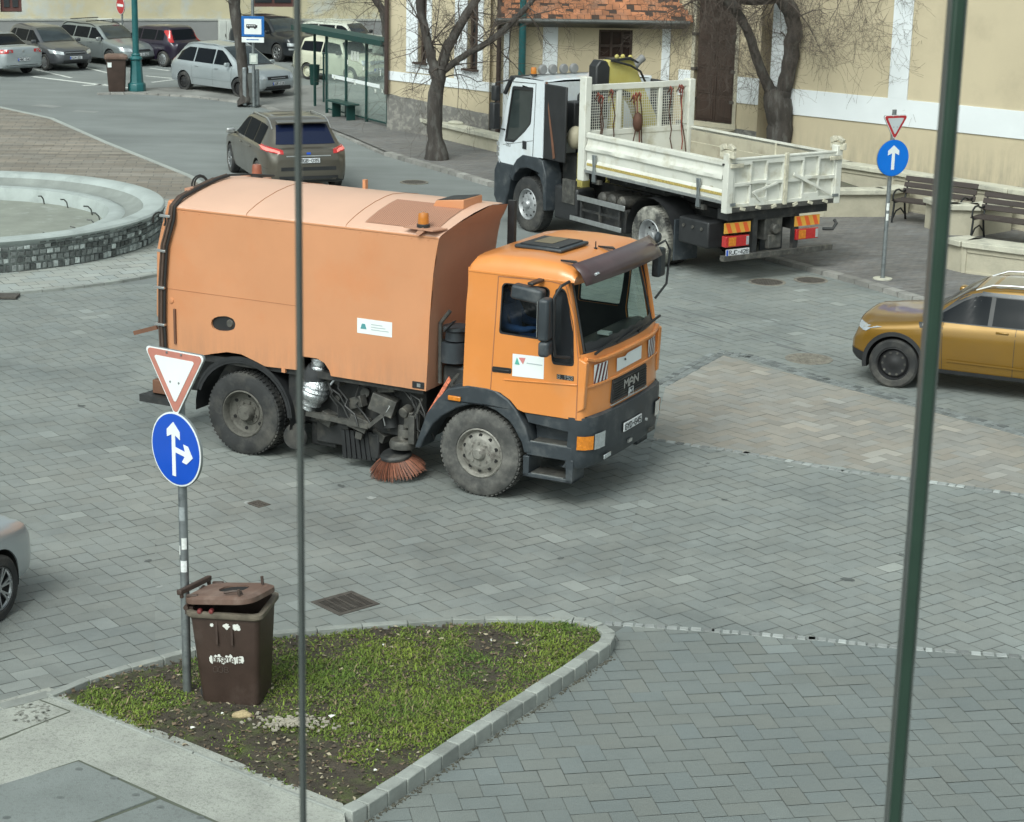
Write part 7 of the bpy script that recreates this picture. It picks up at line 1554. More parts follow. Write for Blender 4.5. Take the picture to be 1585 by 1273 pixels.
for (y, z, ln, m) in ((1.0, 2.75, 1.1, M_chain), (.92, 2.70, .9, M_chain), (.70, 2.80, 1.25, M_chain), (.12, 2.72, 1.35, M_rustr), (.04, 2.72, 1.3, M_chain), (.18, 2.68, 1.2, M_chain), (-.70, 2.80, 1.2, M_chain), (-.92, 2.82, 1.35, M_chain), (-.97, 2.82, 1.1, M_rustr)):
    q = V3((2.02, y, z)); pts = [V3((2.12, y + .02, z)), V3((2.05, y, z + .10)), q]
    for k in range(7): q = q + V3((rnd.uniform(-.015, .02), rnd.uniform(-.05, .03), -ln / 7)); pts.append(q.copy())
    MB().tube(pts, .012, 6).build('chain', m, bed); MB().tube([V3((2.05, y, z - .02)), V3((2.0, y, z + .09)), V3((2.06, y, z + .13)), V3((2.1, y, z + .05))], .014, 6).build('hook', M_rustr, bed)
MB().sphere((2.0, .1, 2.30), .10, 10, 1.9).build('chain_bundle', M_chain, bed)
# side fittings
mb = MB(); mb.bb((.77, NY - .03, .87), (2.26, NY, .97)).bb((.86, NY - .03, .46), (2.48, NY, .55)); mb.build('side_guard', M_alu, TP, bevel=.008)
mb = MB()
for x in (.95, 1.55, 2.15): mb.bb((x, NY - .08, .46), (x + .06, NY - .04, .95))
mb.bb((.95, NY - .06, .68), (2.2, NY - .045, .72)); mb.build('guard_frame', M_chs, TP)
for x in (1.05, 1.35, 1.65): MB().lathe([(0, -.35), (.11, -.33), (.12, .3), (.08, .35), (0, .36)], (x, NY - .45, .98), 'Y', 16).build('air_tank', M_grime, TP)
MB().bb((.9, NY - .55, .42), (2.3, NY - .14, .86)).build('battery_box', M_chs, TP, bevel=.03); MB().bb((2.35, NY - .5, .40), (3.1, NY - .06, 1.05)).build('fuel_tank', M_plastic, TP, bevel=.05); MB().bb((2.4, NY - .1, .75), (2.8, NY - .04, 1.2)).build('tank_strap', M_grime, TP)
MB().bb((-1.62, NY - .45, .58), (-.80, NY - .02, 1.04)).build('tool_box', M_plastic, TP, bevel=.03); mb = MB()
for x in (-1.45, -1.2, -.95): mb.lathe([(0, 0), (.03, .0), (.03, -.02)], (x, NY, .90), 'Y', 10)
mb.build('box_bolts', M_grime, TP)
for s, yy in ((1, NY), (-1, FY)):
    rows = [[(.03 + .70 * cos(a) * 1.0, yy - s * .02, .55 + .68 * sin(a)), (.03 + .70 * cos(a), yy - s * .62, .55 + .68 * sin(a))] for a in [rad(-5 + 175 * k / 12) for k in range(13)]]
    MB().grid(rows).build('rear_mudguard', M_plastic, TP, fix=False); MB().bb((-.70, yy - s * .55, .22), (-.66, yy - s * .03, .95)).build('mud_flap', M_gplast, TP)
MB().bb((2.55, .35, 1.1), (3.3, .9, 1.6)).build('gearbox', M_chs, TP, bevel=.04)
# rear lamps, hazard boards, underrun beam
MB().bb((-1.98, FY + .15, 1.12), (-1.7, NY - .15, 1.3)).build('rear_crossmember', M_chs, TP)
M_hzy = mat('hazard_yellow', (.72, .38, .06), .45, var=.1); M_hzo = mat('hazard_orange', (.75, .12, .03), .45, var=.1)
for yc in (NY - .36, FY + .62):
    hb = thing('hazard_board'); hb.parent = TP; MB().bb((-2.0, yc - .29, .90), (-1.985, yc + .29, 1.08)).build('board', M_hzy, hb); mb = MB()
    for k in range(3):
        y_ = yc - .27 + k * .19; mb.prism([(y_, .905), (y_ + .09, .905), (y_ + .16, 1.075), (y_ + .07, 1.075)], -2.004, -2.001, 'YZ')
    mb.build('orange_bars', M_hzo, hb); lp = thing('tail_lamp'); lp.parent = TP
    MB().bb((-2.02, yc - .26, .66), (-1.90, yc + .26, .85)).build('lens', M_redl, lp, bevel=.01); MB().bb((-2.024, yc + .04, .68), (-2.018, yc + .2, .83)).build('indicator_lens', M_amber, lp); MB().bb((-2.024, yc - .25, .68), (-2.018, yc - .19, .83)).build('white_lens', M_hl, lp)
number_plate(TP, (-2.03, NY - .36, .57), rad(-90), 'RJC-428')
MB().bb((-2.05, FY + .02, .42), (-1.93, NY - .05, .52)).build('underrun_beam', M_grime, TP, bevel=.008); mb = MB()
for y in (.5, -.45): mb.bb((-1.98, y - .05, .5), (-1.88, y + .05, 1.15))
mb.bb((-1.96, -.45, 1.08), (-1.9, .5, 1.14)); mb.build('beam_bracket', M_chs, TP)
MB().bb((-1.95, -.15, .7), (-1.6, .25, 1.1)).cyl((-2.05, .05, .9), (-1.9, .05, .9), .09).bb((-2.0, -.1, .55), (-1.9, .2, .8)).build('tow_coupling', M_grime, TP, bevel=.02)
MB().tube([V3((-1.95, FY + .2, .8)), V3((-2.05, FY + .05, .8)), V3((-2.06, FY - .02, .9)), V3((-2.0, FY - .02, .95))], .03, 8).build('hook', M_chs, TP)
# crane between the cab and the bed
cr2 = thing('loader_crane'); cr2.parent = TP
MB().bb((2.5, -.4, 1.0), (2.9, .4, 1.5)).cyl((2.7, .1, 1.5), (2.7, .1, 2.75), .17, .14, 20).build('column', M_ycr, cr2, bevel=.03); MB().bb((2.5, .8, .9), (2.7, 1.0, 1.2)).cyl((2.65, .95, 1.2), (2.65, .95, 1.7), .05).build('valve_bank', M_ycr, cr2, bevel=.02)
MB().prism([(.56, 2.3), (.36, 2.3), (.34, 3.28), (.42, 3.40), (.56, 3.42), (.66, 3.3), (.66, 2.9)], 2.6, 2.86, 'YZ').build('black_knuckle', M_plastic, cr2, bevel=.03)
MB().prism([(.36, 3.40), (-.08, 3.44), (-.24, 3.36), (-.46, 2.95), (-.80, 2.35), (-.98, 1.85), (-.58, 1.85), (-.28, 2.5), (.0, 2.85), (.15, 2.9), (.3, 2.6), (.37, 2.6)], 2.62, 2.84, 'YZ').build('folded_boom', M_ycr, cr2, bevel=.025)
MB().bb((2.58, -.15, 3.40), (2.88, .28, 3.43)).prism([(.34, 3.42), (-.1, 3.46), (-.3, 3.36), (-.30, 3.33), (-.08, 3.41), (.34, 3.38)], 2.56, 2.60, 'YZ').tube([V3((2.56, .30, 3.40)), V3((2.54, -.1, 3.30)), V3((2.55, -.34, 3.18)), V3((2.56, -.52, 2.9))], .022, 8).build('boom_hoses', M_plastic, cr2)
for y, z in ((-.02, 3.46), (-.2, 3.44), (.12, 3.46)): MB().sphere((2.7, y, z), .045, 8).build('grease_cap', M_ycr, cr2)
MB().tube([V3((2.72, -.30, 3.20)), V3((2.72, -.40, 3.34)), V3((2.72, -.52, 3.42))], [.06, .07, .075], 12).build('exhaust_tip', M_lc, cr2); MB().cyl((2.55, .35, 2.85), (2.55, -.10, 2.75), .05).build('boom_cylinder', M_chs, cr2)
MB().tube([V3((3.2, .6, 1.2)), V3((3.2, .6, 2.7)), V3((3.1, .5, 2.85))], .05, 10).bb((2.95, .25, 2.0), (3.3, .9, 2.6)).build('intake_stack', M_plastic, TP, bevel=.03)
MB().sphere((2.85, .92, 1.95), .17, 12, 1.3).build('canister', mat('old_plastic', (.40, .36, .26), .6, var=.2), TP)
# ============================================================ CARS
from mathutils.bvhtree import BVHTree
def interp(T, x):
    T = sorted(T)
    if x <= T[0][0]: return T[0][1]
    for (a, za), (b, zb_) in zip(T, T[1:]):
        if x <= b: return za + (zb_ - za) * (x - a) / (b - a)
    return T[-1][1]
def smooth(T, n=4):
    """Catmull-Rom through points sorted by x"""
    T = sorted(T); out = []
    for i in range(len(T) - 1):
        p0 = T[max(0, i - 1)]; p1 = T[i]; p2 = T[i + 1]; p3 = T[min(len(T) - 1, i + 2)]
        m1 = (p2[1] - p0[1]) / max(1e-6, p2[0] - p0[0]); m2 = (p3[1] - p1[1]) / max(1e-6, p3[0] - p1[0]); h = p2[0] - p1[0]
        for k in range(n):
            t = k / n; out.append((p1[0] + h * t, (2 * t ** 3 - 3 * t * t + 1) * p1[1] + (t ** 3 - 2 * t * t + t) * h * m1 + (-2 * t ** 3 + 3 * t * t) * p2[1] + (t ** 3 - t * t) * h * m2))
    out.append(T[-1]); return out
M_alloy = mat('alloy_wheel', (.42, .43, .44), .3, .8, var=.1)
M_steelblack = mat('black_steel_wheel', (.03, .03, .032), .5, .3, var=.3)
M_cglass = mat('car_glass', (.008, .010, .013), .12, var=0, spec=.10)
M_cglass2 = mat('car_glass_light', (.035, .045, .05), .06, var=.3, vscale=2, spec=.5)
def car_wheel(par, x, y, r, s, style, m):
    t = thing('wheel'); t.parent = par; t.location = (x, y, r); t.rotation_euler = (0, random.uniform(0, 6), 0); h = .105; ri = r * .66
    MB().lathe([(ri, s * h * .85), (ri * 1.05, s * h), (r * .9, s * h * 1.0), (r * .985, s * h * .75), (r, 0), (r * .985, -s * h * .75), (r * .85, -s * h), (ri, -s * h)], axis='Y', n=36).build('tyre', M_rub, t)
    MB().lathe([(ri * 1.02, s * h * .86), (ri * .95, s * h * .9), (ri * .93, s * h * .4), (ri * .9, s * h * .25), (0, s * h * .2)], axis='Y', n=30).build('rim', m if style != 'alloy' else M_chs, t)
    mb = MB()
    if style == 'alloy':
        for k in range(7):
            a = 2 * pi * k / 7
            for d in (-.13, .13): mb.bar((ri * .2 * cos(a), s * h * .72, ri * .2 * sin(a)), (ri * .94 * cos(a + d), s * h * .82, ri * .94 * sin(a + d)), ri * .09, .02, up=(0, 1, 0))
        mb.lathe([(0, s * h * .85), (ri * .24, s * h * .8), (ri * .26, s * h * .6)], axis='Y', n=16); mb.lathe([(ri * .90, s * h * .7), (ri * .97, s * h * .92), (ri, s * h * .85)], axis='Y', n=30); mb.build('spokes', M_alloy, t)
    elif style == 'steel':
        mb.lathe([(ri * .9, s * h * .3), (ri * .75, s * h * .6), (ri * .5, s * h * .55), (ri * .3, s * h * .8), (0, s * h * .82)], axis='Y', n=24)
        mb.build('disc', m, t); mb = MB()
        for k in range(10): a = 2 * pi * k / 10; mb.lathe([(0, s * h * .64), (ri * .08, s * h * .64)], (ri * .68 * cos(a), 0, ri * .68 * sin(a)), 'Y', 8)
        mb.build('vents', M_grime if m is M_steelblack else M_dark, t)
    else:
        mb.lathe([(ri * .98, s * h * .8), (ri * .85, s * h * .95), (ri * .3, s * h * 1.02), (0, s * h * 1.05)], axis='Y', n=28); mb.build('hub_cap', M_alloy, t); mb = MB()
        for k in range(8): a = 2 * pi * k / 8; mb.box((ri * .72 * cos(a), s * h * .99, ri * .72 * sin(a)), (ri * .22, .004, ri * .09), ry=-a)
        mb.build('cap_slots', M_dark, t)
class Car:
    def __init__(c, name, label, cat, loc, az, paint, sp, scale=1.0, group=None):
        c.t = thing(name, (loc[0], loc[1], loc[2] if len(loc) > 2 else 0.0), rad(90 - az), label, cat, group, scale); c.sp = sp; c.paint = paint; wb = sp['wb']; r = sp['r']
        top = smooth(sp['top'], 4); belt = sp['belt']; plan = smooth(sp['plan'], 3); tw = sp['tw']; zb = sp.get('zb', .22); zbt = sp.get('bot', [(-9, zb), (9, zb)])
        xs = sorted({round(p[0], 4) for p in top} | {round(p[0], 4) for p in plan}); rows = []
        for x in xs:
            w = interp(plan, x); zt = interp(top, x); z_b = min(interp(belt, x), zt - .015); t_ = min(interp(tw, x), w * .985); bt = min(interp(zbt, x), zt - .1); h = z_b - bt
            half = [(0, bt), (w * .80, bt), (w * .955, bt + .035 * 1), (w * .985, bt + h * .22), (w * 1.0, bt + h * .5), (w * .995, bt + h * .72), (w * .985, z_b - h * .10), (w * .955, z_b), (t_ + (w * .955 - t_) * .5 * .96, z_b + (zt - .05 - z_b) * .5 if zt - z_b > .12 else (z_b + zt) / 2 - .004), (t_, zt - min(.055, (zt - z_b) * .5)), (t_ * .93, zt - min(.022, (zt - z_b) * .25)), (t_ * .6, zt - .004), (0, zt)]
            rows.append([(x, y, z) for y, z in half] + [(x, -y, z) for y, z in half[-2:0:-1]])
        mb = MB().grid(rows, True); n = len(rows[0]); mb.f.append(tuple(range(n))[::-1]); o = (len(rows) - 1) * n; mb.f.append(tuple(range(o, o + n)))
        me = mb.mesh('body', paint, angle=50, merge=False); bm = bmesh.new(); bm.from_mesh(me); c.bvh = BVHTree.FromBMesh(bm)
        cut = MB()
        for x in (wb / 2, -wb / 2): cut.lathe([(0, -1.2), (r * 1.13, -1.2), (r * 1.13, 1.2), (0, 1.2)], (x, 0, r * 1.03), 'Y', 36)
        cme = cut.mesh('cut', paint, merge=True); co = bpy.data.objects.new('cut', cme); COL.objects.link(co)
        ob = bpy.data.objects.new('body', me); COL.objects.link(ob); bl = ob.modifiers.new('b', 'BOOLEAN'); bl.object = co; bl.operation = 'DIFFERENCE'; bl.solver = 'EXACT'
        dg = bpy.context.evaluated_depsgraph_get(); dg.update(); m2 = bpy.data.meshes.new_from_object(ob.evaluated_get(dg)); ob.modifiers.clear(); ob.data = m2; m2.shade_smooth(); m2.set_sharp_from_angle(angle=rad(50)); bpy.data.objects.remove(co); ob.parent = c.t; c.body = ob; bm.free()
        for x in (wb / 2, -wb / 2):
            for s in (-1, 1):
                W2 = interp(plan, x); MB().lathe([(r * 1.12, 0), (r * 1.12, -.5 * s), (0, -.5 * s)], (x, s * (W2 - .03), r * 1.03), 'Y', 30, rad(-14), rad(194)).build('wheel_arch', M_chs, c.t, fix=False) if sp.get('near') else None
                if sp.get('cladding'):
                    q = []
                    for k in range(25):
                        a = rad(-12 + 204 * k / 24)
                        q.append([(x + R * r * cos(a), s * (W2 + dy), r * 1.03 + R * r * sin(a)) for R, dy in ((1.10, -.04), (1.10, .012), (1.26, .008), (1.27, -.03))])
                    MB().grid(q).build('arch_cladding', M_plastic, c.t, fix=False)
                car_wheel(c.t, x, s * (W2 - .10), r, s, sp.get('wheel', 'cap'), sp.get('wm', M_alloy))
    def hit(c, p, d):
        h = c.bvh.ray_cast(V3(p), V3(d)); return (h[0], h[1]) if h[0] is not None else (None, None)
    def patch(c, lo, hi, dr, name, m, n=10, k=6, off=.006, par=None, mirror=False):
        """skin a band between two polylines onto the body; dr 'side','front','rear','top'"""
        def res(pl, t):
            L = [0]; 
            for a, b in zip(pl, pl[1:]): L.append(L[-1] + sqrt((b[0] - a[0]) ** 2 + (b[1] - a[1]) ** 2))
            s = t * L[-1]
            for i in range(len(pl) - 1):
                if s <= L[i + 1] + 1e-9: u = (s - L[i]) / max(1e-9, L[i + 1] - L[i]); return (pl[i][0] + (pl[i + 1][0] - pl[i][0]) * u, pl[i][1] + (pl[i + 1][1] - pl[i][1]) * u)
            return pl[-1]
        obs = []
        for sg in ((1, -1) if mirror else (1,)):
            rows = []; bad = False
            for i in range(n + 1):
                a = res(lo, i / n); b = res(hi, i / n); col = []
                for j in range(k + 1):
                    u = a[0] + (b[0] - a[0]) * j / k; v = a[1] + (b[1] - a[1]) * j / k
                    if dr in ('side', 'left', 'right'):
                        s = sg if dr != 'right' else -1; o_, d_ = (u, s * 3, v), (0, -s, 0)
                    elif dr == 'front': o_, d_ = (5, u * sg, v), (-1, 0, 0)
                    elif dr == 'rear': o_, d_ = (-5, u * sg, v), (1, 0, 0)
                    else: o_, d_ = (u, v * sg, 4), (0, 0, -1)
                    p, nr = c.hit(o_, d_)
                    if p is None: p = col[-1] - nrl * off if col else None; nr = nrl if col else None
                    if p is None: bad = True; break
                    if nr.dot(V3(d_)) > 0: nr = -nr
                    nrl = nr; col.append(p + nr * off)
                if bad: bad = False; continue
                rows.append(col)
            if len(rows) > 1:
                o = MB().grid(rows).build(name, m, par or c.t, fix=False); o.data.shade_smooth(); obs.append(o)
        return obs
    def side(c, lo, hi, name, m, **k): return c.patch(lo, hi, 'side', name, m, mirror=True, **k)
    def line(c, a, b, w=.007, dr='side', name='panel_gap', m=None):
        dx, dz = b[0] - a[0], b[1] - a[1]; L = sqrt(dx * dx + dz * dz); nx, nz = -dz / L * w / 2, dx / L * w / 2
        return c.patch([(a[0] + nx, a[1] + nz), (b[0] + nx, b[1] + nz)], [(a[0] - nx, a[1] - nz), (b[0] - nx, b[1] - nz)], dr, name, m or M_chs, n=8, k=1, off=.0025, mirror=(dr == 'side'))
    def box(c, ctr, d, name, m, mirror=False, bevel=.01, **k):
        for s in ((1, -1) if mirror else (1,)): MB().box((ctr[0], ctr[1] * s, ctr[2]), d, rz=k.get('rz', 0) * s, ry=k.get('ry', 0)).build(name, m, c.t, bevel=bevel)
    def mirrors(c, x, z, m=None):
        W2 = interp(smooth(c.sp['plan'], 3), x)
        for s in (-1, 1):
            MB().box((x, s * (W2 + .07), z), (.10, .19, .13)).build('door_mirror', m or c.paint, c.t, bevel=.035, seg=3); MB().box((x + .0, s * (W2 - .03), z - .04), (.05, .1, .04)).build('mirror_foot', M_plastic, c.t)
    def bars(c, x0, x1, y, m, cross=False):
        for s in (-1, 1):
            pts = []
            for k in range(9):
                x = x0 + (x1 - x0) * k / 8; p, n_ = c.hit((x, s * y, 4), (0, 0, -1)); e = .045 if 0 < k < 8 else .0; pts.append(p + V3((0, 0, e)))
            MB().tube(pts, .016, 8).build('roof_rail', m, c.t)
        if cross:
            for x in (x0 + (x1 - x0) * .25, x0 + (x1 - x0) * .75): p, n_ = c.hit((x, 0, 4), (0, 0, -1)); MB().bar((x, -y - .03, p.z + .07), (x, y + .03, p.z + .07), .03, .03).build('cross_bar', M_plastic, c.t)
# ---- common shapes (x forward, measured from the middle of the wheelbase)
def spec(L, W, H, wb, fo, cowl, rf, rr, tail, hood=.78, nose=.60, beltz=.92, r=.31, **k):
    """cowl,rf,rr,tail: (x,z) of cowl, roof front, roof rear, tail top"""
    xf, xr = wb / 2 + fo, -(L - wb / 2 - fo); hw = W / 2
    top = [(xf, nose - .14), (xf - .02, nose), (xf - .12, nose + .10), (xf - .35, hood), cowl and (cowl[0], cowl[1]), ((cowl[0] + rf[0]) / 2, (cowl[1] + rf[1]) / 2 + .03), rf, ((rf[0] + rr[0]) / 2, max(rf[1], rr[1]) + .025), rr, tail, (xr + .03, k.get('tailz', .72)), (xr, k.get('tailz', .72) - .2)]
    if k.get('boxy'): top[1:4] = [(xf - .02, nose), (xf - .07, hood - .03), (xf - .28, hood + .0)]
    if k.get('deck'): top[10:10] = [k['deck']]
    plan = [(xf, hw * .62), (xf - .05, hw * .76), (xf - .18, hw * .90), (xf - .5, hw * .975), (wb / 2 - .5, hw), (-.3, hw), (-wb / 2, hw), (xr + .4, hw * .97), (xr + .14, hw * .91), (xr + .04, hw * .82), (xr, hw * .74)]
    if k.get('boxy'): plan[:4] = [(xf, hw * .80), (xf - .05, hw * .89), (xf - .18, hw * .965), (xf - .5, hw * .99)]
    tw = [(xf, hw * .55), (xf - .35, hw * .78), (cowl[0], hw * .86), (rf[0], hw * .70), (0, hw * .715), (rr[0], hw * .68), (tail[0], hw * .75), (xr, hw * .72)]
    belt = [(xf, nose - .17), (xf - .25, hood - .10), (cowl[0], beltz - .03), (0, beltz), (rr[0], beltz + .04), (xr + .25, beltz + .02), (xr, min(beltz - .1, k.get('tailz', .72) - .2))]
    zb = k.get('zb', .23); bot = [(xf, zb + .12), (xf - .15, zb + .03), (wb / 2 - .4, zb), (-wb / 2 + .4, zb), (xr + .15, zb + .06), (xr, zb + .15)]
    return dict(wb=wb, r=r, top=top, plan=plan, tw=tw, belt=belt, bot=bot, xf=xf, xr=xr, hw=hw, cowl=cowl, rf=rf, rr=rr, tail=tail, beltz=beltz, **{a: b for a, b in k.items() if a in ('wheel', 'wm', 'near', 'cladding')})
def glaze(c, posts, x_front, x_back, ztop, zbot, g=M_cglass, slope_b=.25, top_in=.42):
    """side windows between pillars; posts = x positions of pillars"""
    s = c.sp; edges = [x_front] + [p for p in posts] + [x_back]
    for i in range(len(edges) - 1):
        a, b = edges[i] - (.03 if i else 0), edges[i + 1] + (.03 if i < len(edges) - 2 else 0)
        ua, ub = (a - top_in if i == 0 else a), (b + slope_b if i == len(edges) - 2 else b)
        if i == 0 and ua < b: ua = b + .12
        zl = lambda x: zbot + .03 * (x_front - x) / max(.1, x_front - x_back)
        def zu(x): return min(ztop, interp(smooth(s['top'], 4), x) - .085)
        c.side([(a, zl(a)), (b, zl(b))], [(ua, zu(ua) - (.02 if i == 0 else 0)), ((ua + ub) / 2, zu((ua + ub) / 2)), (ub, zu(ub) - (.03 if i == len(edges) - 2 else 0))], 'side_window', g)
def screens(c, front=True, rear=True, g=M_cglass, fr=(.05, .9), rw=None):
    s = c.sp; hw = s['hw']
    if front:
        (x0, z0), (x1, z1) = s['cowl'], s['rf']; x0 -= .03; x1 += .05
        c.patch([(x0, -hw * .76), (x0, hw * .76)], [(x1, -hw * .62), (x1, hw * .62)], 'top', 'windscreen', g, n=12, k=8)
        c.patch([(x0 + .07, -hw * .74), (x0 + .07, hw * .74)], [(x0, -hw * .75), (x0, hw * .75)], 'top', 'cowl_grille', M_plastic, n=10, k=1, off=.004)
    if rear:
        (x0, z0), (x1, z1) = s['rr'], s['tail']; z_hi, z_lo = (rw or (z0 - .10, z1 + .04))
        c.patch([(-hw * .70, z_lo), (hw * .70, z_lo)], [(-hw * .60, z_hi), (hw * .60, z_hi)], 'rear', 'rear_window', g, n=12, k=6)
def doors(c, xs, z0=.30, zbelt=None):
    zt = (zbelt or c.sp['beltz']) - .02
    for x, dx in xs: c.line((x, z0), (x + dx, zt))
    for (a, _), (b, _) in zip(xs, xs[1:]): c.box(((a + b) / 2 - .35 * (a - b), 0, 0), (0, 0, 0), 'x', M_chs) if False else None
def handle(c, x, z):
    for s in (1, -1):
        p, n_ = c.hit((x, s * 3, z), (0, -s, 0)); MB().box((x, p.y + s * .018, z), (.17, .022, .028)).build('door_handle', c.paint, c.t, bevel=.008)
def plate_on(c, where, z, txt, w=.50):
    s = 1 if where == 'front' else -1; p, n_ = c.hit((5 * s, 0, z), (-s, 0, 0)); number_plate(c.t, (p.x + s * .018, 0, z), rad(90 * s), txt, w, .105)
def lights(c, where, y0, y1, z0, z1, m, zi0=None, zi1=None, name=None, off=.010, side_len=.0):
    zi0 = z0 if zi0 is None else zi0; zi1 = z1 if zi1 is None else zi1
    c.patch([(y0, zi0), (y1, z0)], [(y0, zi1), (y1, z1)], where, name or ('headlight' if where == 'front' else 'tail_light'), m, n=8, k=5, off=off, mirror=True)
def paintm(name, col, metal=.35, rough=.32): return mat(name, col, rough, metal, var=.03, vscale=2, coat=.7, col2=tuple(v * .86 + .01 for v in col), c2scale=1.3, c2lo=.5, c2hi=.8)

# 1 brown-grey people carrier seen from behind
P_bg = paintm('brown_grey_paint', (.12, .108, .088), .45)
sp = spec(4.80, 1.90, 1.68, 2.85, .93, (1.18, 1.06), (.30, 1.55), (-1.62, 1.58), (-2.22, 1.08), hood=.90, nose=.70, beltz=1.0, r=.345, tailz=1.0, wheel='alloy', near=1)
c = Car('people_carrier', 'brown grey people carrier with roof rails driving away, seen from behind', 'car', (-5.25, 44.45), -20, P_bg, sp, .97)
glaze(c, [.05, -.95], 1.08, -1.60, 1.48, 1.03, slope_b=.02, g=mat('dim_glass', (.010, .012, .015), .55, var=0, spec=.05)); screens(c, g=mat('blue_glass', (.010, .015, .040), .06, var=0, spec=.4), rw=(1.50, 1.12)); c.bars(.2, -1.8, .66, M_alu)
lights(c, 'rear', .56, .92, .98, 1.10, M_redl, .94, 1.02); lights(c, 'rear', .64, .90, 1.0, 1.06, mat('lit_tail', (.9, .25, .22), .3, emit=(.9, .15, .12, .2)), .96, 1.0, name='brake_light', off=.018); plate_on(c, 'rear', .80, 'RGB-035'); c.patch([(-.62, .58), (.62, .58)], [(-.62, .66), (.62, .66)], 'rear', 'bumper_strip', M_plastic, off=.004); c.patch([(-.80, .32), (.80, .32)], [(-.82, .46), (.82, .46)], 'rear', 'lower_bumper', M_plastic, off=.005)
c.patch([(-.50, .885), (.50, .885)], [(-.50, .91), (.50, .91)], 'rear', 'chrome_strip', M_alu, off=.012); c.patch([(-.045, .93), (.045, .93)], [(-.045, .975), (.045, .975)], 'rear', 'badge', M_blue, off=.014, n=3, k=2)
doors(c, [(1.0, .02), (.05, 0), (-1.0, -.05)], zbelt=1.0); handle(c, .2, .90); handle(c, -.75, .92); c.mirrors(.95, 1.05, M_alu); c.box((-1.80, 0, 1.575), (.24, 1.15, .03), 'spoiler', P_bg, ry=-.12)
for s in (1, -1): c.line((-2.3, .62), (-1.75, .62)) if s == 1 else None
# 2 mustard SUV on the right
P_mu = paintm('mustard_paint', (.25, .135, .018), .45)
sp = spec(4.02, 1.80, 1.55, 2.50, .63, (.90, 1.05), (.22, 1.47), (-1.30, 1.50), (-1.72, 1.08), hood=.95, nose=.80, beltz=.97, r=.35, tailz=1.0, zb=.27, boxy=1, wheel='steel', wm=M_steelblack, near=1, cladding=1)
p = at(1380, 601); h = rad(-66); f_ = V3((sin(h), cos(h), 0)); l_ = V3((-f_.y, f_.x, 0)); q = p - f_ * 1.25 * 1.0 - l_ * .87
c = Car('mustard_car', 'mustard yellow compact off road car with black steel wheels at right edge', 'car', (q.x, q.y), -66, P_mu, sp, 1.0)
c.side([(.82, 1.0), (-1.55, 1.02)], [(.40, 1.37), (.15, 1.43), (-1.35, 1.45)], 'pillar_band', M_plastic, n=24, off=.004); glaze(c, [-.02, -.85], .80, -1.45, 1.385, 1.01, slope_b=.15); screens(c); c.bars(.25, -1.5, .56, M_alu); c.side([(.20, 1.39), (-1.4, 1.41)], [(.14, 1.44), (-1.35, 1.46)], 'roof_side', mat('dark_roof_side', (.02, .025, .035), .25, coat=.5), k=2); c.patch([(.20, -.615), (.20, .615)], [(-1.42, -.60), (-1.42, .60)], 'top', 'black_roof', mat('dark_roof_paint', (.27, .26, .22), .35, .3, coat=.5), off=.004)
lights(c, 'front', .58, .86, .77, .85, M_hl, .78, .84); c.patch([(-.46, .76), (.46, .76)], [(-.46, .90), (.46, .90)], 'front', 'grille', M_plastic, off=.006); c.patch([(-.7, .36), (.7, .36)], [(-.62, .56), (.62, .56)], 'front', 'lower_grille', M_plastic, off=.006); plate_on(c, 'front', .55, 'SKR-710')
c.side([(1.66, .80), (1.83, .78)], [(1.70, .84), (1.84, .86)], 'headlight_side', M_hl)
c.side([(.62, .93), (.92, .90)], [(.66, .99), (.95, .97)], 'wing_vent', M_plastic, off=.008); c.side([(.68, .945), (.88, .925)], [(.69, .975), (.89, .96)], 'vent_chrome', M_alu, off=.012)
p_, n_ = c.hit((.80, 3, .80), (0, -1, 0)); c.box((.80, p_.y + .005, .80), (.06, .02, .04), 'side_repeater', M_hl, mirror=True, bevel=.01)
doors(c, [(.58, .03), (-.38, 0), (-1.25, -.08)], zbelt=1.03, z0=.36); handle(c, -.20, .95); handle(c, -1.0, .97); c.side([(.85, .28), (-.85, .28)], [(.85, .36), (-.85, .36)], 'sill_cladding', M_plastic, off=.012); c.mirrors(.72, 1.12, P_mu)
c.side([(.52, .48), (-.85, .47)], [(.52, .505), (-.85, .495)], 'door_crease', P_mu, off=.02)
c.patch([(-.80, .42), (.80, .42)], [(-.84, .50), (.84, .50)], 'front', 'chin', M_plastic, off=.008); c.side([(1.62, .30), (1.86, .40)], [(1.64, .46), (1.87, .52)], 'chin', M_plastic, off=.008)
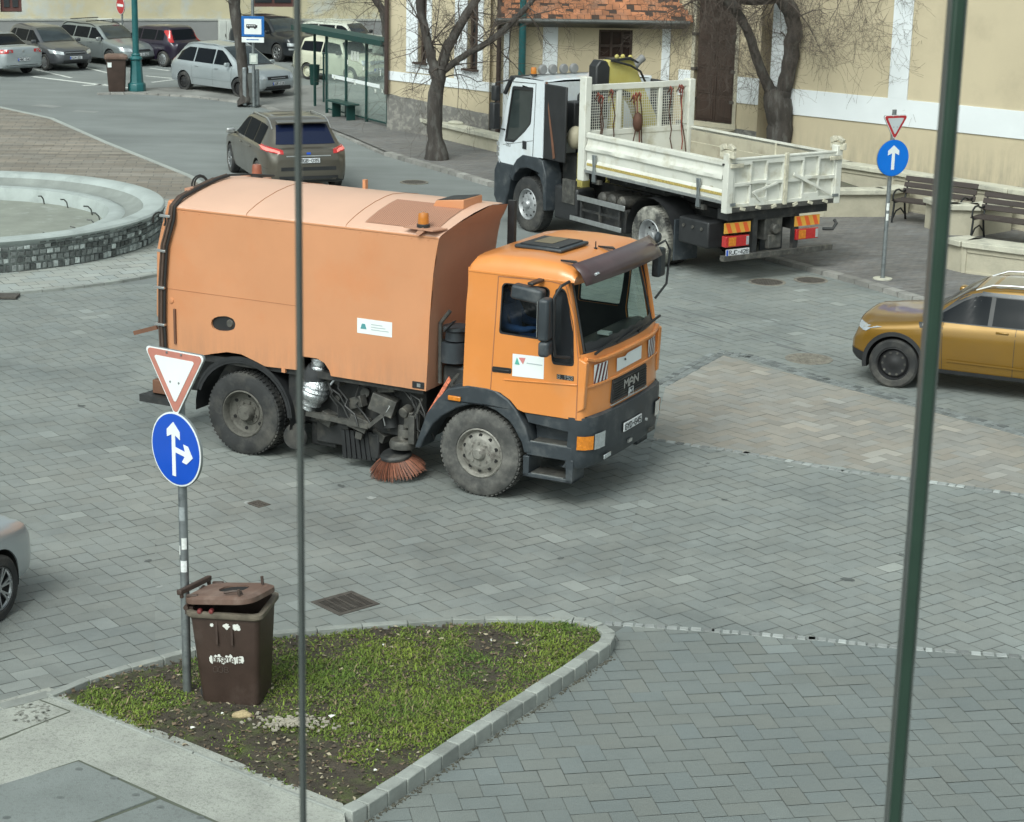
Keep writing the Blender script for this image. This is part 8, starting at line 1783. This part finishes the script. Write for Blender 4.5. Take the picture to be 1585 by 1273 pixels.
# 3 silver MPV beside the bus stop
P_si = paintm('silver_paint', (.42, .46, .48), .45, .34)
sp = spec(4.47, 1.80, 1.64, 2.70, .92, (1.28, 1.02), (.25, 1.55), (-1.35, 1.56), (-1.97, 1.12), hood=.90, nose=.70, beltz=.95, r=.32, tailz=.98, wheel='steel', wm=M_steelblack)
def place(px, py, lx, ly, az, sc):
    p = at(px, py); h = rad(az); f_ = V3((sin(h), cos(h), 0)); l_ = V3((-f_.y, f_.x, 0)); q = p - f_ * lx * sc - l_ * ly * sc; return (q.x, q.y)
c = Car('silver_people_carrier', 'silver people carrier parked behind the tree at the bus stop', 'car', place(286, 141, -1.35, -.85, 131, .94), 131, P_si, sp, .94)
glaze(c, [.10, -.85], 1.02, -1.75, 1.44, .98, slope_b=.12); screens(c, g=M_cglass2); lights(c, 'front', .52, .86, .66, .78, M_hl, .62, .72); c.patch([(-.44, .62), (.44, .62)], [(-.44, .72), (.44, .72)], 'front', 'grille', M_plastic, off=.008); c.patch([(-.30, .655), (.30, .655)], [(-.30, .675), (.30, .675)], 'front', 'grille_bar', M_alu, off=.014); c.patch([(-.58, .30), (.58, .30)], [(-.50, .42), (.50, .42)], 'front', 'lower_grille', M_plastic, off=.008); plate_on(c, 'front', .50, 'JDF-114')
doors(c, [(1.0, .02), (.10, 0), (-.9, -.05)], zbelt=.95); handle(c, .28, .86); handle(c, -.68, .88); c.mirrors(.9, 1.03); c.side([(1.0, .50), (-.9, .50)], [(1.0, .54), (-.9, .54)], 'rub_strip', P_si, off=.012); c.side([(-2.12, .95), (-2.0, .95)], [(-2.05, 1.12), (-1.95, 1.10)], 'tail_light', M_redl)
c.bars(.3, -1.6, .62, P_si)
# 4 dark grey hatchback, front towards us
P_dg = paintm('dark_grey_paint', (.10, .105, .115), .4)
sp = spec(3.92, 1.67, 1.50, 2.48, .78, (.95, .98), (.20, 1.43), (-1.25, 1.44), (-1.60, 1.0), hood=.84, nose=.64, beltz=.92, r=.295, tailz=.9, wheel='cap')
c = Car('grey_hatchback', 'dark grey hatchback parked nose out next to the silver saloon', 'car', place(70.5, 109.5, 1.24, -.78, 136, .94), 136, P_dg, sp, .94)
glaze(c, [.0, -.85], .86, -1.35, 1.34, .95); screens(c, g=M_cglass2); lights(c, 'front', .46, .80, .64, .76, M_hl, .58, .68); c.patch([(-.38, .60), (.38, .60)], [(-.42, .70), (.42, .70)], 'front', 'grille', M_plastic, off=.008); c.patch([(-.40, .645), (.40, .645)], [(-.40, .662), (.40, .662)], 'front', 'grille_bar', M_alu, off=.014); c.patch([(-.5, .28), (.5, .28)], [(-.5, .40), (.5, .40)], 'front', 'lower_grille', M_plastic, off=.008); plate_on(c, 'front', .48, 'KLM-207'); c.mirrors(.72, .98); handle(c, .2, .84); doors(c, [(.8, .02), (-.05, 0)])
# 5 silver grey estate with roof bars
P_es = paintm('grey_silver_paint', (.24, .27, .275), .45)
sp = spec(4.45, 1.70, 1.50, 2.62, .88, (1.0, .96), (.25, 1.40), (-1.75, 1.42), (-2.05, 1.0), hood=.82, nose=.60, beltz=.90, r=.30, tailz=.9, wheel='cap')
c = Car('grey_estate_car', 'silver grey estate car with black roof bars parked behind the far brown bin', 'car', place(172, 103, 1.31, -.78, 131, .94), 131, P_es, sp, .94)
glaze(c, [.02, -.85], .90, -1.85, 1.32, .93, slope_b=.1); screens(c, g=M_cglass2); c.bars(.2, -1.7, .60, M_plastic, cross=True); lights(c, 'front', .46, .80, .58, .72, M_hl, .56, .66); c.patch([(-.36, .56), (.36, .56)], [(-.36, .63), (.36, .63)], 'front', 'grille', M_plastic, off=.008); plate_on(c, 'front', .46, 'HVD-562'); c.mirrors(.80, .96, M_alu); handle(c, .2, .82); handle(c, -.7, .84); doors(c, [(.9, .02), (.02, 0), (-.9, -.05)]); c.patch([(-.6, .25), (.6, .25)], [(-.6, .36), (.6, .36)], 'front', 'lower_grille', M_plastic, off=.008)
# 6 dark purple hatchback facing away
P_pu = paintm('dark_purple_paint', (.018, .012, .028), .3)
sp = spec(3.84, 1.66, 1.48, 2.46, .74, (.95, .98), (.25, 1.42), (-1.35, 1.44), (-1.62, .98), hood=.84, nose=.64, beltz=.92, r=.295, tailz=.9, wheel='cap')
c = Car('purple_hatchback', 'dark purple hatchback with tall red tail light facing the wall', 'car', place(253, 104, -1.23, 0.78, -52, .92), -52, P_pu, sp, .92)
glaze(c, [.0, -.80], .86, -1.25, 1.33, .95, slope_b=.05); screens(c, rear=True, rw=(1.36, 1.0)); c.patch([(.62, .92), (.76, .92)], [(.54, 1.34), (.62, 1.34)], 'rear', 'tail_light', M_redl, mirror=True, off=.01); c.side([(-1.66, .92), (-1.58, .92)], [(-1.55, 1.33), (-1.45, 1.33)], 'tail_light', M_redl); plate_on(c, 'rear', .62, 'LZA-318'); c.mirrors(.8, .98); handle(c, .1, .84); handle(c, -.7, .85); doors(c, [(.8, .02), (-.05, 0), (-.95, -.05)])
# 7 silver saloon from behind at the left edge
sp = spec(4.76, 1.82, 1.46, 2.71, .95, (1.05, .95), (.35, 1.38), (-1.05, 1.38), (-1.75, 1.03), hood=.82, nose=.62, beltz=.92, r=.325, tailz=.98, deck=(-2.15, 1.04), wheel='alloy')
c = Car('silver_saloon', 'silver saloon with round red tail lights at the left edge of the photo', 'car', place(42, 113, -1.36, -.85, -48, .94), -48, P_si, sp, .94)
glaze(c, [.0, -.85], .95, -1.5, 1.28, .95); c.patch([(-1.72, -.62), (-1.72, .62)], [(-1.08, -.55), (-1.08, .55)], 'top', 'rear_window', M_cglass, n=10, k=6); screens(c, rear=False)
lights(c, 'rear', .42, .84, .80, .94, M_redl, .84, .94)
for s in (-1, 1):
    for y in (.55, .74):
        p_, n_ = c.hit((-5, s * y, .87), (1, 0, 0)); MB().lathe([(.025, 0), (.05, -.006), (.05, -.014), (.03, -.016)], (p_.x - .012, s * y, .87), 'X', 14).build('lamp_ring', M_hl, c.t)
plate_on(c, 'rear', .60, 'MBE-640'); c.patch([(-.85, .40), (.85, .40)], [(-.85, .42), (.85, .42)], 'rear', 'bumper_gap', M_chs); p_, n_ = c.hit((-5, 0, .88), (1, 0, 0)); c.box((p_.x, 0, .88), (.02, .09, .09), 'badge', M_alu)
# 8 dark compact off-roader by the stop sign
P_dk = paintm('black_blue_paint', (.014, .017, .021), .2)
sp = spec(4.40, 1.82, 1.66, 2.62, .88, (1.0, 1.10), (.30, 1.58), (-1.5, 1.60), (-1.95, 1.1), hood=1.0, nose=.78, beltz=1.02, r=.345, tailz=1.0, wheel='alloy', near=1)
c = Car('dark_off_roader', 'dark off road car with bright headlights behind the bus stop sign', 'car', place(430, 96, 1.31, -.85, 138, .92), 138, P_dk, sp, .92)
glaze(c, [.0, -.9], .9, -1.6, 1.48, 1.06); screens(c, g=M_cglass2); lights(c, 'front', .52, .84, .64, .76, M_hl, .64, .74); lights(c, 'front', .60, .82, .50, .56, M_hl); c.patch([(-.40, .72), (.40, .72)], [(-.40, .88), (.40, .88)], 'front', 'grille', M_plastic, off=.008); plate_on(c, 'front', .56, 'PNS-931'); c.mirrors(.8, 1.1); c.patch([(-.7, .36), (.7, .36)], [(-.7, .46), (.7, .46)], 'front', 'lower_grille', M_plastic, off=.008)
# 9 cream two door estate from the old days
P_cr = mat('cream_paint', (.56, .56, .44), .4, var=.05, coat=.4)
sp = spec(3.56, 1.50, 1.46, 2.02, .70, (.70, .98), (.38, 1.40), (-1.35, 1.42), (-1.52, 1.05), hood=.93, nose=.78, beltz=.93, r=.28, tailz=.95, wheel='steel', wm=P_cr)
c = Car('cream_vintage_estate', 'small cream vintage two door estate parked behind the bus shelter glass', 'car', place(477, 123, -1.01, -.68, 128, .94), 128, P_cr, sp, .94)
glaze(c, [-.35], .62, -1.35, 1.33, .97, slope_b=.06, top_in=.22); screens(c); lights(c, 'front', .50, .66, .66, .82, M_hl); c.patch([(-.42, .68), (.42, .68)], [(-.42, .80), (.42, .80)], 'front', 'grille', M_alu, off=.008); c.box((1.74, 0, .42), (.08, 1.36, .09), 'bumper', M_alu); c.box((-1.86, 0, .42), (.08, 1.36, .09), 'bumper', M_alu); handle(c, -.22, .82); doors(c, [(.62, .0), (-.35, 0)]); c.mirrors(.55, 1.02, M_plastic); plate_on(c, 'front', .50, 'CJR-086')
# 10 pale boxy saloon estate behind it
P_wl = mat('old_white_paint', (.50, .52, .46), .4, var=.05, coat=.4)
sp = spec(4.05, 1.62, 1.44, 2.42, .72, (.85, .98), (.42, 1.38), (-1.45, 1.38), (-1.75, 1.0), hood=.93, nose=.80, beltz=.93, r=.29, tailz=.9, wheel='steel', wm=M_steelw)
c = Car('old_white_estate', 'old boxy off white estate car standing nearest the far wall beyond the shelter', 'car', (-6.45, 73.7), 118, P_wl, sp, .94)
glaze(c, [.05, -.75], .78, -1.5, 1.30, .96, slope_b=.05, top_in=.25); screens(c, g=M_cglass2); lights(c, 'front', .45, .70, .66, .82, M_hl); c.mirrors(.70, 1.02, M_plastic); c.patch([(-.42, .66), (.42, .66)], [(-.42, .82), (.42, .82)], 'front', 'grille', M_plastic, off=.008); c.bars(.3, -1.5, .55, P_wl)
# 11 silver car just entering at the lower left
sp = spec(4.30, 1.78, 1.48, 2.60, .85, (1.0, 1.0), (.30, 1.42), (-1.3, 1.43), (-1.75, 1.02), hood=.88, nose=.66, beltz=.93, r=.325, tailz=.95, wheel='alloy', near=1)
c = Car('silver_car', 'silver car at the lower left edge with only its wheel and corner showing', 'car', place(0, 963, 1.30, -.86, 18, 1.0), 18, P_si, sp, 1.0)
glaze(c, [.0, -.85], .9, -1.45, 1.33, .96); screens(c); lights(c, 'rear', .56, .86, .80, .95, M_redl); plate_on(c, 'rear', .6, 'NKA-475'); c.side([(-1.95, .82), (-1.75, .84)], [(-1.9, .95), (-1.7, .96)], 'tail_light', M_redl)
